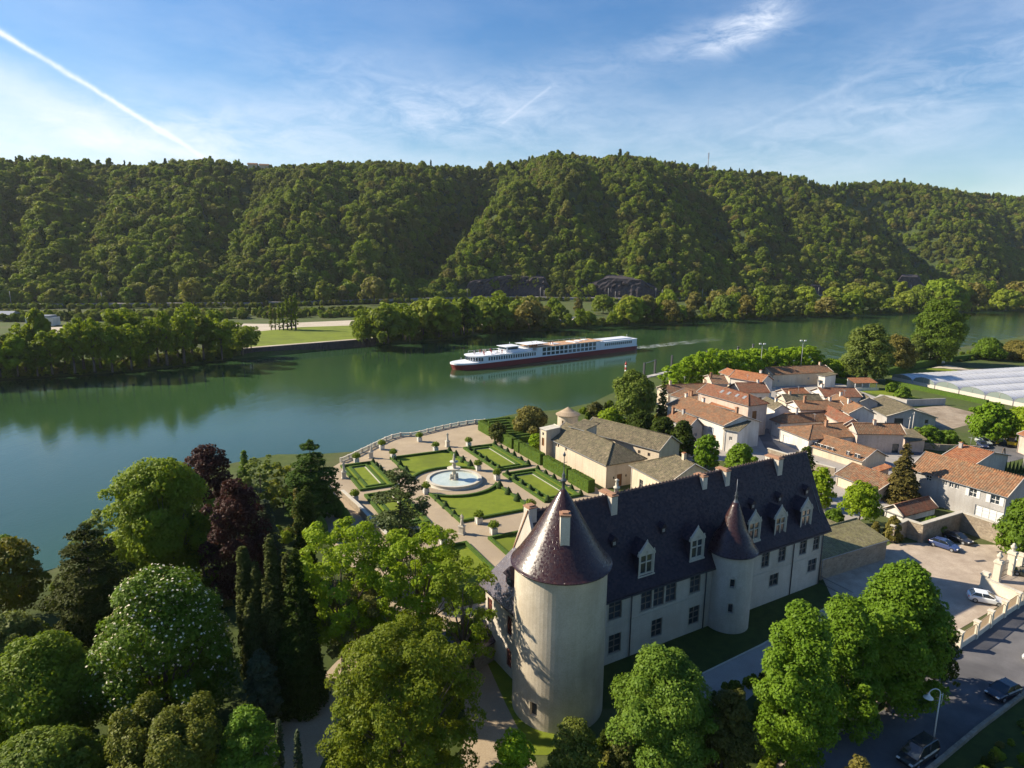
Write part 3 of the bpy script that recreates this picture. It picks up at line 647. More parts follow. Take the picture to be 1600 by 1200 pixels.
scatter('scrub', pts, scl, lend, 'green scrub along the far water line, railway ledge and ridge', 'scrub', [.2, .2, .18, .2, .02, .15, .05])
# ---------------------------------------------------------------- the castle
cA = P(945, 1040); cB = P(1278, 912); cu = (cB - cA) / np.linalg.norm(cB - cA); cn = np.array([-cu[1], cu[0], 0])
CRZ = math.atan2(cu[1], cu[0])
castle = empty('castle', cA, CRZ, 'cream castle with steep dark slate roof, two cone-roofed round towers and white dormers', 'castle')
M_render = varied('lime_render', (0.50, 0.45, 0.375), (0.58, 0.53, 0.455), 0.7, 0.9, 0.25, 0.02, big=((0.40, 0.35, 0.28), 0.22, 0.5), streak=.2)
M_tower = varied('tower_render', (0.46, 0.40, 0.30), (0.55, 0.485, 0.38), 0.8, 0.92, 0.35, 0.03, big=((0.34, 0.29, 0.215), 0.25, 0.6), streak=.22)
M_slate = slates('roof_slate', [(0.022, 0.017, 0.026), (0.034, 0.025, 0.036), (0.052, 0.034, 0.040), (0.018, 0.014, 0.022), (0.030, 0.022, 0.032)], 0.34, 0.26, 0.5, 0.2, 0.8, 0.3)
M_glaze = slates('glazed_tile', [(0.040, 0.015, 0.013), (0.030, 0.012, 0.013), (0.055, 0.023, 0.018), (0.022, 0.011, 0.015), (0.034, 0.014, 0.014)], 0.24, 0.2, 0.33, 0.5, 0.5, 0.32)
M_glaze2 = slates('glazed_slate', [(0.035, 0.022, 0.035), (0.05, 0.035, 0.05), (0.025, 0.018, 0.04), (0.06, 0.035, 0.035)], 0.24, 0.18, 0.26, 0.8, 0.7, 0.6)
M_brick = varied('brick', (0.27, 0.145, 0.09), (0.34, 0.20, 0.125), 3.0, 0.9, 0.5, 0.03)
M_frame_brown = plain('dark_brown_frame', (0.20, 0.165, 0.135), 0.6)
M_redshutter = plain('red_brown_shutter', (0.16, 0.05, 0.035), 0.6)
M_lead = plain('lead', (0.13, 0.14, 0.16), 0.4, 0.5, 0.5)
M_ridge = plain('ridge_tile', (0.13, 0.08, 0.07), .7)
D = 9.4; ZE = 8.85; ZR = 18.55; RT = 4.6; S0 = -10.5; SG = -7.8; S1 = 39.2
f_ops = [(0.2, 2.1, 5.5, 7.9), (0.4, 2.2, 1.2, 3.6), (5.0, 6.7, 5.3, 7.85), (6.95, 8.65, 5.3, 7.85), (8.9, 10.6, 5.3, 7.85), (6.9, 8.6, 1.3, 3.6), (12.9, 14.7, 5.4, 7.9), (13.1, 14.9, 1.1, 3.5),
         (26.1, 27.6, 5.6, 7.95), (29.5, 31.0, 5.6, 7.95), (28.1, 29.9, 2.3, 4.1), (34.0, 35.5, 5.6, 7.95), (37.0, 38.4, 5.6, 7.95), (36.3, 38.2, 2.4, 4.3)]
l_ops = [(0.5, 1.6, 1.0, 3.2), (0.5, 1.6, 4.9, 7.2), (4.9, 6.0, 1.0, 3.2), (4.9, 6.0, 4.9, 7.2), (7.6, 8.6, 5.0, 7.2), (7.6, 8.6, 1.0, 3.0)]
mb = MB(); sh = -S0
panel(mb, (S0, 0), (S1, 0), -.2, ZE, [(a + sh, b + sh, c, e) for a, b, c, e in f_ops])
panel(mb, (S1, 0), (S1, D), -.2, ZE); panel(mb, (S1, D), (S0, D), -.2, ZE); panel(mb, (S0, D), (S0, 0), -.2, ZE, l_ops)
mb.poly([(S1, 0, ZE), (S1, D, ZE), (S1, RT, ZR - .3)])
# free standing gable wall above the west lean-to
mb.hexa([(SG - .35, .1, ZE), (SG, .1, ZE), (SG, D - .1, ZE), (SG - .35, D - .1, ZE)], [(SG - .35, RT - .25, ZR + .35), (SG, RT - .25, ZR + .35), (SG, RT + .25, ZR + .35), (SG - .35, RT + .25, ZR + .35)])
mb.poly([(S0, 0, ZE), (S1, 0, ZE), (S1, D, ZE), (S0, D, ZE)])
wall = mb.build('wall', M_render, castle)
mb = MB(); mb.box(S0 - .06, 16.3, -.06, .02, 4.75, 4.92); mb.box(22.3, S1 + .05, -.06, .02, 4.75, 4.92); mb.build('string_course', M_stone, castle)
for q in f_ops: window(castle, (0, 0), (1, 0), q, M_frame_brown, M_glass, 2, 2 if q[3] - q[2] < 2 else 3, M_stone if q[0] < 16 else M_stone, bar=.07, mull=.12)
for a, b, c, e in l_ops: window(castle, (S0, D), (S0, 0), (a, b, c, e), M_redshutter, M_glass, 2, 3, None, bar=.25, mull=.16)
# main roof
def slope(mb, pts, th=0.22, m=0):
    b = [(p[0], p[1], p[2] - th) for p in pts]; mb.hexa(b, pts, m)
mb = MB(); ov = .55; kz = ZE - .45; mt = 1.1; mz = ZE + (ZR - ZE) * (mt / RT) - .35
slope(mb, [(SG + .003, -ov, kz), (S1 + .9, -ov, kz), (S1 + .9, mt, mz), (SG + .003, mt, mz)]); slope(mb, [(SG + .003, mt, mz), (S1 + .9, mt, mz), (S1 + .9, RT, ZR), (SG + .003, RT, ZR)])
slope(mb, [(SG + .003, RT, ZR), (S1 + .9, RT, ZR), (S1 + .9, D + ov, kz), (SG + .003, D + ov, kz)])
# west lean-to roof in front of the gable
zt = 13.6; f_ = (zt - ZE) / (ZR - ZE); ta = RT * f_; tb = D - (D - RT) * f_
slope(mb, [(SG - .36, ta, zt), (S0 - .6, -ov, kz), (SG - .36, -ov, kz + .01)][::-1], .2, 1)
mb.poly([(S0 - .6, D + ov, kz), (S0 - .6, -ov, kz), (SG - .36, ta, zt), (SG - .36, tb, zt)], 1); mb.poly([(S0 - .6, D + ov, kz - .18), (SG - .36, D + ov, kz - .18), (SG - .36, -ov, kz - .18), (S0 - .6, -ov, kz - .18)], 1)
mb.poly([(S0 - .6, -ov, kz), (S0 - .6, D + ov, kz), (S0 - .6, D + ov, kz - .18), (S0 - .6, -ov, kz - .18)][::-1], 1)
slope(mb, [(S0 - .6, D + ov, kz), (SG - .36, tb, zt), (SG - .36, D + ov, kz + .01)][::-1], .2, 1)
roof = mb.build('roof', [M_slate, M_glaze2], castle)
mb = MB()   # toothed ridge tiles
x = SG + .4
while x < S1 + .7:
    mb.hexa([(x, RT - .14, ZR - .08), (x + .5, RT - .14, ZR - .08), (x + .5, RT + .14, ZR - .08), (x, RT + .14, ZR - .08)], [(x + .03, RT - .05, ZR + .12), (x + .47, RT - .05, ZR + .12), (x + .47, RT + .05, ZR + .12), (x + .03, RT + .05, ZR + .12)])
    mb.bar((x + .25, RT, ZR + .1), (x + .25, RT, ZR + .3), .07, 0, 5, .03); x += .56
mb.build('ridge_tiles', M_ridge, roof)
mb = MB(); mb.hexa([(SG - .45, RT - .35, ZR + .2), (SG + .1, RT - .35, ZR + .2), (SG + .1, D + .2, kz + .25), (SG - .45, D + .2, kz + .25)], [(SG - .45, RT - .35, ZR + .42), (SG + .1, RT - .35, ZR + .42), (SG + .1, D + .2, kz + .5), (SG - .45, D + .2, kz + .5)]); mb.build('gable_coping', M_brick, castle)
def chimney(parent, s0, s1, t0, t1, z0, z1, body=None, pots=0):
    mb = MB(); mb.box(s0, s1, t0, t1, z0, z1); mb.box(s0 - .08, s1 + .08, t0 - .08, t1 + .08, z1, z1 + .14, 1); mb.box(s0 + .12, s1 - .12, t0 + .15, t1 - .15, z1 + .14, z1 + .3, 1)
    for i in range(pots): mb.lathe([(.14, 0), (.16, .3), (.11, .55)], ((s0 + s1) / 2, t0 + (t1 - t0) * (i + 1) / (pots + 1), z1 + .3), 8, 2)
    return mb.build('chimney', [body or M_render, M_brick, M_stone], parent)
for (pxx, wd, t0, t1, up_) in ((953, .9, 3.6, 6.0, .05), (1094, .8, 3.8, 5.4, -.15), (1128, .8, 3.7, 5.5, .0), (1207, .95, 3.6, 5.9, .1)):
    s_, _ = INP(cA + cn * RT, cu, pxx, 760); chimney(roof, s_ - wd / 2, s_ + wd / 2, t0, t1, ZR - 5, ZR + up_)
chimney(roof, SG - .3, SG + .7, RT - .5, RT + .6, ZR - 2, ZR + .55)
mb = MB(); mb.lathe([(.28, -1.5), (.28, 0), (.4, .05), (.4, .2), (.16, .3), (.22, .6), (.12, .9), (.3, 1.05), (.05, 1.2)], (4.9, RT + .5, ZR + .35), 10); mb.build('chimney_pot', M_stone, roof)
# big dormers with stone pediments
def dormer(pxx, pyb, pyt):
    s_, zb = INP(cA + cn * .35, cu, pxx, pyb); _, zt = INP(cA + cn * .35, cu, pxx, pyt); zb -= G; zt -= G
    wd = 1.2; zt = min(zt, zb + 4.0); zs = zb + (zt - zb) * .66; t0 = .35; tb_ = lambda z: RT * (z - ZE) / (ZR - ZE) + .5
    mb = MB(); panel(mb, (s_ - wd, t0), (s_ + wd, t0), zb, zs, [(.28, 2 * wd - .28, zb + .35, zs - .1)], .18, 0)
    mb.poly([(s_ - wd, t0, zs), (s_ + wd, t0, zs), (s_, t0, zt)], 0)
    for sg in (-1, 1):
        a = [(s_ + sg * wd, t0, zb), (s_ + sg * wd, t0, zs), (s_ + sg * wd, tb_(zs), zs), (s_ + sg * wd, tb_(zb), zb)]; mb.poly(a if sg < 0 else a[::-1], 1)
        mb.hexa([(s_ + sg * (wd + .18), t0 + .18, zs - .12), (s_, t0 + .18, zt), (s_, tb_(zt), zt), (s_ + sg * (wd + .18), tb_(zs), zs - .12)][::(1 if sg < 0 else -1)],
                [(s_ + sg * (wd + .18), t0 + .18, zs + .02), (s_, t0 + .18, zt + .16), (s_, tb_(zt), zt + .16), (s_ + sg * (wd + .18), tb_(zs), zs + .02)][::(1 if sg < 0 else -1)], 1)
        mb.hexa([(s_ + sg * (wd + .1), t0 - .08, zs - .1), (s_, t0 - .08, zt), (s_, t0 + .18, zt), (s_ + sg * (wd + .1), t0 + .18, zs - .1)][::(1 if sg < 0 else -1)],
                [(s_ + sg * (wd + .1), t0 - .08, zs + .12), (s_, t0 - .08, zt + .24), (s_, t0 + .18, zt + .24), (s_ + sg * (wd + .1), t0 + .18, zs + .12)][::(1 if sg < 0 else -1)], 0)
        mb.lathe([(.1, 0), (.14, .12), (.05, .3), (.09, .38), (.02, .5)], (s_ + sg * wd, t0 + .05, zs + .08), 8, 0)
        mb.box(s_ + sg * (wd - .09) - .09, s_ + sg * (wd - .09) + .09, t0 - .06, t0 + .01, zb, zs, 0)
    mb.lathe([(.1, 0), (.12, .1), (.05, .22), (.02, .32)], (s_, t0 + .05, zt + .18), 8, 0)
    mb.box(s_ - wd - .1, s_ + wd + .1, t0 - .14, t0 + .02, zb - .18, zb + .1, 0)
    mb.lathe([(.02, .02), (.16, .02)], (s_, t0 - .02, zs + .3), 8, 0)
    o = mb.build('dormer', [M_stone, M_slate], roof)
    # dormer window: mullioned cross with dark panes, kept in one piece (the roof is already its part)
    return o, s_, zb, zs, wd, t0
def dormer_glass(o, s_, zb, zs, wd, t0):
    a, b, c, e = s_ - wd + .28, s_ + wd - .28, zb + .35, zs - .1
    mb = MB(); mb.box(a, b, t0 + .12, t0 + .16, c, e, 1); m_ = (a + b) / 2
    mb.box(m_ - .07, m_ + .07, t0 + .0, t0 + .115, c, e); mb.box(a, b, t0 + .004, t0 + .11, c + (e - c) * .58, c + (e - c) * .58 + .13)
    for q in (a + .03, b - .09): mb.box(q, q + .06, t0 + .03, t0 + .108, c + .01, e - .01)
    g = mb.build('dormer_window', [M_stone, M_glass], castle)
for q in ((1009, 899, 846), (1088, 874, 822), (1177, 846, 801), (1218, 837, 789), (1258, 824, 778)): dormer_glass(*dormer(*q))
for pxx, pyy in ((958, 843), (1035, 823), (1175, 783), (1217, 772), (1259, 764)):
    # small hooded vents high on the slope
    t_ = 2.3; s_, z_ = INP(cA + cn * t_, cu, pxx, pyy); z_ = ZE + (ZR - ZE) * t_ / RT - .5
    mb = MB(); mb.box(s_ - .35, s_ + .35, t_ - .25, t_ + .6, z_, z_ + .8); mb.hexa([(s_ - .5, t_ - .4, z_ + .78), (s_ + .5, t_ - .4, z_ + .78), (s_ + .5, t_ + .9, z_ + 1.0), (s_ - .5, t_ + .9, z_ + 1.0)], [(s_ - .05, t_ - .4, z_ + 1.35), (s_ + .05, t_ - .4, z_ + 1.35), (s_ + .05, t_ + 1.0, z_ + 1.5), (s_ - .05, t_ + 1.0, z_ + 1.5)])
    mb.box(s_ - .2, s_ + .2, t_ - .27, t_ - .24, z_ + .25, z_ + .65, 1); mb.build('roof_vent', [M_slate, M_metal_grey], roof)
mb = MB(); mb.hexa([(S0 + .5, 4.1, ZE + 1.0), (S0 + 2.0, 4.1, ZE + 1.0), (S0 + 2.0, 5.7, ZE + 1.0), (S0 + .5, 5.7, ZE + 1.0)], [(S0 + .5, 4.1, ZE + 2.6), (S0 + 2.0, 4.1, ZE + 2.6), (S0 + 2.0, 5.7, ZE + 2.6), (S0 + .5, 5.7, ZE + 2.6)])
mb.hexa([(S0 + .2, 3.9, ZE + 2.6), (S0 + 2.6, 3.9, ZE + 2.6), (S0 + 2.6, 5.9, ZE + 2.6), (S0 + .2, 5.9, ZE + 2.6)], [(S0 + .5, 4.85, ZE + 3.7), (S0 + 2.8, 4.85, ZE + 3.7), (S0 + 2.8, 4.95, ZE + 3.7), (S0 + .5, 4.95, ZE + 3.7)]); mb.box(S0 + .47, S0 + .5, 4.4, 5.4, ZE + 1.2, ZE + 2.4, 1); mb.build('dormer', [M_slate, M_glass], roof)
for s_ in (3.5, 15.6, 32.6, 39.0):
    mb = MB(); mb.bar((s_, -.12, 0.05), (s_, -.12, ZE - .45), .07, 0, 6); mb.box(s_ - .13, s_ + .13, -.26, -.0, ZE - .75, ZE - .45); mb.build('downpipe', M_metal_dark, castle)
mb = MB(); mb.box(S0 - .1, 16.6, -ov - .14, -ov, kz - .3, kz - .16); mb.box(22.2, S1 + .9, -ov - .14, -ov, kz - .3, kz - .16); mb.build('gutter', M_metal_dark, castle)
# round corner tower
TX, TY, TRAD = -8.35, -2.45, 4.65
NS = 72
def ring_wall(mb, c, r, z0, z1, ops, n=NS, m=0, r0=None):
    """cylinder wall with small openings given as (angle, half width, z0, z1)"""
    r0 = r0 or r; zs = sorted({z0, z1, *[q[2] for q in ops], *[q[3] for q in ops]}); rr = lambda z: r0 + (r - r0) * (z - z0) / (z1 - z0)
    for i in range(n):
        a, b = 2 * math.pi * i / n, 2 * math.pi * (i + 1) / n; am = (a + b) / 2
        for k in range(len(zs) - 1):
            zm = (zs[k] + zs[k + 1]) / 2
            ish = lambda av: any(abs((av - q[0] + math.pi) % (2 * math.pi) - math.pi) * r < q[1] and q[2] < zm < q[3] for q in ops)
            hit = ish(am); st2 = 2 * math.pi / n
            pt = lambda an, z, dr=0: (c[0] + (rr(z) + dr) * math.cos(an), c[1] + (rr(z) + dr) * math.sin(an), z)
            A, B, C_, E_ = pt(a, zs[k]), pt(b, zs[k]), pt(b, zs[k + 1]), pt(a, zs[k + 1])
            if hit: mb.poly([pt(a, zs[k], -.35), pt(b, zs[k], -.35), pt(b, zs[k + 1], -.35), pt(a, zs[k + 1], -.35)], 1); mb.poly([A, B, pt(b, zs[k], -.35), pt(a, zs[k], -.35)], m); mb.poly([pt(a, zs[k + 1], -.35), pt(b, zs[k + 1], -.35), C_, E_], m)
            if hit and not ish(am - st2): mb.poly([A, pt(a, zs[k], -.35), pt(a, zs[k + 1], -.35), E_], m)
            if hit and not ish(am + st2): mb.poly([pt(b, zs[k], -.35), B, C_, pt(b, zs[k + 1], -.35)], m)
            if not hit: mb.poly([A, B, C_, E_], m)
def tower_angle(c, r, pxx, pyy):
    """angle round the tower at which the pixel's ray first meets it, and the height there (castle frame)"""
    o_ = EYE - cA; d_ = ray(pxx, pyy); L_ = lambda v: np.array([v.dot(cu), v.dot(cn), v[2]])
    o_, d_ = L_(o_), L_(d_); ax, ay = o_[0] - c[0], o_[1] - c[1]; a = d_[0] ** 2 + d_[1] ** 2; b = 2 * (ax * d_[0] + ay * d_[1]); cc = ax * ax + ay * ay - r * r
    disc = b * b - 4 * a * cc; k = (-b - math.sqrt(max(disc, 0))) / (2 * a); q = o_ + d_ * k; return math.atan2(q[1] - c[1], q[0] - c[0]), q[2]
an, az = tower_angle((TX, TY), TRAD, 835.5, 1109)
tw = MB(); ring_wall(tw, (TX, TY), TRAD, -.3, 16.4, [(an, .42, az - .75, az + .75)], r0=TRAD + .08)
tower = tw.build('round_tower', [M_tower, M_glass], castle)
def smooth_cone(prof, k=5):
    out = []
    for i in range(len(prof) - 1):
        for j in range(k): f = j / k; out.append((prof[i][0] * (1 - f) + prof[i + 1][0] * f, prof[i][1] * (1 - f) + prof[i + 1][1] * f))
    out.append(prof[-1]); return out
mb = MB(); mb.lathe([(TRAD - .1, 16.1), (5.08, 16.0), (5.1, 16.12)] + smooth_cone([(5.1, 16.12), (4.5, 16.8), (3.6, 18.1), (2.65, 19.6), (1.55, 21.5), (.75, 22.8), (.22, 23.6)], 3), (TX, TY, 0), 56, 0, True); mb.build('conical_roof', M_glaze, tower)
mb = MB(); mb.lathe([(.24, 0), (.16, .25), (.13, 1.0), (.3, 1.1), (.3, 1.25), (.12, 1.5), (.2, 1.7), (.08, 1.95), (.045, 2.2), (.035, 3.6), (.14, 3.7), (.14, 3.85), (.02, 4.1)], (TX, TY, 23.3), 10); mb.bar((TX, TY, 26.3), (TX + .35, TY, 26.3), .03, 0, 4); mb.build('finial', M_lead, tower)
an, _ = tower_angle((TX, TY), 3.5, 884, 830); cx_, cy_ = TX + 2.45 * math.cos(an), TY + 2.45 * math.sin(an)
mb = MB(); q = lambda a, b: (cx_ + a * math.cos(an) - b * math.sin(an), cy_ + a * math.sin(an) + b * math.cos(an))
mb.prism([q(-.45, -.45), q(.55, -.45), q(.55, .45), q(-.45, .45)], 18.2, 21.9); mb.prism([q(-.52, -.52), q(.62, -.52), q(.62, .52), q(-.52, .52)], 21.9, 22.1, 1); mb.prism([q(-.3, -.3), q(.4, -.3), q(.4, .3), q(-.3, .3)], 22.1, 22.25, 1); mb.build('chimney', [M_render, M_brick], tower)
# stair turret
UX, UY, UR = 19.35, -.55, 2.72
a1, z1_ = tower_angle((UX, UY), UR, 1144, 912); a2, z2_ = tower_angle((UX, UY), UR, 1141, 951)
tw = MB(); ring_wall(tw, (UX, UY), UR, -.3, 10.6, [(a1, .36, z1_ - .55, z1_ + .55), (a2, .36, z2_ - .6, z2_ + .6)], 60)
turret = tw.build('stair_turret', [M_render, M_glass], castle)
for a_, z_, h_ in ((a1, z1_, .55), (a2, z2_, .6)):
    mb = MB(); e = np.array([-math.sin(a_), math.cos(a_)]); o_ = np.array([UX + UR * math.cos(a_), UY + UR * math.sin(a_)]); nrm = np.array([math.cos(a_), math.sin(a_)])
    pts = [(-.5, -h_), (-.34, -h_), (-.34, h_ * .6)] ; arch = [(.34 * math.cos(k), h_ * .6 + .4 * math.sin(k)) for k in np.linspace(math.pi, 0, 9)]
    out_ = [(.5 * math.cos(k), h_ * .6 + .58 * math.sin(k)) for k in np.linspace(math.pi, 0, 9)]
    for k in range(8):
        ring = [out_[k], out_[k + 1], arch[k + 1], arch[k]]; f3 = lambda p, dd: (*(o_ + e * p[0] + nrm * dd), z_ + p[1]); mb.hexa([f3(p, -.1) for p in ring], [f3(p, .08) for p in ring])
    for sg in (-1, 1):
        ring = [(sg * .5, -h_), (sg * .34, -h_), (sg * .34, h_ * .6), (sg * .5, h_ * .6)]; mb.hexa([f3(p, -.1) for p in ring], [f3(p, .08) for p in ring])
    ring = [(-.55, -h_ - .15), (.55, -h_ - .15), (.55, -h_), (-.55, -h_)]; mb.hexa([f3(p, -.1) for p in ring], [f3(p, .1) for p in ring]); mb.build('window_surround', M_stone, turret)
mb = MB(); mb.lathe([(UR - .1, 10.35), (3.2, 10.2), (3.22, 10.3)] + smooth_cone([(3.22, 10.3), (2.75, 10.9), (2.25, 11.9), (1.6, 13.0), (.95, 14.9), (.35, 16.4)], 3), (UX, UY, 0), 48, 0, True); mb.build('conical_roof', M_glaze, turret)
mb = MB(); mb.lathe([(.42, 0), (.36, .1), (.2, .5), (.14, .9), (.24, 1.0), (.1, 1.2), (.16, 1.4), (.05, 1.7), (.03, 3.2)], (UX, UY, 16.2), 10); mb.build('finial', M_lead, turret)
# low slate-roofed annex behind the west end
an0 = (S0 - 6.2, 5.6); 
mb = MB(); panel(mb, (S0 - 6, 9.4), (S0 - 6, 5.2), 0, 2.6); panel(mb, (S0 - 6, 5.2), (S0, 7.2), 0, 2.6, [(2.2, 3.2, .05, 2.0)]); mb.poly([(S0 - 6, 9.4, 0), (S0, 9.4, 0), (S0, 9.4, 2.6), (S0 - 6, 9.4, 2.6)][::-1]); mb.poly([(S0 - 6, 9.4, 2.6), (S0 - 6, 5.2, 2.6), (S0 - 6, 9.4, 3.4)])
ann = empty('annex', (0, 0, 0)); ann.location = Vector(tuple(cA)); ann.rotation_euler = (0, 0, CRZ); prop(ann, 'low rubble stone annex with pale slate lean-to roof left of the castle end wall', 'annex')
mb.build('wall', M_rubble, ann); mb = MB(); slope(mb, [(S0 - 6.4, 4.8, 2.55), (S0 - .02, 6.9, 2.6), (S0 - .02, 9.6, 3.9), (S0 - 6.4, 9.6, 3.9)], .15); mb.build('roof', M_glaze2, ann)
# ---------------------------------------------------------------- formal garden
g3 = lambda x, y, z=G: P(500 + x / 4, 640 + y / 4, z)
GF = g3(836, 452)[:2]; ge2 = g3(1280, 635)[:2] - g3(960, 695)[:2]; ge2 /= np.linalg.norm(ge2); ge1 = np.array([ge2[1], -ge2[0]]); GRZ = math.atan2(ge2[1], ge2[0])
def gw(a, b, z=G): q = GF + ge1 * a + ge2 * b; return (q[0], q[1], z)
def gloc(p): v = np.array(p[:2]) - GF; return float(v.dot(ge1)), float(v.dot(ge2))
def gsheet(name, ab, z, m, kind='structure', parent=None):
    pts = [gw(a, b, G + z) for a, b in ab]; ar = sum(pts[i][0] * pts[(i + 1) % len(pts)][1] - pts[(i + 1) % len(pts)][0] * pts[i][1] for i in range(len(pts)))
    if ar < 0: pts = pts[::-1]
    o = MB().poly(pts).build(name, m); return prop(o, kind=kind)
sheet('garden_gravel', [(470, 770), (500, 742), (533, 722), (560, 709), (600, 690), (630, 681), (660, 678), (700, 671), (742, 663.5), (800, 672), (850, 700), (945, 772), (1010, 800), (990, 850), (900, 890), (800, 925), (700, 990), (620, 960), (560, 900), (520, 850)], .02, M_gravel)
M_hedgebox = varied('clipped_hedge', (0.035, 0.075, 0.010), (0.075, 0.13, 0.014), 2.5, 0.95, 1.0, 0.12, pos='World', fine=6)
M_lawn = M_grass
def inset(pts, d_):
    n = len(pts); ar = sum(pts[i][0] * pts[(i + 1) % n][1] - pts[(i + 1) % n][0] * pts[i][1] for i in range(n)); sg = 1 if ar > 0 else -1; out = []
    for i in range(n):
        p, a, b = np.array(pts[i]), np.array(pts[i - 1]), np.array(pts[(i + 1) % n]); u1 = (p - a) / np.linalg.norm(p - a); u2 = (b - p) / np.linalg.norm(b - p)
        n1 = np.array([-u1[1], u1[0]]) * sg; n2 = np.array([-u2[1], u2[0]]) * sg; m = n1 + n2; m /= max(np.linalg.norm(m), .2); out.append(tuple(p + m * d_ / max(m.dot(n1), .4)))
    return out
def parterre(ab, label, double=True):
    c = np.mean(np.array(ab), axis=0); root = empty('parterre', gw(*c), GRZ, label, 'parterre')
    L = [(b - c[1], -(a - c[0])) for a, b in ab]; ar = sum(L[i][0] * L[(i + 1) % len(L)][1] - L[(i + 1) % len(L)][0] * L[i][1] for i in range(len(L)))
    if ar < 0: L = L[::-1]
    I1 = inset(L, .5); mb = MB(); n = len(L)
    def strip(o_, i_, z):
        for k in range(n):
            j = (k + 1) % n; q = [o_[k], o_[j], i_[j], i_[k]]; mb.hexa([(*p, 0.0) for p in q], [(*p, z + rng.uniform(-.02, .02)) for p in q])
    strip(L, I1, .5)
    if double: I2 = inset(L, 1.5); I3 = inset(L, 1.95); strip(I2, I3, .42)
    mb.build('border_hedge', M_hedgebox, root)
    lw = MB(); lw.poly([(*p, .05) for p in inset(L, .45)]); lw.build('lawn', M_lawn, root)
    if double:
        gv = MB(); a_, b_ = inset(L, 1.95), inset(L, 2.25)
        for k in range(n): j = (k + 1) % n; gv.poly([(*a_[k], .056), (*a_[j], .056), (*b_[j], .056), (*b_[k], .056)])
        gv.build('gravel_edging', M_stone, root)
    return root
R_ = 8.7
arcA = [(-R_ * math.cos(t), R_ * math.sin(t)) for t in np.linspace(-1.0, 1.0, 15)]
arcB = [(R_ * math.cos(t), R_ * math.sin(t)) for t in np.linspace(1.0, -1.0, 15)]
parterre([(-20.7, 7.2), (-20.7, -7.3)] + arcA, 'lawn parterre on the river side of the fountain, its inner hedge curving round the basin', False)
parterre([(20.3, -7.2), (20.3, 7.6)] + arcB, 'lawn parterre on the castle side of the fountain, its inner hedge curving round the basin', False)
parterre([(-20.8, 11), (-20.8, 19), (-2.2, 19), (-2.2, 11)], 'oblong lawn parterre with double box border beside the maze', True)
parterre([(0.4, 11), (0.4, 19.2), (18.4, 19.2), (18.4, 11)], 'oblong lawn parterre with double box border just left of the tower spire', True)
parterre([(-19.6, -11.8), (-19.6, -18.8), (-2.6, -18.8), (-2.6, -11.8)], 'oblong lawn parterre left of the layered cedar', True)
parterre([(0.2, -11.8), (0.2, -18.8), (18, -18.8), (18, -11.8)], 'oblong lawn parterre half hidden under the layered cedar', True)
parterre([(28.2, -5.6), (28.2, 8), (44, 8), (44, -5.6)], 'lawn parterre cut off by the castle gable', False)
parterre([(28.2, -9.4), (28.2, -18), (46, -18), (46, -9.4)], 'lawn parterre seen through the light green trees in front of the castle end', False)
parterre([(-2, -24), (-2, -30), (-12, -30), (-12, -24)], 'small lawn bed below the garden wall', False)
# topiary cones
M_topiary = varied('topiary_leaves', (0.016, 0.036, 0.009), (0.04, 0.07, 0.014), 6, 0.95, 1.0, 0.1)
mb = MB(); mb.lathe([(.62, .0), (.68, .12), (.56, .45), (.3, .95), (.08, 1.3), (0.0, 1.36)], n=14); CONE = mb.mesh('topiary_cone', M_topiary)
def cone_at(a, b, label, group, s=1.0):
    o = link('topiary_cone', CONE, None, gw(a, b), rng.uniform(0, 6)); s *= rng.uniform(.9, 1.12); o.scale = (s, s, s * rng.uniform(.95, 1.1)); prop(o, label, 'topiary', group)
for k in range(4):
    cone_at(-19.6 + k * 4.1, 7.0, 'clipped yew cone on the maze side edge of the river side fountain lawn', 'cones along the river side fountain lawn', 1.25)
    cone_at(7.2 + k * 3.9, 7.0, 'large clipped yew cone on the right edge of the castle side fountain lawn', 'cones along the castle side fountain lawn', 1.3)
    if k < 3: cone_at(-18.5 + k * 4.1, -6.8, 'clipped yew cone on the left edge of the river side fountain lawn', 'cones on the left of the river side fountain lawn')
    if k < 3: cone_at(8.5 + k * 4.1, -6.8, 'clipped yew cone on the left edge of the castle side fountain lawn', 'cones on the left of the castle side fountain lawn')
for (a0, a1, b0, lb, gp) in ((-20, -3, 19.2, 'clipped yew cone on the path side of the oblong lawn beside the maze', 'cones of the lawn beside the maze, outer row'), (-19, -3, 11.9, 'clipped yew cone on the fountain side of the oblong lawn beside the maze', 'cones of the lawn beside the maze, inner row'),
                     (1, 18, 19.4, 'clipped yew cone along the tall hedge side of the oblong lawn left of the spire', 'cones of the lawn left of the spire, outer row'), (1, 18, 11.9, 'clipped yew cone on the fountain side of the oblong lawn left of the spire', 'cones of the lawn left of the spire, inner row'),
                     (-19, -4, -11.6, 'clipped yew cone along the oblong lawn left of the layered cedar', 'cones of the lawn left of the cedar')):
    for k in range(6): cone_at(a0 + (a1 - a0) * k / 5, b0, lb, gp)
mb = MB(); mb.lathe([(.95, 0), (1.15, .5), (1.05, 1.3), (.7, 2.2), (.25, 2.9), (0, 3.1)], n=18); BIGC = mb.mesh('clipped_cone', M_hedgebox)
for i, (x, y) in enumerate(((519, 797), (531, 806), (540, 819), (502, 832))):
    o = link('clipped_cone', BIGC, None, P(x, y)); prop(o, ('large egg-shaped clipped yew nearest the big dark cedar by the balustrade', 'middle egg-shaped clipped yew left of the garden wall', 'egg-shaped clipped yew just above the bright green trees', 'egg-shaped clipped yew standing apart to the left of its row')[i], 'topiary')
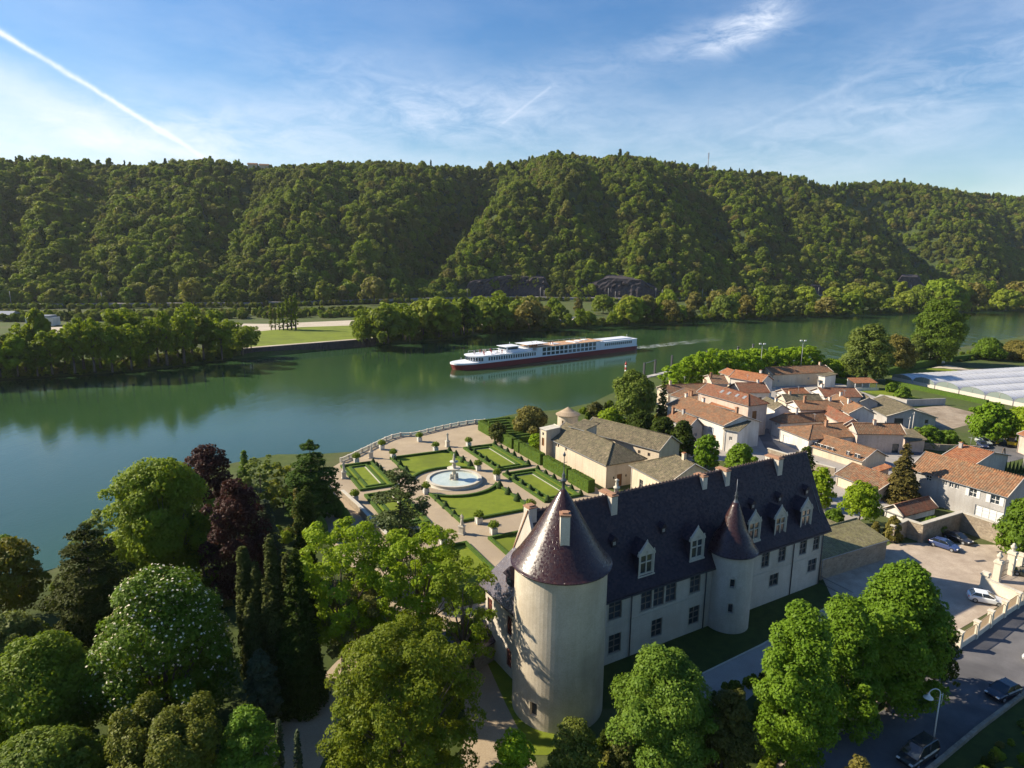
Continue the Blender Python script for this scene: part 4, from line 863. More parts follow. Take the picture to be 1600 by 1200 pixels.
# planters, statues
M_tub = plain('planter_white', (0.62, 0.6, 0.55), 0.7)
L_palm = leaf_mat('planter_leaves', (0.05, 0.11, 0.014), (0.10, 0.17, 0.025), 0.3, 2)
tub = MB(); tub.hexa([(-.42, -.42, 0), (.42, -.42, 0), (.42, .42, 0), (-.42, .42, 0)], [(-.5, -.5, 1.0), (.5, -.5, 1.0), (.5, .5, 1.0), (-.5, .5, 1.0)])
for sx in (-.46, .46):
    for sy in (-.46, .46): tub.box(sx - .07, sx + .07, sy - .07, sy + .07, -.0, 1.12)
tub.box(-.55, .55, -.55, .55, 1.0, 1.06); TUB = tub.mesh('tub', M_tub)
pts_ = sphere_pts(700); pts_[:, 2] = np.abs(pts_[:, 2]) * .75 + .1; rr_ = rng.uniform(.25, 1.15, 700)[:, None] ** 1.2
PLANT = leaf_mesh('bush', np.array([0, 0, 1.35]) + pts_ * rr_ * np.array([.85, .85, 1.15]), pts_, .17, L_palm, aspect=2.6)
PSTEM = MB().bar((0, 0, 1.0), (0, 0, 1.7), .07, 0, 5).mesh('stem', M_bark)
def planter(p, lb, gp=None, s=1.0):
    t = empty('planter', p, GRZ, lb, 'planter', gp); t.scale = (s, s, s); link('tub', TUB, t); b = link('bush', PLANT, t); b.rotation_euler = (0, 0, rng.uniform(0, 6)); link('stem', PSTEM, t)
for (x, y, lb) in ((228, 335, 'white tub with bushy plant by the balustrade, first from the dark cedar'), (387, 250, 'white tub with palm at the inward bend of the balustrade'), (458, 308, 'white tub with bush at the left corner of the river side fountain lawn'), (622, 200, 'white tub with palm against the middle of the balustrade'),
                   (723, 262, 'white tub with bush in front of the river side edge of the fountain lawn'), (929, 232, 'white tub with round ball-shaped tree near the lone statue and the maze'), (988, 380, 'white tub with palm right of the fountain lawn corner'), (1106, 440, 'white tub with small palm right of the fountain basin'),
                   (992, 712, 'white tub with spreading bush below the castle side fountain lawn'), (1085, 778, 'white tub with spreading bush beside the lawn cut off by the castle gable'), (662, 525, 'white tub with bush between the cedar and the fountain basin'), (220, 575, 'tub with bush in the shade beside the garden wall'), (1318, 640, 'tub with palm just above the brick chimney of the castle gable'), (770, 850, 'stone tub at the corner of the lawn behind the bright green trees')):
    planter(g3(x, y), lb)
def statue(p, lb, pose=0):
    t = empty('statue', p, GRZ + pose, lb, 'statue'); mb = MB(); mb.box(-.55, .55, -.55, .55, 0, .22); mb.box(-.42, .42, -.42, .42, .22, 1.35); mb.box(-.52, .52, -.52, .52, 1.35, 1.5); mb.box(-.34, .34, -.34, .34, 1.5, 1.62); mb.build('pedestal', M_stone, t)
    me = bpy.data.meshes.new('figure'); V = [(0, 0, .95), (0, 0, 1.2), (.02, 0, 1.45), (.02, .0, 1.58), (.04, .02, 1.74), (.2, 0, 1.42), (.3, .05, 1.15), (.14, .16, 1.0), (-.18, 0, 1.42), (-.32, .02, 1.2), (-.26, -.05, .95), (.1, 0, .85), (.12, .08, .45), (.1, .0, .05), (-.1, 0, .85), (-.12, -.02, .45), (-.13, -.1, .05)]
    Ed = [(0, 1), (1, 2), (2, 3), (3, 4), (2, 5), (5, 6), (6, 7), (2, 8), (8, 9), (9, 10), (0, 11), (11, 12), (12, 13), (0, 14), (14, 15), (15, 16)]; me.from_pydata(V, Ed, []); me.materials.append(M_stone)
    o = link('figure', me, t, (0, 0, 1.62)); o.scale = (1.12, 1.12, 1.12); md = o.modifiers.new('skin', 'SKIN'); rad = [.17, .14, .19, .07, .12, .08, .055, .05, .08, .055, .045, .12, .1, .06, .12, .1, .06]
    for v_, r_ in zip(me.skin_vertices[0].data if me.skin_vertices else [], rad): v_.radius = (r_, r_)
    if not me.skin_vertices: pass
    o.modifiers.new('sub', 'SUBSURF').levels = 1; o.modifiers['sub'].render_levels = 1
    dr = MB(); dr.lathe([(.3, .02), (.27, .4), (.2, .9), (.17, 1.05)], (0, 0, 1.62), 10); dr.build('drapery', M_stone, t); return o
def skin_fix(o, rad):
    me = o.data
    if not me.skin_vertices:
        bpy.context.view_layer.objects.active = o
    for v_, r_ in zip(me.skin_vertices[0].data, rad): v_.radius = (r_, r_)
for (x, y, lb, ps) in ((797, 232, 'pale stone statue standing alone on the gravel near the maze', 0), (320, 303, 'pale stone statue near the left end of the balustrade', 1.2), (887, 777, 'pale stone statue on pedestal on the crossing of gravel paths below the fountain', 2.2), (150, 430, 'weathered stone statue in the shade of the dark cedar at the edge of the lawn', 3)):
    statue(g3(x, y), lb, ps)
# fountain
ft = empty('fountain', gw(-.3, .2), GRZ, 'round stone fountain with pale blue basin and tall tiered centre column', 'fountain')
mb = MB(); mb.lathe([(5.9, 0), (5.9, .12), (5.65, .2), (5.6, .62), (5.72, .68), (5.72, .8), (5.05, .8), (5.05, .7), (5.12, .1)], n=64, smooth=False); mb.build('basin', M_stone, ft)
mb = MB(); mb.lathe([(7.4, .03), (5.85, .035)], n=48); mb.build('paving_ring', M_gravel, ft)
M_pool = mat('basin_water', (0.36, 0.52, 0.52), 0.08, lambda n, b: (n.l(n.mix(n.ramp(n.noise(coords(n), .9, 4, .6), [(0.3, 0), (0.7, 1)]), (0.40, 0.47, 0.43), (0.52, 0.58, 0.53)), b.inputs['Base Color']), n.l(n.bump(n.noise(coords(n), 3, 3, .6), .15, .1), b.inputs['Normal'])), 0.5)
mb = MB(); mb.lathe([(5.1, .5), (.2, .5)], n=48); mb.build('water', M_pool, ft)
mb = MB(); mb.lathe([(.9, .1), (.9, .6), (.55, .75), (.45, 1.0), (.6, 1.5), (.42, 2.0), (.35, 2.4), (.5, 2.6), (1.35, 2.75), (1.45, 2.95), (1.3, 2.95), (.4, 2.85), (.35, 3.2), (.45, 3.5), (.3, 3.9), (.35, 4.1), (.85, 4.2), (.9, 4.35), (.3, 4.3), (.25, 4.6), (.32, 4.8), (.2, 5.2), (.24, 5.4), (.12, 5.6), (.17, 5.75), (.14, 5.9), (.02, 5.98)], n=20)
for k in range(4):
    a = k * math.pi / 2; mb.lathe([(.0, .5), (.28, .55), (.22, 1.0), (.16, 1.35), (.2, 1.5), (.12, 1.7), (.02, 1.75)], (.75 * math.cos(a), .75 * math.sin(a), 0), 8)
mb.build('centre_column', M_stone, ft)
# balustrade above the river
bl_px = [(533, 722.5), (548, 716), (562, 709), (578, 701.5), (590, 695.5), (602, 689.5), (615, 684.5), (628, 682), (642, 682), (658, 679), (675, 674.5), (692, 670.5), (708, 667), (725, 664), (742, 661.5), (770, 660), (800, 658)]
bp = [P(x, y)[:2] for x, y in bl_px]; seg = [np.linalg.norm(bp[i + 1] - bp[i]) for i in range(len(bp) - 1)]; cum = [0] + list(np.cumsum(seg))
def along(d_):
    i = min(max(int(np.searchsorted(cum, d_) - 1), 0), len(seg) - 1); return bp[i] + (bp[i + 1] - bp[i]) * ((d_ - cum[i]) / seg[i])
bal = empty('balustrade', (*bp[0], G), 0, 'long curving stone balustrade between the garden gravel and the river', 'balustrade'); o0 = np.array([*bp[0], G])
loc3 = lambda p, z: (p[0] - o0[0], p[1] - o0[1], z)
npan = int(cum[-1] / 2.6); rail = MB()
for k in range(npan):
    a, b = along(cum[-1] * k / npan), along(cum[-1] * (k + 1) / npan); t = (b - a) / np.linalg.norm(b - a); nn = np.array([-t[1], t[0]]); q = lambda p, d1_, d2_: p + t * d1_ + nn * d2_
    for (z0, z1, hw) in ((0, .16, .2), (.86, 1.02, .2)): rail.hexa([loc3(q(a, .2, -hw), z0), loc3(q(b, -.2, -hw), z0), loc3(q(b, -.2, hw), z0), loc3(q(a, .2, hw), z0)], [loc3(q(a, .2, -hw), z1), loc3(q(b, -.2, -hw), z1), loc3(q(b, -.2, hw), z1), loc3(q(a, .2, hw), z1)])
    pn = MB(); L = np.linalg.norm(b - a) - .4; nb = max(int(L / .32), 3)
    for j in range(nb):
        c = q(a, .2 + L * (j + .5) / nb, 0); pn.lathe([(.07, .16), (.1, .32), (.045, .55), (.075, .86)], loc3(c, 0), 6)
    pn.build('baluster_panel', M_stone, bal)
    pd = MB(); pd.hexa([loc3(q(a, -.22, -.26), 0), loc3(q(a, .22, -.26), 0), loc3(q(a, .22, .26), 0), loc3(q(a, -.22, .26), 0)], [loc3(q(a, -.22, -.26), 1.1), loc3(q(a, .22, -.26), 1.1), loc3(q(a, .22, .26), 1.1), loc3(q(a, -.22, .26), 1.1)]); pd.build('pedestal', M_stone, bal)
rail.build('rail', M_stone, bal)
mb = MB()
for i in range(len(bp) - 1):
    t = (bp[i + 1] - bp[i]) / seg[i]; nn = np.array([-t[1], t[0]])
    q = [bp[i] + nn * .5, bp[i] - nn * 4, bp[i + 1] - nn * 4, bp[i + 1] + nn * .5]; mb.prism(q, -1, G + .012)
prop(mb.build('terrace_wall', M_rubble), 'rubble retaining wall of the garden terrace under the balustrade', 'retaining wall')
# garden wall on the left
def wall_run(name, pix, h, th, m, label, cat, coping=None, world_pts=None, dz=0.0):
    pts = world_pts or [P(x, y)[:2] for x, y in pix]; o0 = pts[0]; t_ = empty(name, (*o0, G + dz), 0, label, cat) if coping else None
    mb = MB(); cp = MB(); L = [p - o0 if coping else p for p in pts]
    for i in range(len(L) - 1):
        t = (L[i + 1] - L[i]) / np.linalg.norm(L[i + 1] - L[i]); nn = np.array([-t[1], t[0]]) * th / 2; e = t * th / 2 * .98; z0 = -.3 if coping else G - .3; hh = h if isinstance(h, (int, float)) else h[i]; hh = hh + (i % 2) * .004
        mb.prism([L[i] - nn - e * (i > 0), L[i + 1] - nn + e, L[i + 1] + nn + e, L[i] + nn - e * (i > 0)], z0, z0 + .3 + hh + (0 if coping else 0))
        if coping: nn = nn * 1.25; cp.prism([L[i] - nn - e, L[i + 1] - nn + e, L[i + 1] + nn + e, L[i] + nn - e], hh + .005, hh + .15)
    if coping: mb.build('wall', m, t_); cp.build('coping', coping, t_); return t_
    return prop(mb.build(name, m), label, cat)
wall_run('garden_wall', [(536, 778), (560, 800), (584, 826), (610, 852)], 1.4, .5, M_rubble, 'low garden wall with pale coping running past the egg-shaped yews', 'wall', M_stone)
# tall clipped hedges
def hedge(name, pts, h, w_, label, cat='hedge', m=None, leaves=True, dens=26):
    """clipped hedge: solid core with a coat of small leaves"""
    mb = MB(); P_ = []; N_ = []
    for i in range(len(pts) - 1):
        a, b = np.array(pts[i][:2]), np.array(pts[i + 1][:2]); L = np.linalg.norm(b - a); t = (b - a) / L; nn = np.array([-t[1], t[0]])
        q = [a - nn * w_ / 2, b - nn * w_ / 2 + t * .02 * i, b + nn * w_ / 2 + t * .02 * i, a + nn * w_ / 2]; mb.prism(q, G - .1, G + h - .06 - .003 * i)
        if leaves:
            for (ar, f) in ((L * h, 0), (L * h, 1), (L * w_, 2), (w_ * h, 3), (w_ * h, 4)):
                k = int(ar * dens); u = rng.random((k, 2))
                if f < 2: sg = 1 if f else -1; xy = a + t * (u[:, :1] * L) + nn * sg * w_ / 2; z = u[:, 1] * h; no = np.array([*(nn * sg), .3])
                elif f == 2: xy = a + t * (u[:, :1] * L) + nn * (u[:, 1:] - .5) * w_; z = np.full(k, h); no = np.array([0, 0, 1.0])
                else: e = a if f == 3 else b; xy = e + nn * (u[:, :1] - .5) * w_; z = u[:, 1] * h; no = np.array([*(t * (-1 if f == 3 else 1)), .3])
                P_.append(np.column_stack([xy, G + z - .02 + rng.normal(0, .03, k)])); N_.append(np.tile(no, (k, 1)))
    o = mb.build(name, M_hedgebox)
    if leaves:
        o = prop(o, label, cat); lm = leaf_mesh('foliage', np.vstack(P_), np.vstack(N_), .16, m or L_hedge, jit=.4); link('foliage', lm, o)
        return o
    return prop(o, label, cat)
HB = 22.2
h8 = lambda x, y: P(690 + x / 8, 640 + y / 8)
hseg = [('tall clipped hedge block joining the balustrade to the dark round shrub', (412, 262), (575, 335)), ('clipped hedge block between the dark round shrub and the maze opening', (742, 408), (900, 492)), ('narrow clipped hedge pillar left of the small garden doorway', (932, 508), (985, 540)),
        ('long clipped hedge in front of the outside stair', (1008, 548), (1280, 692)), ('long clipped hedge left of the hedge archway', (1320, 712), (1600, 880))]
for lb, a, b in hseg:
    a, b = h8(*a)[:2], h8(*b)[:2]; aa, _ = gloc(a); ab, _ = gloc(b); hedge('hedge', [gw(aa, HB), gw(ab, HB)], 2.7, 1.3, lb)
ae, _ = gloc(P(740 + 700 / 4.444, 560 + 850 / 4.444)); az_, _ = gloc(P(740 + 865 / 4.444, 560 + 925 / 4.444)); hedge('hedge', [gw(ae, HB), gw(az_, HB)], 2.7, 1.6, 'broad clipped hedge block ending in front of the cream end wall with the brown door')
# maze
mz = [[(-39, 24), (-39, 33), (-34, 36)], [(-37, 25.5), (-37, 31), (-33, 33.5)], [(-34.5, 25), (-34.5, 30.5), (-30, 33)], [(-32, 25), (-31.5, 29.5), (-27, 31.5)], [(-29.5, 25), (-28.5, 29), (-25, 30)], [(-26.5, 25), (-25.5, 28.5)], [(-24.5, 24.4), (-23.5, 29)], [(-22, 24.2), (-21.5, 30.5)], [(-19.5, 24), (-19.3, 31.5)]]
root = None
mzr = empty('hedge_maze', gw(-29, 28), 0, 'maze of clipped green hedge rows between the balustrade and the round stone turret', 'maze')
for row in mz:
    pts = [gw(a, b) for a, b in row]; o = hedge('hedge_row', pts, 1.7, .8, None, None, dens=14)
    for q in [o]:
        for key in ('label', 'category'): 
            if key in q: del q[key]
        q.parent = mzr; q.location = -mzr.location
# gravel and lawn near the castle
sheet('lawn', [(905, 1110), (945, 1035), (1288, 905), (1335, 925), (1180, 1020), (1100, 1062), (1000, 1105)], .03, M_grass_painted_shade)  # castle's shade on this lawn is painted into the turf colour
sheet('road_bank', [(960, 1290), (1060, 1200), (1150, 1110), (1260, 1010), (1340, 960), (1440, 1000), (1490, 1018), (1380, 1100), (1220, 1200), (1100, 1290)], .035, M_grass_painted_shade)
sheet('drive', [(1000, 1110), (1100, 1052), (1190, 1008), (1300, 945), (1340, 960), (1260, 1010), (1150, 1110), (1060, 1200), (980, 1180)], .05, M_gravel_grey)
wall_run('kerb', [(985, 1115), (1100, 1052), (1190, 1008), (1300, 945)], .12, .18, M_stone, 'thin stone kerb between the shaded castle lawn and the grey drive', 'kerb', None)
sheet('garden_path', [(700, 1000), (745, 1000), (790, 1100), (840, 1200), (880, 1290), (700, 1290), (730, 1130)], .045, M_gravel)
sheet('lawn', [(745, 1000), (765, 1000), (810, 1070), (905, 1110), (900, 1180), (830, 1180), (790, 1100)], .03, M_grass)
sheet('park_path', [(330, 1290), (440, 1130), (520, 1040), (560, 1000), (600, 1010), (540, 1110), (500, 1200), (480, 1290)], .045, M_gravel)
sheet('park_lawn', [(-300, 1400), (-200, 1050), (0, 1000), (100, 960), (200, 960), (330, 1080), (300, 1300)], .035, M_grass_painted_shade)
sheet('park_floor', [(-300, 1050), (0, 950), (120, 900), (240, 820), (340, 762), (440, 740), (500, 745), (470, 780), (510, 850), (560, 930), (560, 1000), (440, 1120), (330, 1290), (-300, 1500)], .02, M_grass_painted_shade)
sheet('park_floor', [(600, 1010), (640, 970), (705, 990), (735, 1130), (700, 1290), (490, 1290), (510, 1200), (545, 1110)], .02, M_grass_painted_shade)
# ---------------------------------------------------------------- village houses
T_or = tiles('orange_tiles', [(0.320, 0.117, 0.048), (0.400, 0.153, 0.066), (0.270, 0.090, 0.041), (0.430, 0.189, 0.086)], lichen=0.3)
T_br = tiles('brown_tiles', [(0.190, 0.086, 0.045), (0.270, 0.117, 0.057), (0.140, 0.068, 0.041), (0.310, 0.153, 0.074)], lichen=0.55)
T_red = tiles('red_tiles', [(0.220, 0.077, 0.041), (0.270, 0.099, 0.053), (0.160, 0.059, 0.034)], lichen=0.4)
T_mix = tiles('weathered_tiles', [(0.290, 0.126, 0.057), (0.220, 0.108, 0.057), (0.360, 0.167, 0.078), (0.160, 0.090, 0.053)], lichen=0.45)
T_grey = tiles('lichen_tiles', [(0.12, 0.10, 0.065), (0.19, 0.155, 0.10), (0.08, 0.068, 0.048), (0.25, 0.20, 0.13)], lichen=0.55, lcol=(0.10, 0.09, 0.055))
T_yel = tiles('mossy_tiles', [(0.20, 0.175, 0.09), (0.26, 0.23, 0.13), (0.15, 0.13, 0.075)], lichen=0.5, lcol=(0.13, 0.12, 0.05))
W_white = varied('white_plaster', (0.60, 0.565, 0.51), (0.68, 0.645, 0.59), 0.5, 0.9, 0.2, 0.02, big=((0.47, 0.42, 0.36), 0.25, 0.5), streak=.4)
W_cream = varied('cream_plaster', (0.54, 0.45, 0.33), (0.60, 0.51, 0.39), 0.5, 0.9, 0.2, 0.02, big=((0.43, 0.35, 0.26), 0.25, 0.5), streak=.4)
W_pink = varied('pinkish_plaster', (0.50, 0.39, 0.32), (0.56, 0.45, 0.37), 0.5, 0.9, 0.2, 0.02, big=((0.38, 0.30, 0.25), 0.3, 0.6), streak=.4)
W_grey = varied('grey_plaster', (0.36, 0.345, 0.33), (0.44, 0.42, 0.40), 0.5, 0.9, 0.25, 0.02, big=((0.28, 0.26, 0.24), 0.25, 0.6), streak=.4)
M_door = plain('brown_door', (0.22, 0.10, 0.035), 0.6)
M_shut_w = plain('white_shutter', (0.68, 0.67, 0.65), 0.6)
M_shut_b = plain('blue_grey_shutter', (0.30, 0.33, 0.38), 0.6)
M_verge = plain('pale_verge', (0.55, 0.50, 0.43), 0.8)
def house(A, B, C, ze, rise, roof_m, wall_m, label, ridge='l', hipA=0.0, hipB=0.0, ov=.4, base=None, chim=(), win=(), rf=.5, cat='house', depth=None, verge=True, shed=False, zb=0.0, group=None):
    """A, B, C: photo pixels of the eave corners (front left, front right, back right); ze eave height over the ground; ridge 'l' along A-B or 'w' across it"""
    if base: q = P(*base); ze = HZ(q[0], q[1], B[1]) - G
    z = G + ze; a, b, c = P(*A, z)[:2], P(*B, z)[:2], P(*C, z)[:2]; u = (b - a) / np.linalg.norm(b - a); n = np.array([-u[1], u[0]]); L = np.linalg.norm(b - a)
    Dp = float((c - b).dot(n)) if depth is None else depth; Dp = max(Dp, 2.0)
    L -= 2 * ov; Dp -= 2 * ov; o0 = a + u * ov + n * ov; rz = math.atan2(u[1], u[0])
    t = empty('house' if cat == 'house' else cat.replace(' ', '_'), (*o0, G), rz, label, cat, group); X0, X1, Y0, Y1 = 0, L, 0, Dp
    walls = {'f': ((0, 0), (L, 0)), 'r': ((L, 0), (L, Dp)), 'b': ((L, Dp), (0, Dp)), 'l': ((0, Dp), (0, 0))}; ops = {k: [] for k in walls}; wl = []
    for w_ in win:
        side, f, z0, wd, hh = w_[:5]; st = w_[5] if len(w_) > 5 else 'w'; p0, p1 = walls[side]; LL = math.dist(p0, p1); s = f * LL; op = (s - wd / 2, s + wd / 2, z0, min(z0 + hh, ze - .15)); ops[side].append(op); wl.append((side, op, st))
    mb = MB()
    for k, (p0, p1) in walls.items(): panel(mb, p0, p1, -.4, ze, ops[k], .18)
    rm = MB(); th = .16
    def sl(pts): rm.hexa([(p[0], p[1], p[2] - th) for p in pts], pts)
    x0, x1, y0, y1 = -ov, L + ov, -ov, Dp + ov
    if shed:
        sl([(x0, y0, ze), (x1, y0, ze), (x1, y1, ze + rise), (x0, y1, ze + rise)]); k = lambda y: ze + rise * (y + ov) / (Dp + 2 * ov) - .1
        mb.poly([(L, 0, ze), (L, Dp, ze), (L, Dp, k(Dp)), (L, 0, k(0))]); mb.poly([(0, Dp, ze), (0, 0, ze), (0, 0, k(0)), (0, Dp, k(Dp))]); mb.poly([(L, Dp, ze), (0, Dp, ze), (0, Dp, k(Dp)), (L, Dp, k(Dp))])
        ridge_line = ((x0, y1), (x1, y1))
    elif ridge == 'l':
        ym = y0 + (y1 - y0) * rf; zr = ze + rise; ha, hb = hipA, hipB
        sl([(x0, y0, ze), (x1, y0, ze), (x1 - hb, ym, zr), (x0 + ha, ym, zr)]); sl([(x0 + ha, ym, zr), (x1 - hb, ym, zr), (x1, y1, ze), (x0, y1, ze)])
        if hb: sl([(x1, y0, ze + .001), (x1, y1, ze + .001), (x1 - hb, ym, zr + .001)])
        else: mb.poly([(L, 0, ze), (L, Dp, ze), (L, ym, zr - .12)])
        if ha: sl([(x0, y1, ze + .001), (x0, y0, ze + .001), (x0 + ha, ym, zr + .001)])
        else: mb.poly([(0, Dp, ze), (0, 0, ze), (0, ym, zr - .12)])
        ridge_line = ((x0 + ha, ym), (x1 - hb, ym))
    else:
        xm = x0 + (x1 - x0) * rf; zr = ze + rise; ha, hb = hipA, hipB     # hipA front, hipB back
        sl([(x0, y1, ze), (x0, y0, ze), (xm, y0 + ha, zr), (xm, y1 - hb, zr)]); sl([(x1, y0, ze), (x1, y1, ze), (xm, y1 - hb, zr), (xm, y0 + ha, zr)])
        if ha: sl([(x0, y0, ze + .001), (x1, y0, ze + .001), (xm, y0 + ha, zr + .001)])
        else: mb.poly([(0, 0, ze), (L, 0, ze), (xm, 0, zr - .12)])
        if hb: sl([(x1, y1, ze + .001), (x0, y1, ze + .001), (xm, y1 - hb, zr + .001)])
        else: mb.poly([(L, Dp, ze), (0, Dp, ze), (xm, Dp, zr - .12)])
        ridge_line = ((xm, y0 + ha), (xm, y1 - hb))
    wo_ = mb.build('wall', wall_m, t)
    ro = rm.build('roof', roof_m, t)
    rd = MB(); (ax_, ay_), (bx_, by_) = ridge_line; zz = ze + rise
    rd.bar((ax_, ay_, zz + .02), (bx_, by_, zz + .02), .13, 0, 6)
    if not shed:
        cs = {'l': [(x0, y0), (x1, y0), (x1, y1), (x0, y1)]}['l']
        if ridge == 'l': ends = [(cs[0], 0), (cs[3], 0), (cs[1], 1), (cs[2], 1)]; hp = (hipA, hipB)
        else: ends = [(cs[0], 0), (cs[1], 0), (cs[2], 1), (cs[3], 1)]; hp = (hipA, hipB)
        for (cx2, cy2), e in ends:
            if hp[e] or verge: rd.bar((cx2, cy2, ze + .04), (*ridge_line[e], zz + .02), .10, 0 if hp[e] else 1, 5)
    rd.build('ridge_tiles', [roof_m, M_verge], ro)
    for (fx, fy, hh) in chim:
        xx, yy = L * fx, Dp * fy
        if shed: zc_ = ze + rise * fy
        elif ridge == 'l': zc_ = ze + rise * (1 - abs(yy - ym) / (Dp / 2 + ov))
        else: zc_ = ze + rise * (1 - abs(xx - xm) / (L / 2 + ov))
        cb = MB(); cb.box(xx - .32, xx + .32, yy - .3, yy + .3, zc_ - .6, zc_ + hh); cb.box(xx - .4, xx + .4, yy - .38, yy + .38, zc_ + hh, zc_ + hh + .1); cb.box(xx - .3, xx + .3, yy - .28, yy + .28, zc_ + hh + .1, zc_ + hh + .26, 1); cb.build('chimney', [wall_m if hh < 1.3 else M_brick, T_or], ro)
    for side, op, st in wl:
        p0, p1 = walls[side]
        if st == 'd': window(t, p0, p1, op, M_door, M_door, 2, 1, None, name='door', bar=.12, mull=.05)
        elif st == 'g': window(t, p0, p1, op, M_shut_w, M_shut_w, 4, 4, None, name='garage_door', bar=.12, mull=.06)
        elif st == 'k': window(t, p0, p1, op, M_metal_dark, M_glass, 1, 1, None, name='opening')
        else: window(t, p0, p1, op, M_white if st != 'b' else M_frame_brown, M_glass, 2, 1 if op[3] - op[2] < 1 else 2, None, shutters={'s': M_shut_w, 'c': M_shut_b}.get(st))
    gt = MB(); gt.box(x0, x1, y0 - .1, y0 - .002, ze - .16, ze - .06); gt.bar((.25, -.08, 0), (.25, -.08, ze - .1), .05, 0, 5); gt.build('gutter', M_metal_grey, t)
    return t
c4 = lambda x, y: (740 + x / 4.444, 560 + y / 4.444)
c5 = lambda x, y: (1000 + x / 5.333, 540 + y / 5.333)
c6 = lambda x, y: (1200 + x / 4, 560 + y / 4)
# castle outbuildings
house(c4(500, 545), c4(920, 745), c4(1182, 686), 6, 2.9, T_grey, W_cream, 'long cream hall with mossy roof behind the clipped hedges, brown door in its end', base=c4(915, 912), hipB=5.0, win=[('f', .16, 3.9, .6, .7, 'k'), ('f', .2, 3.9, .6, .7, 'k'), ('f', .34, 3.9, .6, .7, 'k'), ('r', .35, .02, 1.3, 2.6, 'd'), ('r', .2, 1.8, .35, .5, 'k'), ('r', .52, 1.8, .35, .5, 'k')], cat='hall')
house(c4(745, 500), c4(1293, 643), c4(1442, 590), 4.6, 2.6, T_grey, W_cream, 'long low cream outbuilding with mossy roof behind the hall, row of small square openings', win=[('f', .22, 1.6, .9, 1.5, 'b'), ('f', .4, 1.6, .9, 1.5, 'b'), ('f', .52, 1.6, .9, 1.7, 'b'), ('f', .76, 2.6, .7, .8, 'b'), ('f', .88, 2.6, .7, .8, 'b')], cat='outbuilding')
house(c4(1077, 738), c4(1345, 878), c4(1640, 790), 6, 3.2, T_grey, W_cream, 'cream outbuilding with wide mossy roof rising directly above the castle ridge', hipA=6.5, win=[('f', .3, 2.2, 1.2, 1.9, 'b'), ('f', .7, 2.2, 1.2, 1.9, 'b')], chim=[(.75, .5, 1.0)], cat='outbuilding')
t = house(c4(458, 480), c4(505, 500), c4(548, 478), 7.4, .3, M_stone, W_cream, 'small cream parapet block with red door and outside stair at the hall end', shed=True, ov=.1, win=[('f', .5, 3.4, 1.0, 1.9, 'd'), ('f', .5, 5.9, .7, .7, 'k')], cat='entrance block', depth=4)
st = empty('outside_stair', P(*c4(500, 690)), math.atan2(cu[1], cu[0]) - 1.9, 'pale outside stair climbing to the red door behind the hedge', 'stair'); mb = MB()
for k in range(14): mb.box(-.6, .6, k * .3 - 2.5, k * .3 - 2.2, 0, (k + 1) * .24)
mb.build('steps', M_stone, st); mb = MB(); mb.hexa([(.62, -2.5, .9), (.74, -2.5, .9), (.74, 1.8, 4.2), (.62, 1.8, 4.2)], [(.62, -2.5, 1.0), (.74, -2.5, 1.0), (.74, 1.8, 4.3), (.62, 1.8, 4.3)]); mb.build('handrail', M_stone, st)
# round dovecote turret with conical stone roof
p = P(*c4(650, 560)); dv = empty('dovecote', p, 0, 'round cream turret with shallow conical stone-tile roof beside the river', 'turret'); r_ = WID(p[0], p[1], 16); ztop = HZ(p[0], p[1], 641) - G
mb = MB(); ring_wall(mb, (0, 0), r_, -1, ztop - 1.0, [(-2.2, .35, ztop - 3.4, ztop - 2.2)], 36); mb.build('wall', [W_cream, M_glass], dv)
T_stone = slates('stone_tiles', [(0.36, 0.27, 0.18), (0.28, 0.21, 0.14), (0.42, 0.33, 0.23)], 0.3, 0.3, 0.85, 0.2, 0.7, .3)
mb = MB(); mb.lathe([(r_ - .1, ztop - 1.15), (r_ + .5, ztop - 1.1), (r_ + .5, ztop - .95), (r_ * .6, ztop - .1), (.05, ztop + .9)], n=30, smooth=False); mb.build('roof', T_stone, dv)
house(c4(660, 470), c4(770, 500), c4(800, 440), 8.0, .8, T_grey, W_cream, 'narrow cream block with dark flat roof between the dovecote and the rear outbuilding', shed=True, win=[('f', .5, 5.6, .8, .8, 'k')], cat='tower block', depth=5)
# village, nearest rows of the left cluster
house(c5(215, 492), c5(700, 668), c5(905, 600), 6.3, 2.0, T_mix, W_white, 'long white house with lichen-streaked orange roof and blue shutters left of the arched door', chim=[(.03, .5, .9), (.32, .55, 1.1), (.88, .55, 1.4)], win=[('f', .05, 3.4, .9, 1.4, 'c'), ('f', .2, 3.4, .9, 1.4, 'c'), ('f', .42, 3.2, .8, 1.4, 'c'), ('f', .64, 3.2, .9, 1.5, 'c'), ('f', .8, 3.2, .9, 1.5, 'c'), ('f', .56, .6, .8, 1.3, 'w'), ('f', .62, .02, 1.1, 2.3, 'd'), ('f', .85, .02, 1.5, 2.9, 'd'), ('r', .5, 3.4, .9, 1.3, 'w')])
house(c5(688, 692), c5(822, 718), c5(905, 652), 5.6, 1.3, T_grey, W_white, 'short white house wing with mossy roof beside the two round clipped trees', shed=True, win=[('f', .5, 3, .7, .9, 'w')], depth=7)
house(c5(205, 602), c5(410, 682), c5(507, 657), 4.6, 2.1, T_br, W_grey, 'small grey house with brown hipped roof half hidden by the dark shrubs', ridge='l', hipA=1.5, chim=[(.1, .3, 1.4), (.45, .5, 1.0)], win=[('r', .5, 2, .8, .9, 'w')])
house(c5(128, 352), c5(232, 392), c5(410, 290), 5.2, 1.6, T_br, W_cream, 'brown-roofed cream house with brick chimney nearest the landing stage', ridge='w', chim=[(.5, .15, 1.2), (.4, .9, 1.2)], win=[('f', .5, 2.4, .8, 1.0, 'w')])
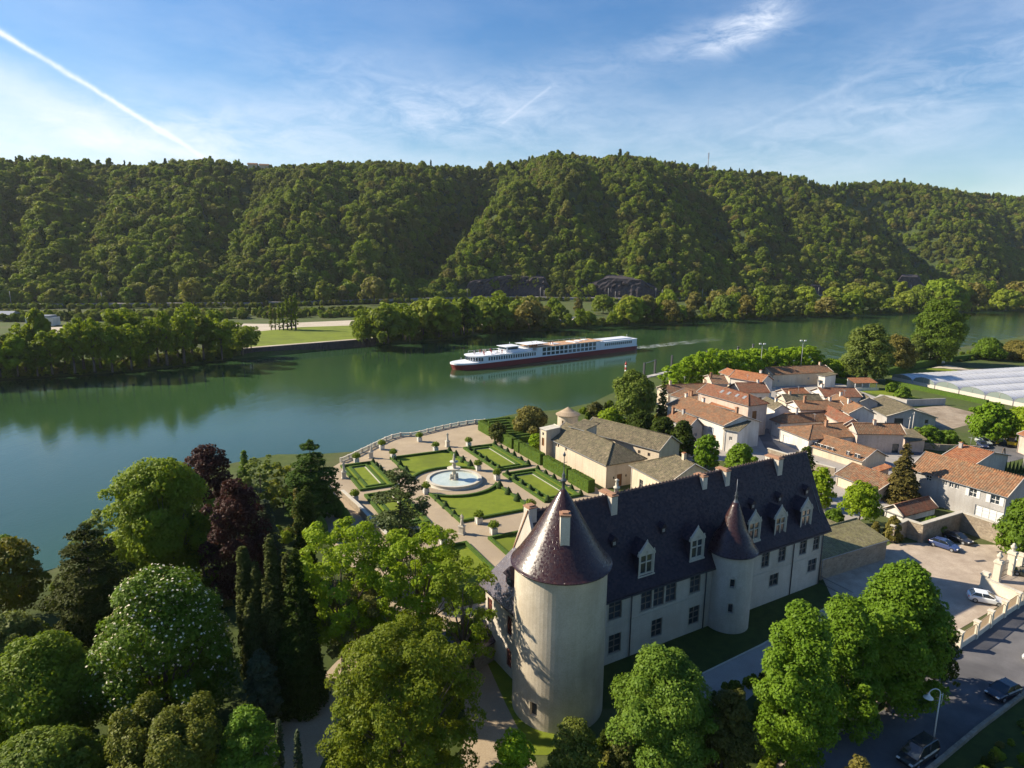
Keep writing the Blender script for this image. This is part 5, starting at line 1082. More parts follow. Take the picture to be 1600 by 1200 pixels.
house(c5(245, 412), c5(470, 470), c5(560, 395), 5.9, 1.6, T_br, W_grey, 'low brown-roofed house squeezed behind the long white house, twin pale chimneys', chim=[(.5, .2, 1.3), (.58, .2, 1.3)], ov=.2)
house(c5(480, 475), c5(660, 520), c5(690, 440), 5.6, 1.3, T_mix, W_grey, 'small house with terracotta pots on its mottled roof behind the long white house', chim=[(.9, .9, 1.0)], ov=.2)
house(c5(575, 485), c5(800, 542), c5(893, 505), 6.4, 1.5, T_or, W_white, 'bright orange-roofed house in front of the tall brick gable', chim=[(.55, .2, .9)], win=[('r', .4, 3.8, .8, 1.1, 'w'), ('r', .75, 3.8, .7, .9, 'k')], ov=.3)
th = house(c5(470, 385), c5(905, 503), c5(1066, 478), 8.6, 2.2, T_red, W_pink, 'tall house with long red-brown roof, four skylights and orange hipped end', hipB=4.0, chim=[(.25, .9, 1.0)], win=[('r', .35, 3.5, 1.6, 3.4, 'd'), ('f', .97, 4, .8, 1.2, 'k')])
rf_ = [c for c in th.children if c.name.startswith('roof')][0]
hl = WID(*th.location[:2], 1)
for k, f in enumerate((.38, .52, .68, .82)):
    mb = MB(); q = Vector((0, 0, 0)); wl_ = [c for c in th.children if c.name.startswith('wall')][0]; bb = wl_.bound_box; Lx = bb[6][0]; Ly = bb[6][1]; y = Ly * .28; z = 8.6 + 2.2 * (y + .4) / (Ly / 2 + .4); sl_ = 2.2 / (Ly / 2 + .4)
    mb.hexa([(Lx * f - .45, y - .5, z - .5 * sl_ - .05), (Lx * f + .45, y - .5, z - .5 * sl_ - .05), (Lx * f + .45, y + .5, z + .5 * sl_ - .05), (Lx * f - .45, y + .5, z + .5 * sl_ - .05)], [(Lx * f - .45, y - .5, z - .5 * sl_ + .09), (Lx * f + .45, y - .5, z - .5 * sl_ + .09), (Lx * f + .45, y + .5, z + .5 * sl_ + .09), (Lx * f - .45, y + .5, z + .5 * sl_ + .09)]); mb.build('skylight', M_metal_grey, rf_)
house(c5(600, 318), c5(745, 322), c5(790, 262), 8.3, 1.6, T_br, W_pink, 'brown-roofed house with red brick chimney at its left end, before the plane trees', chim=[(.02, .3, 1.6)], win=[('f', .6, 5, .8, .9, 'k')])
house(c5(735, 342), c5(835, 392), c5(942, 325), 6.2, 2.2, T_red, W_white, 'house with plain bright red roof sloping down beside the tall orange-roofed house', ridge='w', rf=.5, win=[('r', .7, 3.3, 1.0, 1.4, 'k')], chim=[(.5, .8, .8)])
house(c5(735, 262), c5(1015, 308), c5(1112, 284), 8.4, 2.0, T_or, W_white, 'tall white house with long orange roof and blank shaded gable near the plane trees', chim=[(.75, .6, 1.2)], hipA=0, win=[('f', .1, 5, .9, 1.1, 'w')])
house(c5(655, 222), c5(745, 252), c5(800, 222), 7.9, 1.4, T_or, W_cream, 'pale cream house end with orange roof directly under the plane tree row', ridge='l')
t = house(c5(985, 212), c5(1108, 244), c5(1492, 192), 8.0, 2.0, T_mix, W_cream, 'large pale farmhouse with rows of tiny windows at the back of the village', ridge='w', rf=.42, base=c5(1112, 345), chim=[(.42, .92, 1.0)], win=[('r', .08, 4.6, .7, .7, 'w'), ('r', .24, 4.6, .7, .7, 'w'), ('r', .76, 4.6, .7, .7, 'w'), ('r', .6, 2, .7, .9, 'w'), ('r', .76, 2, .7, .9, 'w'), ('r', .1, 1.6, .7, .9, 'w'), ('f', .5, 4.6, .8, .9, 'w')])
house(c6(305, 100), c6(358, 112), c6(392, 98), 4.5, .6, T_grey, W_white, 'low white annex with flat dark roof at the right end of the large farmhouse', shed=True, win=[('f', .5, 1, 1.6, 1.6, 'k')], cat='annex')
# middle cluster
house(c6(38, 208), c6(125, 232), c6(230, 212), 6.3, 1.4, T_or, W_white, 'small orange-roofed house wedged behind the grey-roofed house, left of the farmhouse wall', ridge='w')
house(c6(258, 200), c6(352, 240), c6(500, 206), 6.4, 1.8, T_red, W_white, 'white house with dull red gable roof between the farmhouse and the grey barn', ridge='w', chim=[(.5, .1, 1.0)], win=[('f', .5, 3.8, .8, 1.0, 'w')])
house(c6(48, 245), c6(112, 272), c6(262, 235), 6.0, 1.6, T_grey, W_cream, 'cream house with old grey-brown roof in the middle of the village', ridge='w', chim=[(.5, .2, .8)])
house(c6(-60, 270), c6(40, 322), c6(80, 292), 6.2, 1.4, T_grey, W_white, 'house with old grey roof beside the narrow shaded lane, below the tall house', chim=[(.6, .5, .8)], ov=.3)
house(c6(108, 280), c6(200, 322), c6(352, 262), 6.2, 1.6, T_mix, W_white, 'house with mixed brown roof and brick chimney stack near the village centre', ridge='w', chim=[(.6, .2, 1.6), (.5, .8, .9)])
house(c6(345, 262), c6(505, 345), c6(627, 325), 6.2, 2.0, T_mix, W_white, 'white house with reddish roof and long pale verge left of the grey-roofed barn', hipA=0, chim=[(.62, .35, 1.2), (.15, .5, 1.0)], win=[('r', .3, 3.5, 1, 1.2, 'w'), ('f', .8, 3.5, .9, 1.2, 'w')])
house(c6(300, 318), c6(470, 415), c6(560, 400), 5.4, 1.6, T_red, W_pink, 'low red-brown roof running down between two bigger roofs in the village centre', ov=.3)
house(c6(8, 382), c6(76, 408), c6(385, 368), 6.2, 2.0, T_mix, W_white, 'white house with brown hipped roof and chimney, facing the narrow shaded lane', ridge='w', hipA=2.5, base=c6(76, 500), chim=[(.5, .35, 1.2)], win=[('r', .75, 2.8, .8, 1.2, 'w'), ('f', .5, 3, .9, 1.2, 'w')])
house(c6(62, 432), c6(254, 508), c6(552, 470), 6.6, 2.0, T_mix, W_white, 'big white house with orange hipped roof and small window above a closed garage', ridge='w', hipA=5.5, base=c6(262, 600), chim=[(.6, .55, 1.4)], win=[('f', .42, 3.4, 1.1, 1.2, 's'), ('f', .25, .02, 2.6, 2.3, 'g'), ('r', .6, 3, .8, 1.1, 'w')])
house(c6(480, 432), c6(556, 472), c6(782, 438), 6.2, 2.0, T_mix, W_pink, 'bare pinkish walled barn with orange roof, one chimney and long pale verge', ridge='w', base=c6(560, 590), chim=[(.55, .45, .9)], win=[('r', .85, .02, 1.6, 2.3, 'k')])
house(c6(572, 275), c6(740, 362), c6(976, 334), 5.6, 2.4, T_grey, W_grey, 'grey barn with old grey-brown roof and broad shaded gable in front of the ploughed plot', base=c6(744, 430), win=[('r', .25, .02, 2.4, 2.6, 'k'), ('r', .82, 1.4, .9, 1.1, 'k'), ('f', .3, 1.2, 3, 2.2, 'g')], cat='barn')
house(c6(505, 232), c6(570, 272), c6(640, 245), 5.0, 1.4, T_grey, W_grey, 'small dark-roofed shed touching the back of the grey barn', cat='shed')
house(c6(790, 450), c6(880, 520), c6(965, 490), 2.6, .8, T_grey, W_pink, 'low lean-to shed below the two tall utility poles', shed=True, cat='shed', depth=4)
# nearer row behind the castle
house(c6(248, 540), c6(592, 645), c6(700, 598), 5.6, 2.2, T_mix, W_cream, 'cream house with a long band of white windows right behind the castle ridge', base=c6(595, 700), win=[('f', .08, 3.0, 1.3, 1.4, 'w'), ('f', .2, 3.0, 1.5, 1.4, 'w'), ('f', .32, 3.0, 1.5, 1.4, 'w'), ('f', .43, 3.0, 1.1, 1.4, 'w'), ('f', .73, 3.2, .9, 1.0, 'w'), ('f', .9, 3.2, 1.4, 1.0, 'w')])
house(c6(413, 722), c6(690, 828), c6(832, 768), 5.4, 2.0, T_br, W_cream, 'cream house with reddish-brown roof behind the leafy tree beside the castle gable', base=c6(716, 900), win=[('f', .26, 2.6, 1.2, 1.8, 'k'), ('f', .7, 2.4, 1.0, 1.4, 'w')])
house(c6(712, 938), c6(848, 988), c6(988, 905), 2.9, 1.5, T_red, W_white, 'low outhouse with dark red roof in front of the tall brown conifer', ridge='w', base=c6(866, 1035), win=[('r', .35, .9, .7, 1.0, 'w'), ('r', .7, .9, .9, .8, 'w')])
house(c6(650, 685), c6(700, 705), c6(770, 668), 3.4, .7, T_or, W_brick if False else W_pink, 'small orange-roofed brick lean-to left of the tall brown conifer', shed=True, cat='lean-to', depth=3)
house(c6(880, 690), c6(1500, 868), c6(1600, 792), 6.8, 2.9, T_mix, W_grey, 'very long grey-beige house with ribbed brown roof and white garage door above the stone wall', base=c6(1470, 1060), win=[('f', .2, 4.4, 1.0, 1.0, 'w'), ('f', .38, 4.4, .7, .9, 'w'), ('f', .45, 4.4, .7, .9, 'w'), ('f', .51, 4.4, .7, .9, 'w'), ('f', .68, 3.8, 1.2, 1.6, 's'), ('f', .9, 3.7, 1.4, 1.5, 's'), ('f', .86, .02, 4.6, 2.6, 'g')])
house(c6(1075, 612), c6(1292, 668), c6(1442, 655), 4.2, 1.8, T_or, W_grey, 'low house with fresh orange roof and stubby chimney behind the very long house', hipA=0, chim=[(.08, .4, 1.0)], depth=15, win=[('r', .3, 1.5, 1.0, 1.2, 'w')])
house(c6(1555, 470), c6(1640, 500), c6(1700, 470), 4.6, 1.4, T_or, W_pink, 'pinkish house corner with orange roof at the right edge, beside the yellow digger', win=[('l', .5, 1.5, 1.0, 1.4, 'w')])
house((1284, 874), (1389, 843), (1336, 823), 3.4, 1.4, T_yel, M_rubble, 'low rubble stone barn with mossy yellow tiles against the castle end wall', shed=True, cat='stone barn', ov=.15)
house((1292, 842), (1330, 826), (1318, 815), 3.0, .5, T_yel, M_rubble, 'small lower mossy roof between the castle eave corner and the leafy tree', shed=True, cat='shed', depth=6, ov=.15)
# open pool shelter with white counter
p = P(*c6(585, 190)); ps = empty('pool_shelter', p, 0.12, 'open garden shelter with orange roof on white posts beside the dark hedge', 'shelter'); wd = WID(p[0], p[1], 19)
mb = MB(); mb.hexa([(-wd, -2.4, 2.5), (wd, -2.4, 2.5), (wd, 2.4, 3.6), (-wd, 2.4, 3.6)], [(-wd, -2.4, 2.65), (wd, -2.4, 2.65), (wd, 2.4, 3.75), (-wd, 2.4, 3.75)]); mb.build('roof', T_or, ps)
for k in range(4):
    mb = MB(); x = -wd + .3 + k * (2 * wd - .6) / 3; mb.bar((x, -2.1, 0), (x, -2.1, 2.6), .12, 0, 6); mb.build('post', M_white, ps)
mb = MB(); mb.box(-wd, wd, -3.2, -2.9, 0, 1.0); mb.box(-wd, wd, 2.1, 2.3, 0, 3.4); mb.build('wall', W_white, ps)
# landing stage with steel piles, beacon, river dolphins
M_concrete = varied('concrete', (0.36, 0.34, 0.31), (0.44, 0.42, 0.39), 0.8, 0.9, 0.3, 0.02)
a, b = P(*c5(60, 262))[:2], P(*c5(300, 205))[:2]; t = (b - a) / np.linalg.norm(b - a); ls = empty('landing_stage', (*a, G), math.atan2(t[1], t[0]), 'concrete landing stage with three dark steel piles reaching into the river', 'landing stage'); L = float(np.linalg.norm(b - a))
mb = MB(); mb.box(-3, L, -1.2, 1.2, -.5, .2); mb.build('deck', M_concrete, ls)
for k, f in enumerate((0.0, .36, .95)):
    mb = MB(); mb.box(L * f - .35, L * f + .35, 1.2, 1.9, -6, 5.5 + k * .4); mb.build('pile', M_metal_dark, ls)
mb = MB(); mb.bar((0, 1.5, 5.2), (L * .36, 1.5, 5.6), .12, 0, 6); mb.build('crossbeam', M_metal_grey, ls)
for (x, y0, y1, lb) in ((1104, 560, 552, 'short dark mooring pile behind the plane tree row, leftmost of four'), (1128.5, 560, 549, 'dark mooring pile behind the plane trees, second from the left'), (1152, 560, 545, 'dark mooring pile behind the plane trees, third from the left'), (1175, 560, 541, 'dark mooring pile behind the plane trees, tallest and rightmost')):
    p = P(x, y0 + 2, 0); zt = HZ(p[0], p[1], y1 - 2); mb = MB(); mb.bar((0, 0, -3), (0, 0, zt), .5, 0, 8); mb.bar((0, 0, zt), (0, 0, zt + .5), .62, 0, 8); o = mb.build('mooring_pile', M_metal_dark, None, (p[0], p[1], 0)); prop(o, lb, 'mooring pile')
p = P(977, 592, 2.0); bc = empty('beacon', p, 0, 'red and white striped navigation beacon post standing by the shore shrubs', 'beacon'); zt = HZ(p[0], p[1], 567) - 2.0; M_redp = plain('red_paint', (0.45, 0.05, 0.035), .5); mb = MB()
for k in range(7): mb.bar((0, 0, zt * k / 7), (0, 0, zt * (k + 1) / 7), .38, k % 2, 10)
mb.bar((0, 0, zt), (0, 0, zt + .5), .2, 0, 8); mb.build('post', [M_redp, M_white], bc)
def floodlight(x, yb, yt, lb):
    p = P(x, yb); zt = HZ(p[0], p[1], yt) - G; t_ = empty('lamp_mast', p, 0, lb, 'lamp mast'); MB().bar((0, 0, 0), (0, 0, zt), .1, 0, 6, .07).build('mast', M_metal_grey, t_); MB().box(-1, 1, -.08, .08, zt - .1, zt).build('crossarm', M_metal_grey, t_)
    for sx in (-.8, .8): MB().box(sx - .4, sx + .4, -.25, .25, zt, zt + .4).build('lamp_head', M_white, t_)
floodlight(1186, 600, 538, 'tall twin-headed lamp mast behind the middle of the plane tree row'); floodlight(1249, 596, 533, 'tall twin-headed lamp mast near the right end of the plane tree row')
# utility poles
for (x, yb, yt, lb) in ((*c6(872, 505)[:1], c6(0, 505)[1], c6(0, 365)[1], 'slim concrete utility pole, left and shorter of the pair by the lean-to shed'), (c6(892, 0)[0], c6(0, 512)[1], c6(0, 335)[1], 'taller concrete utility pole of the pair by the lean-to shed'), (c6(1590, 0)[0], c6(0, 700)[1], c6(0, 500)[1], 'wooden pole at the right edge below the yellow digger')):
    p = P(x, yb); zt = HZ(p[0], p[1], yt) - G; mb = MB(); mb.bar((0, 0, 0), (0, 0, zt), .17, 0, 6, .12); mb.box(-.5, .5, -.05, .05, zt - .5, zt - .38); o = mb.build('utility_pole', M_concrete, None, p); prop(o, lb, 'utility pole')
p = P(*c6(1456, 690)); zt = HZ(p[0], p[1], c6(0, 560)[1]) - G; mb = MB(); mb.bar((-1.0, 0, 0), (-.1, 0, zt), .13, 0, 6); mb.bar((1.0, 0, 0), (.1, 0, zt), .13, 0, 6); mb.bar((-.5, 0, zt * .5), (.5, 0, zt * .5), .08, 0, 5); o = mb.build('utility_pole', M_bark, None, p); prop(o, 'wooden A-shaped double pole between the parked cars and the long house', 'utility pole')
# stone walls round the courtyard
wall_run('courtyard_wall', [(1392, 848), (1414, 838), (1437, 846)], 3.0, .6, M_rubble, 'short rubble wall beside the egg-shaped clipped yew', 'wall', M_stone)
wall_run('courtyard_wall', [(1436, 848), (1498, 828), (1566, 852)], 3.3, .6, M_rubble, 'high rubble stone wall folding behind the two dark parked cars', 'wall', M_stone)
wall_run('lane_wall', [c6(0, 610), c6(130, 650), c6(240, 690), c6(410, 735)], 1.8, .5, M_rubble, 'garden wall running along the lane under the cream house', 'wall', M_stone)
wall_run('lane_wall', [c6(940, 560), c6(1060, 575), c6(1290, 585)], 1.6, .5, M_rubble, 'rubble wall between the green shrubs and the fresh orange roof', 'wall')
wall_run('plot_wall', [c6(860, 300), c6(1100, 290)], 2.2, .4, W_grey, 'grey wall along the back of the ploughed plot', 'wall')
wall_run('plot_wall', [c6(820, 450), c6(960, 560)], 1.8, .4, M_rubble, 'pale rubble wall slanting down from the lean-to shed', 'wall')
# ground surfaces of the village
sheet('village_ground', [(1025, 640), (1100, 600), (1290, 590), (1420, 640), (1420, 690), (1500, 760), (1290, 830), (1150, 720), (1060, 720)], .015, M_gravel_grey)
sheet('lane', [c6(-60, 480), c6(-20, 560), c6(100, 660), c6(400, 760), c6(420, 740), c6(130, 620), c6(30, 520), c6(0, 430)], .03, M_asphalt)
sheet('street', [c6(770, 470), c6(990, 600), c6(900, 620), c6(690, 560)], .03, M_asphalt)
sheet('ploughed_plot', [c6(850, 320), c6(1100, 292), c6(1290, 340), c6(1310, 400), c6(1120, 450), c6(960, 440), c6(970, 330)], .03, M_soil)
sheet('parking_ground', [c6(1300, 545), c6(1310, 500), c6(1600, 480), c6(1700, 600), c6(1500, 650), c6(1400, 640)], .03, M_asphalt)
sheet('farm_track', [c6(1020, 60), c6(1120, 40), c6(1260, 70), c6(1600, 50), c6(1600, 62), c6(1250, 85), c6(1100, 60)], .03, M_sand)
sheet('lawn', [c6(570, 205), c6(700, 195), c6(960, 250), c6(900, 265), c6(740, 240)], .03, M_grass)
sheet('lawn', [c6(750, 100), c6(1000, 60), c6(1300, 75), c6(1000, 95), c6(770, 118)], .03, M_grass)
sheet('pool_terrace', [c6(700, 225), c6(900, 255), c6(860, 285), c6(660, 250)], .035, M_stone)
sheet('courtyard', [(1286, 905), (1392, 850), (1440, 848), (1566, 852), (1700, 830), (1760, 870), (1700, 900), (1600, 925), (1496, 985), (1470, 1000), (1300, 935)], .04, varied('courtyard_gravel', (0.32, 0.255, 0.195), (0.45, 0.37, 0.285), 0.5, 0.95, 0.5, 0.03, pos='World', fine=14, big=((0.27, 0.215, 0.165), 0.16, 0.6)))
sheet('road', [(1080, 1290), (1230, 1190), (1380, 1110), (1495, 1012), (1600, 940), (1800, 830), (2600, 560), (2600, 610), (1900, 893), (1620, 1075), (1480, 1180), (1380, 1290)], .03, M_asphalt)
# greenhouses
M_poly = mat('polythene', (0.62, 0.62, 0.63), 0.35, lambda n, b: n.l(n.mix(n.ramp(n.math('FRACT', n.math('MULTIPLY', n.n('ShaderNodeSeparateXYZ').outputs[1], 1.0)), [(0, 0), (1, 0)]), n.mix(n.ramp(n.noise(world_pos(n), .2, 5, .6), [(0.3, 0), (0.7, 1)]), (0.50, 0.49, 0.49), (0.62, 0.61, 0.61)), (0.5, 0.5, 0.5)), b.inputs['Base Color']), 0.5)
M_polyend = mat('dusty_glass', (0.20, 0.24, 0.22), 0.2, None, 0.6)
gpx = [((1425, 601), (1456, 606.5)), ((1463, 607.5), (1495, 614)), ((1505, 616), (1539, 624)), ((1547, 626), (1582, 632)), ((1592, 635), (1630, 643)), ((1640, 645), (1682, 655))]
e0 = P(*gpx[0][0])[:2]; e1 = P(*gpx[-1][1])[:2]; gd = (e1 - e0) / np.linalg.norm(e1 - e0); gn = np.array([-gd[1], gd[0]]); tot_ = np.linalg.norm(e1 - e0)
gl_lab = ['greenhouse tunnel farthest from the village trees, nearest the sandy track', 'second greenhouse tunnel counted from the sandy track', 'third greenhouse tunnel counted from the sandy track', 'fourth greenhouse tunnel, its glazed end just above the bright round tree', 'fifth greenhouse tunnel counted from the sandy track, mostly cut by the frame', 'sixth greenhouse tunnel, only a corner in the frame']
nt = 7; wdt = tot_ / 6
for k in range(-1, 6):
    o_ = e0 + gd * wdt * k; t_ = empty('greenhouse', (*o_, G), math.atan2(gd[1], gd[0]), gl_lab[k] if k >= 0 else 'lowest pale greenhouse strip beside the dark hedge corner', 'greenhouse')
    prof = [(wdt * .02, 0), (wdt * .03, 1.6)] + [(wdt / 2 - wdt * .47 * math.cos(a), 1.6 + (1.9 if k >= 0 else 1.4) * math.sin(a)) for a in np.linspace(.08, math.pi - .08, 13)] + [(wdt * .97, 1.6), (wdt * .98, 0)]
    LEN = 95; mb = MB()
    for i in range(len(prof) - 1):
        a, b = prof[i], prof[i + 1]; mb.poly([(b[0], 0, b[1]), (a[0], 0, a[1]), (a[0], LEN, a[1]), (b[0], LEN, b[1])][::-1], 0)
    mb.build('cover', M_poly, t_)
    fb = MB()
    for yy in range(0, LEN, 3):
        for i in range(1, len(prof) - 2): fb.bar((prof[i][0], yy, prof[i][1] + .02), (prof[i + 1][0], yy, prof[i + 1][1] + .02), .05, 0, 4)
    fb.build('hoops', M_metal_grey, t_)
    eb = MB(); eb.poly([(p_[0], .02, p_[1]) for p_ in prof][::-1]); eb.build('end_wall', M_polyend, t_)
    bb = MB(); bb.box(wdt * .02, wdt * .98, -.06, .0, 0, 1.5); bb.bar((wdt * .5, -.03, 1.5), (wdt * .5, -.03, 3.4), .05, 0, 4); bb.build('end_frame', M_verge, t_)
# hedges round the plots
hedge('hedge', [P(*c6(740, 155)), P(*c6(1370, 290))], 1.6, 1.2, 'long low clipped hedge between the gardens and the greenhouses', dens=10)
hedge('hedge', [P(1352, 583), P(1384, 586), P(1470, 566)], 2.6, 2.2, 'thick dark hedge running towards the tall poplar', dens=8, m=L_dark)
hedge('hedge', [P(1484, 565), P(1560, 556), P(1640, 554)], 2.4, 2.0, 'dark hedge right of the white garden hut under the poplar', dens=8, m=L_dark)
hedge('hedge', [P(*c6(350, 150)), P(*c6(500, 160))], 1.8, 1.4, 'dark hedge in front of the lawn between farmhouse and pool shelter', dens=8, m=L_dark)

for hname in [o for o in sc.objects if o.type == 'EMPTY' and o.name.startswith('house')][::3]:
    rf_ = [c for c in hname.children if c.name.startswith('roof')]
    if not rf_: continue
    bb = rf_[0].bound_box; x_ = bb[0][0] * .7 + bb[6][0] * .3; y_ = (bb[0][1] + bb[6][1]) / 2; z_ = bb[6][2]
    mb = MB(); mb.bar((x_, y_, z_ - .3), (x_, y_, z_ + 2.2), .035, 0, 4); mb.bar((x_ - .6, y_, z_ + 2.0), (x_ + .6, y_, z_ + 2.0), .025, 0, 4)
    for k in range(5): mb.bar((x_ - .5 + k * .25, y_ - .3, z_ + 2.0), (x_ - .5 + k * .25, y_ + .3, z_ + 2.0), .018, 0, 4)
    mb.build('aerial', M_metal_grey, rf_[0])
# ---------------------------------------------------------------- trees of the near bank
def at_depth(x, y, Yd): dd = ray(x, y); return EYE + dd * (Yd / dd[1])
TSEED = [100]
def lobes_for(form, w_, h_, k, seed):
    r = np.random.default_rng(seed); out = []
    if form == 'cedar':      # flat tiers of spreading boughs
        nl = max(6, int(h_ / 1.5))
        for i in range(nl):
            t = (i + .5) / nl; rad = (w_ / 2) * (1 - t) ** .42 * r.uniform(.7, 1.1); m = max(4, int(rad * 1.6))
            for j in range(m):
                a = 6.283 * j / m + i * 1.3 + r.uniform(-.4, .4); q = rad * r.uniform(.45, .85); s = rad * r.uniform(.32, .5) + .5
                out.append((q * math.cos(a), q * math.sin(a), h_ * (.06 + .9 * t) + r.uniform(-.35, .35) - q * .05, s, s, .38 + .06 * s))
        out.append((0, 0, h_ * .96, .7, .7, .8)); return out
    if form == 'atlas':      # a few wide irregular shelves of foliage with gaps between
        for i in range(13):
            t = i / 12; a = i * 2.4 + r.uniform(-.4, .4); q = w_ * (.30 * (1 - t) + .03) * r.uniform(.7, 1.25); s = w_ * (.27 - .12 * t) * r.uniform(.85, 1.2); z = h_ * (.12 + .84 * t)
            out.append((q * math.cos(a), q * math.sin(a), z, s, s, .5))
            for j in range(5): b = a + r.uniform(-1.0, 1.0); q2 = q + s * r.uniform(.4, .95); out.append((q2 * math.cos(b), q2 * math.sin(b), z + r.uniform(-.5, .25), s * .45, s * .45, .3))
        return out
    if form == 'spruce':
        nl = max(8, int(h_ / 1.1))
        for i in range(nl):
            t = (i + .5) / nl; rad = (w_ / 2) * (1 - t) ** .85 + .2; m = max(4, int(rad * 3.2))
            for j in range(m): a = 6.283 * j / m + i * .9 + r.uniform(-.3, .3); q = rad * r.uniform(.5, .72); s = rad * .38 + .25; out.append((q * math.cos(a), q * math.sin(a), h_ * t + r.uniform(-.2, .3) - q * .25, s, s, .55 + .15 * s))
        out.append((0, 0, h_ * .5, w_ * .16, w_ * .16, h_ * .46)); return out
    if form == 'column':     # tight upright flames
        for i in range(k):
            t = i / k; a = i * 2.4; rad = (w_ / 2) * (.75 if t < .5 else .75 * (1 - ((t - .5) / .5) ** 1.7) + .12) * r.uniform(.55, .95); s = w_ * r.uniform(.16, .26); out.append((rad * .75 * math.cos(a), rad * .75 * math.sin(a), h_ * (.04 + .9 * t), s, s, h_ * r.uniform(.07, .13)))
        out.append((0, 0, h_ * .5, w_ * .3, w_ * .3, h_ * .48)); return out
    if form == 'feather':    # open crown of many small separate sprays on rising limbs
        for i in range(k * 2):
            t = (i + .5) / (k * 2); a = i * 2.4 + r.uniform(-.5, .5); rad = (w_ / 2) * math.sin(math.pi * (.12 + .8 * t)) ** .5 * r.uniform(.35, 1.05); s = w_ * r.uniform(.05, .10); out.append((rad * math.cos(a), rad * math.sin(a), h_ * (.06 + .9 * t) + r.uniform(-.5, .5), s, s, s * r.uniform(.6, .9)))
        return out
    if form == 'box':
        for i in range(k * 2): out.append((r.uniform(-.42, .42) * w_, r.uniform(-.32, .32) * w_, h_ * r.uniform(.25, .82), w_ * .12, w_ * .12, h_ * .16))
        return out
    return crown_lobes(w_, h_, int(k * 1.7), form, seed)
def tree(box, form, m, label, h=None, lift=.18, cover=1.25, leaf=None, k=30, blossom=0.0, name='tree', cat='tree', group=None, yb=None, jit=.5, dens=1.0, trunk_m=None, extra=None, wscale=1.0):
    if name != 'topiary' and form in ('round', 'dome', 'ovoid') and not extra: extra = [(rng.uniform(-.42, .42), rng.uniform(-.42, .42), rng.uniform(.25, .85), rng.uniform(.05, .1)) for _ in range(7)]
    x0, x1, y0, y1 = box; xc = (x0 + x1) / 2; yb = yb if yb is not None else y1 + .07 * (y1 - y0)
    Yd = P(xc, yb)[1]; c = at_depth(xc, (y0 + y1) / 2, Yd); p = np.array([c[0], Yd, G])
    zt = at_depth(xc, y0 + .04 * (y1 - y0), Yd)[2]; hh = max(zt - G, 1.5)
    w_ = WID(p[0], p[1], x1 - x0, G + hh * .6) * (.9 if form in ('round', 'dome', 'ovoid') else 1.0); dist = np.linalg.norm(np.array([p[0], p[1], 8]) - EYE)
    s = leaf or max(.13, 1.65 * dist / 655); ch = hh * (1 - lift)
    TSEED[0] += 1; sd = TSEED[0]
    lob = lobes_for(form, w_, ch, k, sd)
    if extra: lob += [(a * w_, b * w_, c_ * ch, d_ * w_, d_ * w_, d_ * w_ * .7) for a, b, c_, d_ in extra]
    area = sum((l[3] * l[4] + l[3] * l[5] + l[4] * l[5]) / 3 * 12.57 for l in lob) * .62
    n = int(min(area * cover * dens / (.75 * s * s), 60000)); n = max(n, 900)
    pt, nr_ = lobes_pts(lob, n, .3)
    if form in ('cedar', 'spruce', 'atlas'): nr_ = nr_ * .4 + np.array([0, 0, 1.0])
    ce = np.array([0, 0, ch * .45]); out = (pt - ce); out /= np.linalg.norm(out, axis=1)[:, None] + 1e-6; nn = nr_ * .6 + out * .5 + np.array([0, 0, .25])
    pt[:, 2] = np.maximum(pt[:, 2], .1)
    t = empty(name, p, 0, label, cat, group)
    mats = [m]; mi_ = None; size = s * rng.uniform(.6, 1.35, n)
    if blossom:
        mats = [m, L_flower]; mi_ = (rng.random(n) < blossom).astype(np.int32) * (out[:, 2] > -.35); size = np.where(mi_ == 1, s * .95, size); pt = pt + out * (mi_ * .25)[:, None]
    me = leaf_mesh('crown', pt, nn, size, mats, mi_, jit=jit); link('crown', me, t, (0, 0, hh * lift))
    tr = trunk_mb(max(hh * lift * 1.2, .5), max(.12, hh * .018), w_ * .42, hh * .92, sd, 9 if form == 'feather' else 7) if form not in ('column', 'cedar', 'spruce', 'atlas') else MB().bar((0, 0, -.3), (0, 0, hh * .93), max(.1, hh * .02), 0, 7, .04)
    if form in ('cedar', 'atlas'):
        for l in lob[::2]: tr.bar((0, 0, hh * lift + l[2] - .3), (l[0] * .8, l[1] * .8, hh * lift + l[2] - .15), .1, 0, 4, .03)
    tr.build('trunk', trunk_m or M_bark, t); return t
# lower left park
tree((-40, 68, 838, 962), 'round', leaf_mat('leaves_bronze', (0.05, 0.075, 0.012), (0.10, 0.115, 0.02), .3), 'rounded bronze-green tree cut by the left edge, above the river corner', lift=.15)
tree((-20, 36, 838, 880), 'dome', L_green, 'small green tree top peeping out behind the bronze-green tree at the left edge')
tree((72, 212, 812, 1015), 'cedar', L_cedar, 'dark spreading cedar between the river corner and the blossoming chestnut', lift=.1, cover=1.5)
tree((120, 235, 800, 880), 'feather', L_willow, 'pale yellow-green tree behind the dark spreading cedar at the water edge', k=26)
tree((168, 345, 712, 905), 'round', leaf_mat('leaves_fresh', (0.07, 0.135, 0.016), (0.12, 0.20, 0.024), .4), 'large fresh green tree by the river in front of the dark red beech', lift=.1, k=44, cover=1.35)
tree((285, 345, 800, 905), 'dome', L_green, 'mid green tree wedged between the chestnut and the red beech')
tree((283, 364, 690, 790), 'round', L_purple, 'smaller dark red beech standing highest against the river', lift=.1)
tree((318, 424, 742, 930), 'ovoid', L_purple, 'large dark red beech between the green tree and the blue spruce', lift=.08, k=40)
tree((143, 362, 880, 1125), 'ovoid', L_green, 'big horse chestnut covered in white blossom candles', lift=.08, k=46, blossom=.05, cover=1.4)
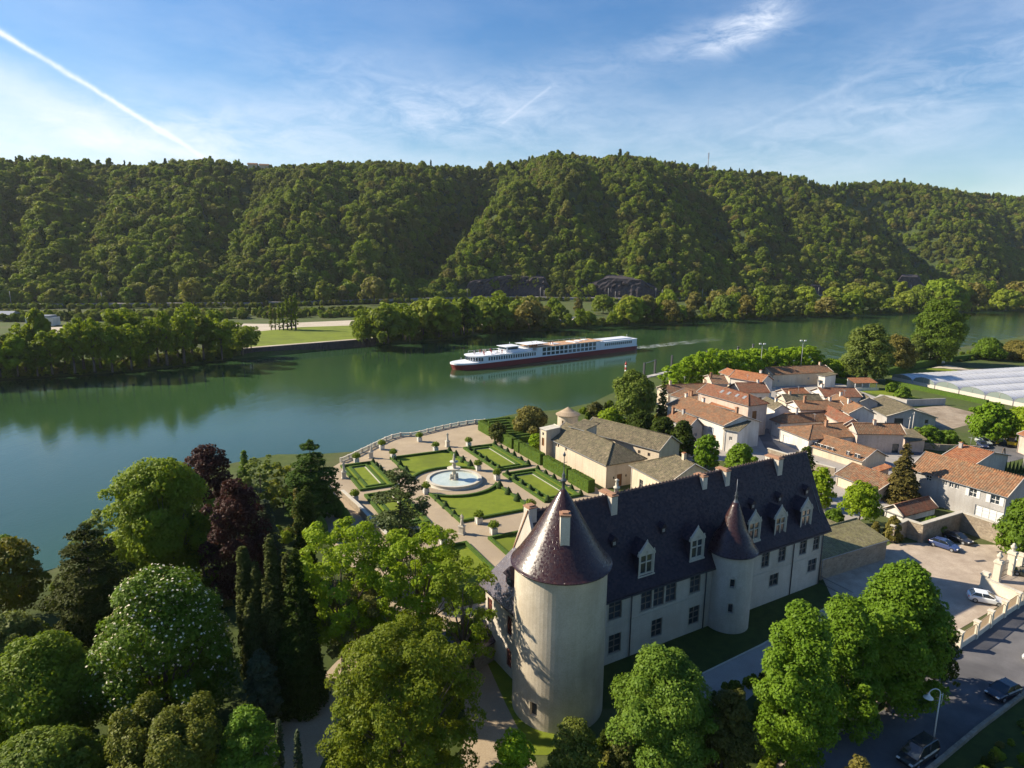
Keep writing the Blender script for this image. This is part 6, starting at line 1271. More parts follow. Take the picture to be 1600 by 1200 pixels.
tree((-40, 66, 958, 1035), 'dome', leaf_mat('leaves_grey_green', (0.06, 0.10, 0.035), (0.10, 0.15, 0.06), .3), 'grey-green tree at the left edge above the wide spreading tree')
tree((-30, 160, 990, 1170), 'round', L_bright if False else leaf_mat('leaves_spring', (0.055, 0.11, 0.014), (0.10, 0.175, 0.022), .35), 'wide spreading spring green tree at the lower left', lift=.12, k=44, cover=1.35)
tree((-30, 172, 1145, 1290), 'dome', leaf_mat('leaves_soft', (0.05, 0.10, 0.02), (0.09, 0.155, 0.03), .35), 'green tree top filling the bottom left corner', lift=.2, k=36)
tree((165, 335, 1102, 1290), 'box', leaf_mat('leaves_mustard', (0.045, 0.075, 0.014), (0.08, 0.11, 0.022), .3), 'flat-topped mustard green grove below the chestnut', lift=.1, k=40, cover=1.3)
tree((330, 442, 1108, 1260), 'dome', L_bright if False else leaf_mat('leaves_fresh_small', (0.05, 0.125, 0.022), (0.09, 0.19, 0.03), .35), 'small fresh green tree at the bottom beside the shaded path', lift=.1)
tree((388, 448, 778, 905), 'spruce', L_blue, 'blue-grey spruce beside the dark cypress group', lift=.02, cover=1.6)
tree((455, 500, 760, 900), 'column', L_dark, 'dark upright cypress right of the blue-grey spruce', lift=.02, k=30, cover=1.4)
tree((425, 505, 850, 1085), 'spruce', L_dark, 'broad near-black conifer mass behind the right end of the cypress group', lift=.01, cover=1.7)
for (x0, x1, y0, y1, lb) in ((372, 402, 842, 1090, 'tall narrow cypress, leftmost of the dark group'), (394, 420, 876, 1095, 'narrow dark cypress second from the left in the group'), (414, 446, 832, 1100, 'tallest dark cypress in the middle of the group'), (440, 470, 858, 1080, 'dark cypress right of the tallest one in the group'), (466, 498, 880, 1070, 'dark cypress at the right end of the group, by the bright tree'), (384, 410, 928, 1110, 'shorter dark cypress at the front of the group')):
    tree((x0 - 4, x1 + 4, y0, y1), 'column', leaf_mat('needles_cypress', (0.02, 0.036, 0.014), (0.045, 0.065, 0.028), .12), lb, lift=.01, k=34, cover=1.5, name='cypress_tree', yb=y1 - 5)
tree((376, 440, 1012, 1140), 'ovoid', L_blue, 'squat blue-green conifer at the foot of the cypress group', lift=.02, cover=1.5)
tree((430, 445, 1116, 1230), 'column', L_blue, 'small slim conifer beside the path at the bottom, left one of two', lift=.01, k=20, name='cypress_tree')
tree((458, 474, 1138, 1240), 'column', L_blue, 'small slim conifer beside the path at the bottom, right one of two', lift=.01, k=20, name='cypress_tree')
tree((440, 532, 684, 806), 'cedar', leaf_mat('needles_deep', (0.018, 0.046, 0.014), (0.04, 0.085, 0.022), .15), 'dark green layered conifer at the left end of the balustrade', lift=.04, cover=1.6)
tree((370, 445, 712, 800), 'feather', L_willow, 'pale willow-like tree between the red beech and the layered conifer', k=32, cover=1.5, lift=.05)
tree((412, 470, 722, 790), 'feather', leaf_mat('leaves_light_bush', (0.09, 0.14, 0.02), (0.14, 0.19, 0.035), .4), 'light yellow-green bush left of the layered conifer', k=24, lift=.02)
tree((372, 392, 704, 760), 'spruce', L_green, 'small pointed green conifer poking up in front of the river', lift=.05)
tree((455, 475, 760, 835), 'column', L_olive, 'slender olive-green cypress behind the blue-grey spruce', lift=.01, k=18, name='cypress_tree')
tree((562, 690, 724, 905), 'atlas', leaf_mat('needles_atlas', (0.024, 0.05, 0.022), (0.055, 0.09, 0.04), .25), 'open layered grey-green cedar standing in the formal garden left of the fountain', lift=.05, cover=1.2)
tree((456, 610, 805, 1040), 'feather', L_bright, 'bright green airy tree in front of the garden, left one of the pair', k=62, cover=1.15, lift=.22)
tree((572, 726, 812, 1035), 'feather', L_bright, 'bright green airy tree reaching towards the castle, right one of the pair', k=62, cover=1.15, lift=.22)
tree((664, 782, 868, 1015), 'feather', leaf_mat('leaves_sparse', (0.07, 0.14, 0.014), (0.12, 0.2, 0.022), .42), 'sparse light green tree with bare limbs showing, left of the castle end wall', k=34, cover=1.0, lift=.3, yb=1090)
tree((500, 620, 900, 1040), 'feather', leaf_mat('leaves_silver', (0.06, 0.09, 0.04), (0.11, 0.14, 0.07), .3), 'dull silvery green tree hidden below the bright airy trees', k=36, cover=1.2)
tree((508, 742, 978, 1235), 'feather', L_gold, 'large golden green tree at the bottom centre left of the round tower', k=110, cover=1.3, lift=.12)
tree((700, 760, 965, 1035), 'dome', L_green, 'dark green shrubs against the shaded castle end wall', lift=.02, name='shrub', cat='shrub', yb=1035)
tree((756, 846, 1142, 1270), 'dome', L_lime, 'bright lime green bush at the bottom edge below the round tower', lift=.05, name='shrub', cat='shrub')
tree((846, 950, 1124, 1260), 'dome', leaf_mat('leaves_moss', (0.045, 0.08, 0.02), (0.085, 0.125, 0.032), .3), 'moss green bushy tree directly under the round tower', lift=.05)
tree((935, 1015, 1140, 1270), 'dome', L_brown, 'brownish green bush at the bottom between two green trees', lift=.05, name='shrub', cat='shrub')
tree((950, 1124, 1008, 1240), 'round', leaf_mat('leaves_maple', (0.04, 0.10, 0.018), (0.085, 0.165, 0.03), .35), 'lush green maple in front of the castle facade, right of the round tower', lift=.1, k=46, cover=1.4)
tree((1088, 1190, 1070, 1250), 'ovoid', L_brown, 'dark brownish tree between the maple and the clipped limes', lift=.08, k=34)
hl_ = leaf_mat('leaves_lime_tree', (0.045, 0.115, 0.012), (0.085, 0.175, 0.020), .35)
tree((1180, 1310, 935, 1190), 'ovoid', hl_, 'large rounded lime tree, lowest and leftmost of the three along the road', lift=.08, k=60, cover=1.5, jit=.45)
tree((1255, 1378, 932, 1130), 'dome', hl_, 'large rounded lime tree, middle one of the three along the road', lift=.08, k=60, cover=1.5, jit=.45)
tree((1330, 1482, 872, 1095), 'ovoid', hl_, 'largest rounded lime tree, right end of the three along the road', lift=.08, k=64, cover=1.5, jit=.45)
tree((1430, 1500, 955, 1062), 'dome', L_dark, 'dark shrubby foliage behind the road wall next to the fence end', lift=.02, name='shrub', cat='shrub')
tree((1562, 1650, 775, 868), 'ovoid', L_green, 'dense green tree cut by the right edge beside the stone wall', lift=.05, k=40, cover=1.4)
tree((1308, 1368, 1178, 1290), 'dome', L_olive, 'small yellowish bush top at the bottom edge on the road', lift=.05, name='shrub', cat='shrub')
# around the outbuildings and the village
tree((1083, 1127, 678, 732), 'round', leaf_mat('leaves_clipped', (0.05, 0.125, 0.012), (0.09, 0.185, 0.018), .3), 'round clipped tree in front of the arched door, left one of two', lift=.1, cover=1.7)
tree((1128, 1186, 692, 748), 'dome', L_green if False else leaf_mat('leaves_clipped_b', (0.05, 0.115, 0.012), (0.09, 0.18, 0.018), .3), 'round clipped tree right above the castle ridge, right one of two', lift=.1, cover=1.7)
tree((954, 1028, 578, 655), 'round', leaf_mat('leaves_riverside', (0.04, 0.085, 0.018), (0.085, 0.14, 0.028), .3), 'big rounded tree on the river bank left of the village', lift=.1, k=40, cover=1.4)
for (x0, x1, y0, y1, lb) in ((975, 1030, 640, 690, 'dark green shrub mass under the big riverside tree'), (1010, 1060, 648, 702, 'dark glossy shrub mass behind the long outbuilding roof'), (1045, 1088, 656, 712, 'dark glossy shrub at the right end of the row behind the outbuilding'), (930, 975, 638, 668, 'light green shrub on the bank behind the dovecote'), (915, 945, 628, 652, 'straw-coloured shrub at the water edge behind the dovecote')):
    tree((x0, x1, y0, y1), 'dome', L_brown if 'straw' in lb else (L_bright if 'light' in lb else L_dark), lb, lift=.02, name='shrub', cat='shrub', cover=1.6, yb=y1)
tree((1026, 1046, 592, 655), 'spruce', leaf_mat('needles_mid', (0.03, 0.06, 0.02), (0.06, 0.095, 0.035), .15), 'narrow green conifer against the white end of the long house', lift=.02)
tree((798, 858, 634, 676), 'dome', leaf_mat('leaves_tamarisk', (0.065, 0.085, 0.03), (0.115, 0.13, 0.05), .3), 'grey-green bushy tree overhanging the river beyond the maze', lift=.05, k=34, cover=1.4)
tree((762, 794, 658, 690), 'round', leaf_mat('leaves_dark_round', (0.03, 0.05, 0.02), (0.06, 0.085, 0.035), .2), 'dark round shrub between the two tall hedge blocks at the garden path', lift=.02, name='shrub', cat='shrub', yb=690)
tree((822, 850, 676, 706), 'dome', L_lime, 'bright yellow-green shrub in front of the red door', lift=.02, name='shrub', cat='shrub')
tree((1240, 1276, 694, 770), 'ovoid', L_dark, 'dark tree peeping over the castle gable beside the window band', lift=.02)
tree((1262, 1306, 728, 790), 'ovoid', L_bright, 'bright green tree beside the castle gable', lift=.05, cover=1.5)
tree((1314, 1378, 752, 818), 'dome', L_bright, 'broad leafy tree in front of the cream house with reddish-brown roof', lift=.25, k=34, cover=1.3)
tree((1386, 1440, 692, 778), 'spruce', leaf_mat('needles_bronze', (0.035, 0.045, 0.022), (0.075, 0.075, 0.035), .12), 'tall brown-green conifer left of the very long house', lift=.03, cover=1.5)
tree((1381, 1410, 804, 848), 'cone', L_olive, 'egg-shaped clipped yew in front of the low outhouse', lift=.01, name='topiary', cat='topiary', yb=845, cover=2)
tree((1360, 1376, 815, 842), 'cone', L_olive, 'small clipped bush left of the egg-shaped yew', lift=.01, name='topiary', cat='topiary', yb=840, cover=2)
tree((1286, 1322, 795, 822), 'dome', L_green, 'low green shrubs at the foot of the castle gable', lift=.01, name='shrub', cat='shrub')
tree((1518, 1582, 628, 688), 'round', leaf_mat('leaves_vivid', (0.055, 0.14, 0.012), (0.10, 0.20, 0.02), .38), 'vivid green round tree beside the greenhouse ends', lift=.1, k=36, cover=1.5)
tree((1566, 1640, 632, 692), 'dome', L_bright, 'vivid green tree cut by the right edge above the parked cars', lift=.1, cover=1.4)
for (x0, x1, y0, y1, lb) in ((1432, 1470, 664, 698, 'leafy green bush by the rubble wall under the utility poles'), (1462, 1500, 672, 700, 'low leafy bush right of the utility poles'), (1400, 1424, 604, 622, 'small palm-like bush on the lawn beside the pool'), (1384, 1404, 598, 612, 'grey-green bush by the dark hedge and pool'), (1440, 1478, 808, 832, 'dark shrubs behind the low outhouse')):
    tree((x0, x1, y0, y1), 'dome', L_green, lb, lift=.02, name='shrub', cat='shrub', cover=1.5, yb=y1)
# pollarded planes between village and river
for k in range(11):
    x = 1058 + k * 20.5; y1 = 612 - k * 2.6; y0 = 549 - k * 0.9 - (k == 3) * 3 + (k == 0) * 20 + (k == 1) * 7
    tree((x - 26, x + 26, y0, y1), 'feather', L_lime, 'lime green pollarded plane in the row between the village and the river', lift=.1, k=34, cover=2.2, yb=y1, group='plane tree row behind the village', leaf=.62)
for (x0, x1, y0, y1, f_, m_, lb) in ((1318, 1396, 504, 590, 'round', L_willow, 'broad pale willow on the bank right of the farmhouse'), (1372, 1432, 522, 575, 'dome', L_olive, 'olive-green scrubby tree between the willow and the tall poplar'), (1428, 1506, 464, 562, 'ovoid', leaf_mat('leaves_poplar', (0.035, 0.085, 0.012), (0.07, 0.13, 0.02), .35), 'tallest poplar-like tree on the near bank at the right'),
                                     (1418, 1450, 520, 566, 'dome', L_willow, 'small pale tree at the left foot of the tall poplar'), (1522, 1570, 528, 560, 'dome', L_green, 'low green tree at the water edge right of the tall poplar'), (1565, 1640, 535, 560, 'dome', L_olive, 'low scrub trees at the right edge along the water'), (1275, 1330, 562, 584, 'dome', L_bright, 'low green bush on the bank behind the farmhouse')):
    tree((x0, x1, y0, y1), f_, m_, lb, lift=.05, k=40, cover=1.5, leaf=.55)
for k in range(9):
    p = P(*c6(1408 + k * 24, 725 - k * 1)); o = link('clipped_cypress', CONE, None, p); o.scale = (.55, .55, 2.2); prop(o, 'tiny upright cypress in the row by the parking ground', 'cypress', 'row of tiny cypresses by the parking ground')
# low plants under the trees and along the banks
pts = []; scl = []
def under(poly, n, s0, s1):
    q = [P(x, y)[:2] for x, y in poly]; xs = [a[0] for a in q]; ys = [a[1] for a in q]; c = 0
    while c < n:
        x, y = rng.uniform(min(xs), max(xs)), rng.uniform(min(ys), max(ys)); ins = False
        for i in range(len(q)):
            (xa, ya), (xb, yb_) = q[i], q[i - 1]
            if (ya > y) != (yb_ > y) and x < (xb - xa) * (y - ya) / (yb_ - ya) + xa: ins = not ins
        if ins: k = rng.uniform(s0, s1); pts.append((x, y, G - .15)); scl.append((k, k, k * rng.uniform(.6, 1.1))); c += 1
under([(-80, 1060), (120, 960), (330, 1080), (330, 1290), (-200, 1290)], 90, .08, .2)
under([(60, 930), (230, 830), (440, 760), (500, 780), (470, 900), (350, 960), (120, 980)], 150, .1, .24)
under([(600, 1040), (700, 1000), (730, 1100), (700, 1290), (500, 1290)], 60, .06, .15)
under([(940, 1150), (1180, 1060), (1440, 1010), (1500, 1020), (1230, 1190), (1100, 1290), (900, 1290)], 150, .08, .2)
under([(900, 650), (1000, 612), (1040, 650), (1090, 720), (1000, 690)], 90, .1, .25)
under([(1290, 582), (1330, 574), (1480, 558), (1600, 538), (1600, 552), (1480, 568), (1340, 582)], 130, .1, .25)
under([(1425, 675), (1500, 690), (1525, 705), (1440, 700)], 60, .08, .18)
under([(1400, 1290), (1640, 1100), (1800, 1150), (1700, 1400)], 120, .06, .14)
scatter('undergrowth', pts, scl, lend, 'green shrubs and ground plants beneath the trees of the near bank', 'undergrowth')
# ---------------------------------------------------------------- river cruise ship
a, b = P(706, 578, 0)[:2], P(984, 545, 0)[:2]; sd_ = (a - b) / np.linalg.norm(a - b); SL = float(np.linalg.norm(a - b)); ship = empty('cruise_ship', (*b, 0), math.atan2(sd_[1], sd_[0]), 'long white and dark red river cruise ship heading left with a foaming wake', 'cruise ship')
M_hull = plain('hull_red', (0.22, 0.018, 0.02), .35, .5); M_shipw = mat('ship_white', (0.72, 0.74, 0.77), .4, None, .5); M_deck = varied('sun_deck', (0.42, 0.24, 0.13), (0.5, 0.31, 0.18), .3, .8, .1, .01); M_shipglass = mat('ship_glass', (0.02, 0.035, 0.05), .08, None, .8); M_navy = plain('ship_blue_band', (0.10, 0.14, 0.25), .4)
W2 = 5.7; L = SL
def outline(z, flare=1.0):
    bow = []
    for k in range(9):
        t_ = k / 8; bow.append((L - 11 + 11 * math.sin(t_ * math.pi / 2), -W2 * flare * math.cos(t_ * math.pi / 2) ** .8))
    return [(0, -W2 * .92 * flare), (2, -W2 * flare)] + bow + [(x, -y) for x, y in bow[::-1][1:]] + [(2, W2 * flare), (0, W2 * .92 * flare)]
mb = MB(); mb.hexa([(x if x < L - 3 else x - 1.5, y * .95, -1) for x, y in outline(0)], [(x, y, 2.4) for x, y in outline(0)]); mb.build('hull', M_hull, ship)
mb = MB(); mb.hexa([(x, y * 1.003, 2.4) for x, y in outline(0)], [(x, y * 1.003, 2.8 if x < L - 14 else 3.1) for x, y in outline(0)]); mb.build('bulwark', M_navy if False else M_shipw, ship)
mb = MB(); mb.box(1.0, 30, -W2 + .15, W2 - .15, 2.75, 6.3); mb.box(30, L - 46, -W2 + .35, W2 - .35, 2.4, 7.1); mb.box(L - 46, L - 14, -W2 + .15, W2 - .15, 2.75, 5.6)
nose = [(L - 14 + 5 * math.sin(t_), -(W2 - .15) * math.cos(t_)) for t_ in np.linspace(0, math.pi, 13)]; mb.prism(nose, 2.8, 5.6); mb.build('superstructure', M_shipw, ship)
def row(x0, x1, n, z0, z1, gap, name):
    w_ = (x1 - x0) / n; yy = W2 - (.35 if name == 'cabin_window' else .15); fb = MB()
    for k in range(n):
        a_, b_ = x0 + w_ * k + gap / 2, x0 + w_ * (k + 1) - gap / 2
        MB().box(a_, b_, yy - .02, yy + .04, z0, z1).build(name, M_shipglass, ship); fb.box(a_, b_, -yy - .04, -yy + .02, z0, z1)
    prop(fb.build(name + '_far_side', M_shipglass, ship), kind='stuff')
row(33, L - 49, 13, 4.85, 6.75, .7, 'cabin_window'); row(33, L - 49, 13, 2.75, 4.35, .7, 'cabin_window'); row(5, 27, 14, 4.2, 5.6, .45, 'stern_window'); row(L - 45, L - 16, 20, 3.4, 5.0, .5, 'lounge_window')
mb = MB()
for k in range(12):
    t_ = .25 + k * (math.pi - .5) / 11; x, y = L - 14 + 5.05 * math.sin(t_), -(W2 - .1) * math.cos(t_); mb.box(x - .3, x + .3, y - .3, y + .3, 3.5, 5.0)
mb.build('bow_windows', M_shipglass, ship)
mb = MB(); mb.box(28, L - 44, -W2 + .1, W2 - .1, 7.1, 7.22); mb.build('sun_deck', M_deck, ship)
mb = MB(); mb.box(.5, 30.5, -W2 + .1, W2 - .1, 6.3, 6.45); mb.box(3, 27, -3.5, 3.5, 6.44, 7.0); mb.build('stern_roof', M_shipw, ship)
mb = MB(); mb.box(L - 46, L - 13, -W2 - .05, W2 + .05, 5.6, 5.75); mb.prism([(L - 13 + 5 * math.sin(t_), -(W2 + .05) * math.cos(t_)) for t_ in np.linspace(0, math.pi, 13)], 5.6, 5.75); mb.box(L - 44, L - 30, -4.2, 4.2, 5.74, 6.9); mb.build('roof_deck', M_shipw, ship)
mb = MB(); mb.box(L - 37, L - 28, -3.4, 3.4, 6.9, 7.0); mb.hexa([(L - 36, -3, 5.75), (L - 28.5, -3, 5.75), (L - 28.5, 3, 5.75), (L - 36, 3, 5.75)], [(L - 36, -3, 8.3), (L - 29.2, -3, 8.3), (L - 29.2, 3, 8.3), (L - 36, 3, 8.3)]); mb.box(L - 37, L - 28, -3.6, 3.6, 8.3, 8.5); mb.box(L - 54, L - 40, -4.6, 4.6, 8.6, 8.7)
for x in (L - 53, L - 47, L - 41):
    for y in (-4.4, 4.4): mb.bar((x, y, 7), (x, y, 8.6), .08, 0, 4)
mb.build('wheelhouse', M_shipw, ship)
mb = MB(); mb.box(L - 35.5, L - 29.5, -3.03, 3.03, 7.0, 8.0); mb.box(L - 28.9, L - 28.6, -2.6, 2.6, 7.0, 8.0); mb.build('wheelhouse_windows', M_shipglass, ship)
mb = MB()
for (x, y0_, y1_) in ((L - 24, -4, 2), (L - 20, -2, 4), (L - 62, -2, 3), (L - 80, -3, 1), (46, -3, 4), (60, 0, 3), (34, -4, -1)): mb.box(x - 1.3, x + 1.3, y0_, y1_, 7.2 if x < L - 50 else 5.75, 7.5 if x < L - 50 else 6.0)
mb.build('deck_furniture', M_shipw, ship)
mb = MB()
for s in (-1, 1):
    for x in range(30, int(L - 46), 4): mb.bar((x, s * (W2 - .2), 7.1), (x, s * (W2 - .2), 8.0), .05, 0, 4)
    mb.bar((30, s * (W2 - .2), 8.0), (L - 46, s * (W2 - .2), 8.0), .05, 0, 4)
    for x in range(int(L - 46), int(L - 12), 3): mb.bar((x, s * (W2 - .1), 5.7), (x, s * (W2 - .1), 6.7), .05, 0, 4)
    mb.bar((L - 46, s * (W2 - .1), 6.7), (L - 13, s * (W2 - .1), 6.7), .05, 0, 4)
mb.bar((L - 5, 0, 2.9), (L - 5, 0, 5.2), .07, 0, 5); mb.bar((3, 0, 6.4), (3, 0, 8.4), .07, 0, 5); mb.bar((L - 33, 0, 8.5), (L - 33, 0, 10.2), .08, 0, 5); mb.build('railing', M_shipw, ship)
rr = random.Random(4)
cl_ = [plain('passenger_dark', (.05, .05, .08), .8), plain('passenger_red', (.3, .05, .04), .8), plain('passenger_pale', (.5, .45, .4), .8)]
for k in range(26):
    x, y = (L - rr.uniform(12, 27), rr.uniform(-4.5, 4.5)) if k < 18 else (L - rr.uniform(46, 60), rr.uniform(-4, 4)); z = 5.75 if k < 18 else 7.22
    mb = MB(); mb.lathe([(.12, 0), (.17, .45), (.2, .8), (.16, .95), (.26, 1.25), (.24, 1.42), (.08, 1.5), (.11, 1.6), (.12, 1.7), (.05, 1.8)], (0, 0, 0), 8); o = mb.build('person', cl_[k % 3])
    wp = b + sd_ * x + np.array([-sd_[1], sd_[0]]) * y; o.location = (wp[0], wp[1], z); prop(o, 'tiny passenger standing on the open deck of the cruise ship', 'person', 'passengers on the ship deck')
# foam of wake and bow wave: low ridged sheets on the water
M_foam = bpy.data.materials.new('foam'); M_foam.use_nodes = True; nt_ = M_foam.node_tree; n_ = N(nt_); b_ = nt_.nodes['Principled BSDF']; b_.inputs['Base Color'].default_value = (.75, .8, .8, 1); b_.inputs['Roughness'].default_value = .7
uvn = n_.n('ShaderNodeTexCoord').outputs['UV']; spx = n_.n('ShaderNodeSeparateXYZ'); n_.l(uvn, spx.inputs[0])
ns_ = n_.noise(n_.mapping(uvn, (.09, .55, 1)), 1.0, 7, .75); al = n_.math('MULTIPLY', n_.math('MULTIPLY', n_.ramp(ns_, [(.47, 0), (.64, 1)]), .75), n_.math('MULTIPLY_ADD', n_.math('ABSOLUTE', spx.outputs[0]), -.011, 1.0, clamp=True)); n_.l(al, b_.inputs['Alpha'])
def foam(name, pts_l, pts_r, lb):
    mb = MB()
    for i in range(len(pts_l) - 1): mb.poly([(*pts_l[i], .03), (*pts_r[i], .03), (*pts_r[i + 1], .03), (*pts_l[i + 1], .03)])
    o = mb.build(name, M_foam); me = o.data; uv = me.uv_layers[0]; W = np.array(mb.v)[:, :2] - b; uu = W @ sd_; vv = W @ np.array([-sd_[1], sd_[0]])
    for p_ in me.polygons:
        for li in p_.loop_indices: vi = me.loops[li].vertex_index; uv.data[li].uv = (uu[vi], vv[vi])
    return prop(o, lb, 'wake', None, 'stuff')
nv = np.array([-sd_[1], sd_[0]]); st_ = lambda x, y: tuple(b + sd_ * x + nv * y)
foam('wake', [st_(-x, 4.0 + x * .05) for x in range(0, 89, 8)], [st_(-x, -3.6 - x * .01) for x in range(0, 89, 8)], 'white foaming wake trailing right behind the stern of the cruise ship')
foam('wake', [st_(x, W2 + .1 + (L - x) * .03) for x in (L, L - 8, L - 30, L - 70)], [st_(x, W2 + 1.4 + (L - x) * .05) for x in (L, L - 8, L - 30, L - 70)], 'thin foam line along the near side of the cruise ship hull')
# ---------------------------------------------------------------- cars
M_tyre = plain('tyre', (0.02, 0.02, 0.02), .9); M_cglass = mat('car_glass', (0.015, 0.02, 0.025), .06, None, .8); M_head = plain('headlight', (.7, .7, .68), .2); M_tail = plain('tail_light', (.45, .02, .02), .3)
def paint(nm, c): 
    m = mat(nm, c, .25, None, .6); m.node_tree.nodes['Principled BSDF'].inputs['Coat Weight'].default_value = .6; return m
def car(p, rz, col, lb, kind='hatch', L=4.2, W=1.78):
    t = empty('parked_car', p, rz, lb, 'car'); h = L / 2; w2 = W / 2
    # body sections along x: (x, half width, bottom, shoulder height)
    sec = [(-h, .78, .45, .80), (-h + .12, .92, .25, .93), (-h + .7, 1.0, .2, .97), (-.3, 1.0, .2, .94), (.55, 1.0, .2, .92), (h - 1.0, .99, .2, .88), (h - .35, .94, .22, .74), (h - .05, .80, .32, .62), (h, .7, .42, .55)]
    mb = MB(); ring = lambda s: [(s[0], -w2 * s[1] * .92, s[2]), (s[0], -w2 * s[1], s[2] + .15), (s[0], -w2 * s[1], s[3] - .12), (s[0], -w2 * s[1] * .9, s[3]), (s[0], w2 * s[1] * .9, s[3]), (s[0], w2 * s[1], s[3] - .12), (s[0], w2 * s[1], s[2] + .15), (s[0], w2 * s[1] * .92, s[2])]
    R = [ring(s) for s in sec]
    for i in range(len(R) - 1):
        for k in range(8): j = (k + 1) % 8; mb.poly([R[i][k], R[i + 1][k], R[i + 1][j], R[i][j]][::-1])
    mb.poly(R[0]); mb.poly(R[-1][::-1])
    xr0, xr1 = (-h + .75, .15) if kind == 'hatch' else (-h + .35, .55)
    if kind == 'saloon': xr0, xr1 = -h + 1.25, .25
    b0, b1 = xr0 - (.55 if kind != 'van' else .2), xr1 + .95; zt = 1.46 if kind != 'van' else 1.8; yb_, yt_ = w2 * .93, w2 * .74
    mb.hexa([(xr0, -yt_, zt - .05), (xr1, -yt_, zt - .05), (xr1, yt_, zt - .05), (xr0, yt_, zt - .05)], [(xr0 + .12, -yt_ * .92, zt), (xr1 - .12, -yt_ * .92, zt), (xr1 - .12, yt_ * .92, zt), (xr0 + .12, yt_ * .92, zt)])
    for s in (-1, 1):
        for (xa, xb) in ((b0, xr0), (b1, xr1), ((b0 + b1) / 2 - .1, (xr0 + xr1) / 2 - .05)):
            mb.bar((xa, s * yb_, .93), (xb, s * yt_, zt - .04), .045, 0, 4)
        mb.box(.75, .9, s * w2 * 1.0 - .09, s * w2 * 1.0 + .09, .92, 1.05)
    mb.build('body', col, t)
    g = MB(); g.hexa([(b0 + .04, -yb_ * .97, .9), (b1 - .04, -yb_ * .97, .9), (b1 - .04, yb_ * .97, .9), (b0 + .04, yb_ * .97, .9)], [(xr0 + .03, -yt_ * .97, zt - .06), (xr1 - .03, -yt_ * .97, zt - .06), (xr1 - .03, yt_ * .97, zt - .06), (xr0 + .03, yt_ * .97, zt - .06)]); g.build('windows', M_cglass, t)
    for sx in (-h + .78, h - .82):
        for s in (-1, 1):
            w_ = MB(); w_.bar((sx, s * (w2 - .2), .32), (sx, s * (w2 + .01), .32), .32, 0, 16, smooth=False); o = w_.build('wheel', M_tyre, t); w_ = MB(); w_.bar((sx, s * (w2 + .0), .32), (sx, s * (w2 + .03), .32), .2, 0, 10, smooth=False); w_.build('rim', M_metal_grey, o)
    for s in (-1, 1):
        w_ = MB(); w_.box(h - .22, h - .02, *sorted((s * w2 * .5, s * w2 * .82)), .56, .68); w_.build('headlight', M_head, t); w_ = MB(); w_.box(-h - .01, -h + .12, *sorted((s * w2 * .55, s * w2 * .86)), .66, .84); w_.build('tail_light', M_tail, t)
    return t
def car_px(nose, tail, col, lb, kind='hatch', L=4.2):
    a_, b_ = P(*nose)[:2], P(*tail)[:2]; d_ = a_ - b_; c = (a_ + b_) / 2; return car((c[0], c[1], G + .05), math.atan2(d_[1], d_[0]), col, lb, kind, L)
car_px((1566, 946), (1514, 936), paint('white_car_paint', (.72, .74, .76)), 'white hatchback parked alone beside the road fence', 'hatch', 4.3)
car_px((1496, 863), (1455, 850), paint('blue_car_paint', (.035, .06, .16)), 'dark blue estate car parked in the courtyard, nearer of the two dark cars', 'hatch', 4.3)
car_px((1516, 853), (1476, 838), paint('black_car_paint', (.012, .013, .018)), 'black car parked right under the high stone wall', 'saloon', 4.4)
car_px((1548, 1094), (1584, 1080), paint('dark_car_paint', (.015, .017, .03)), 'dark hatchback parked on the shaded street with its red tail lights showing', 'hatch', 4.1)
car_px((1590, 897), (1622, 905), paint('green_black_car_paint', (.02, .03, .025)), 'dark car half cut by the right edge beyond the gate pillars', 'hatch', 4.2)
car_px((1596, 880), (1624, 886), paint('silver_car_paint', (.5, .5, .5)), 'pale car at the right edge just behind the gate', 'hatch', 4.2)
car_px((1602, 1040), (1640, 1022), paint('pale_car_paint', (.6, .6, .6)), 'pale car nose entering at the right edge of the street', 'hatch', 4.2)
car_px((1546, 697), (1527, 690), paint('silver_green_paint', (.42, .46, .44)), 'silver car on the parking ground under the vivid green trees', 'hatch', 4.4)
car_px((1554, 693), (1562, 689), paint('white_van_paint', (.75, .75, .74)), 'small white van next to the silver car on the parking ground', 'van', 4.4)
car_px((1541, 703), (1529, 694), paint('navy_car_paint', (.03, .04, .09)), 'navy car in front of the silver car on the parking ground', 'hatch', 4.2)
car_px((1420, 1194), (1445, 1178), paint('charcoal_car_paint', (.03, .032, .038)), 'dark van in deep shade at the foot of the street lamp', 'van', 4.6)
M_yellow = plain('digger_yellow', (.55, .38, .02), .5)
p = P(1583, 699); t = empty('digger', (p[0], p[1], G + .05), 2.6, 'small yellow digger parked at the right edge beside the house corner', 'digger')
mb = MB(); mb.box(-1.2, 1.4, -.8, .8, .7, 1.5); mb.box(-1.3, -.6, -.7, .7, 1.5, 2.0); mb.box(-.1, 1.3, -.75, .75, 2.6, 2.7); mb.build('body', M_yellow, t)
mb = MB(); mb.box(0, 1.2, -.7, .7, 1.5, 2.6); mb.build('cab', M_cglass, t)
for s in (-1, 1): mb = MB(); mb.box(-1.2, 1.4, *sorted((s * .55, s * .95)), 0, .65); mb.build('track', M_tyre, t)
mb = MB(); mb.bar((1.3, 0, 1.2), (2.6, 0, 2.9), .13, 0, 6); mb.bar((2.6, 0, 2.9), (3.4, 0, .9), .1, 0, 6); mb.box(3.1, 3.7, -.35, .35, .4, .9); mb.build('arm', M_yellow, t)
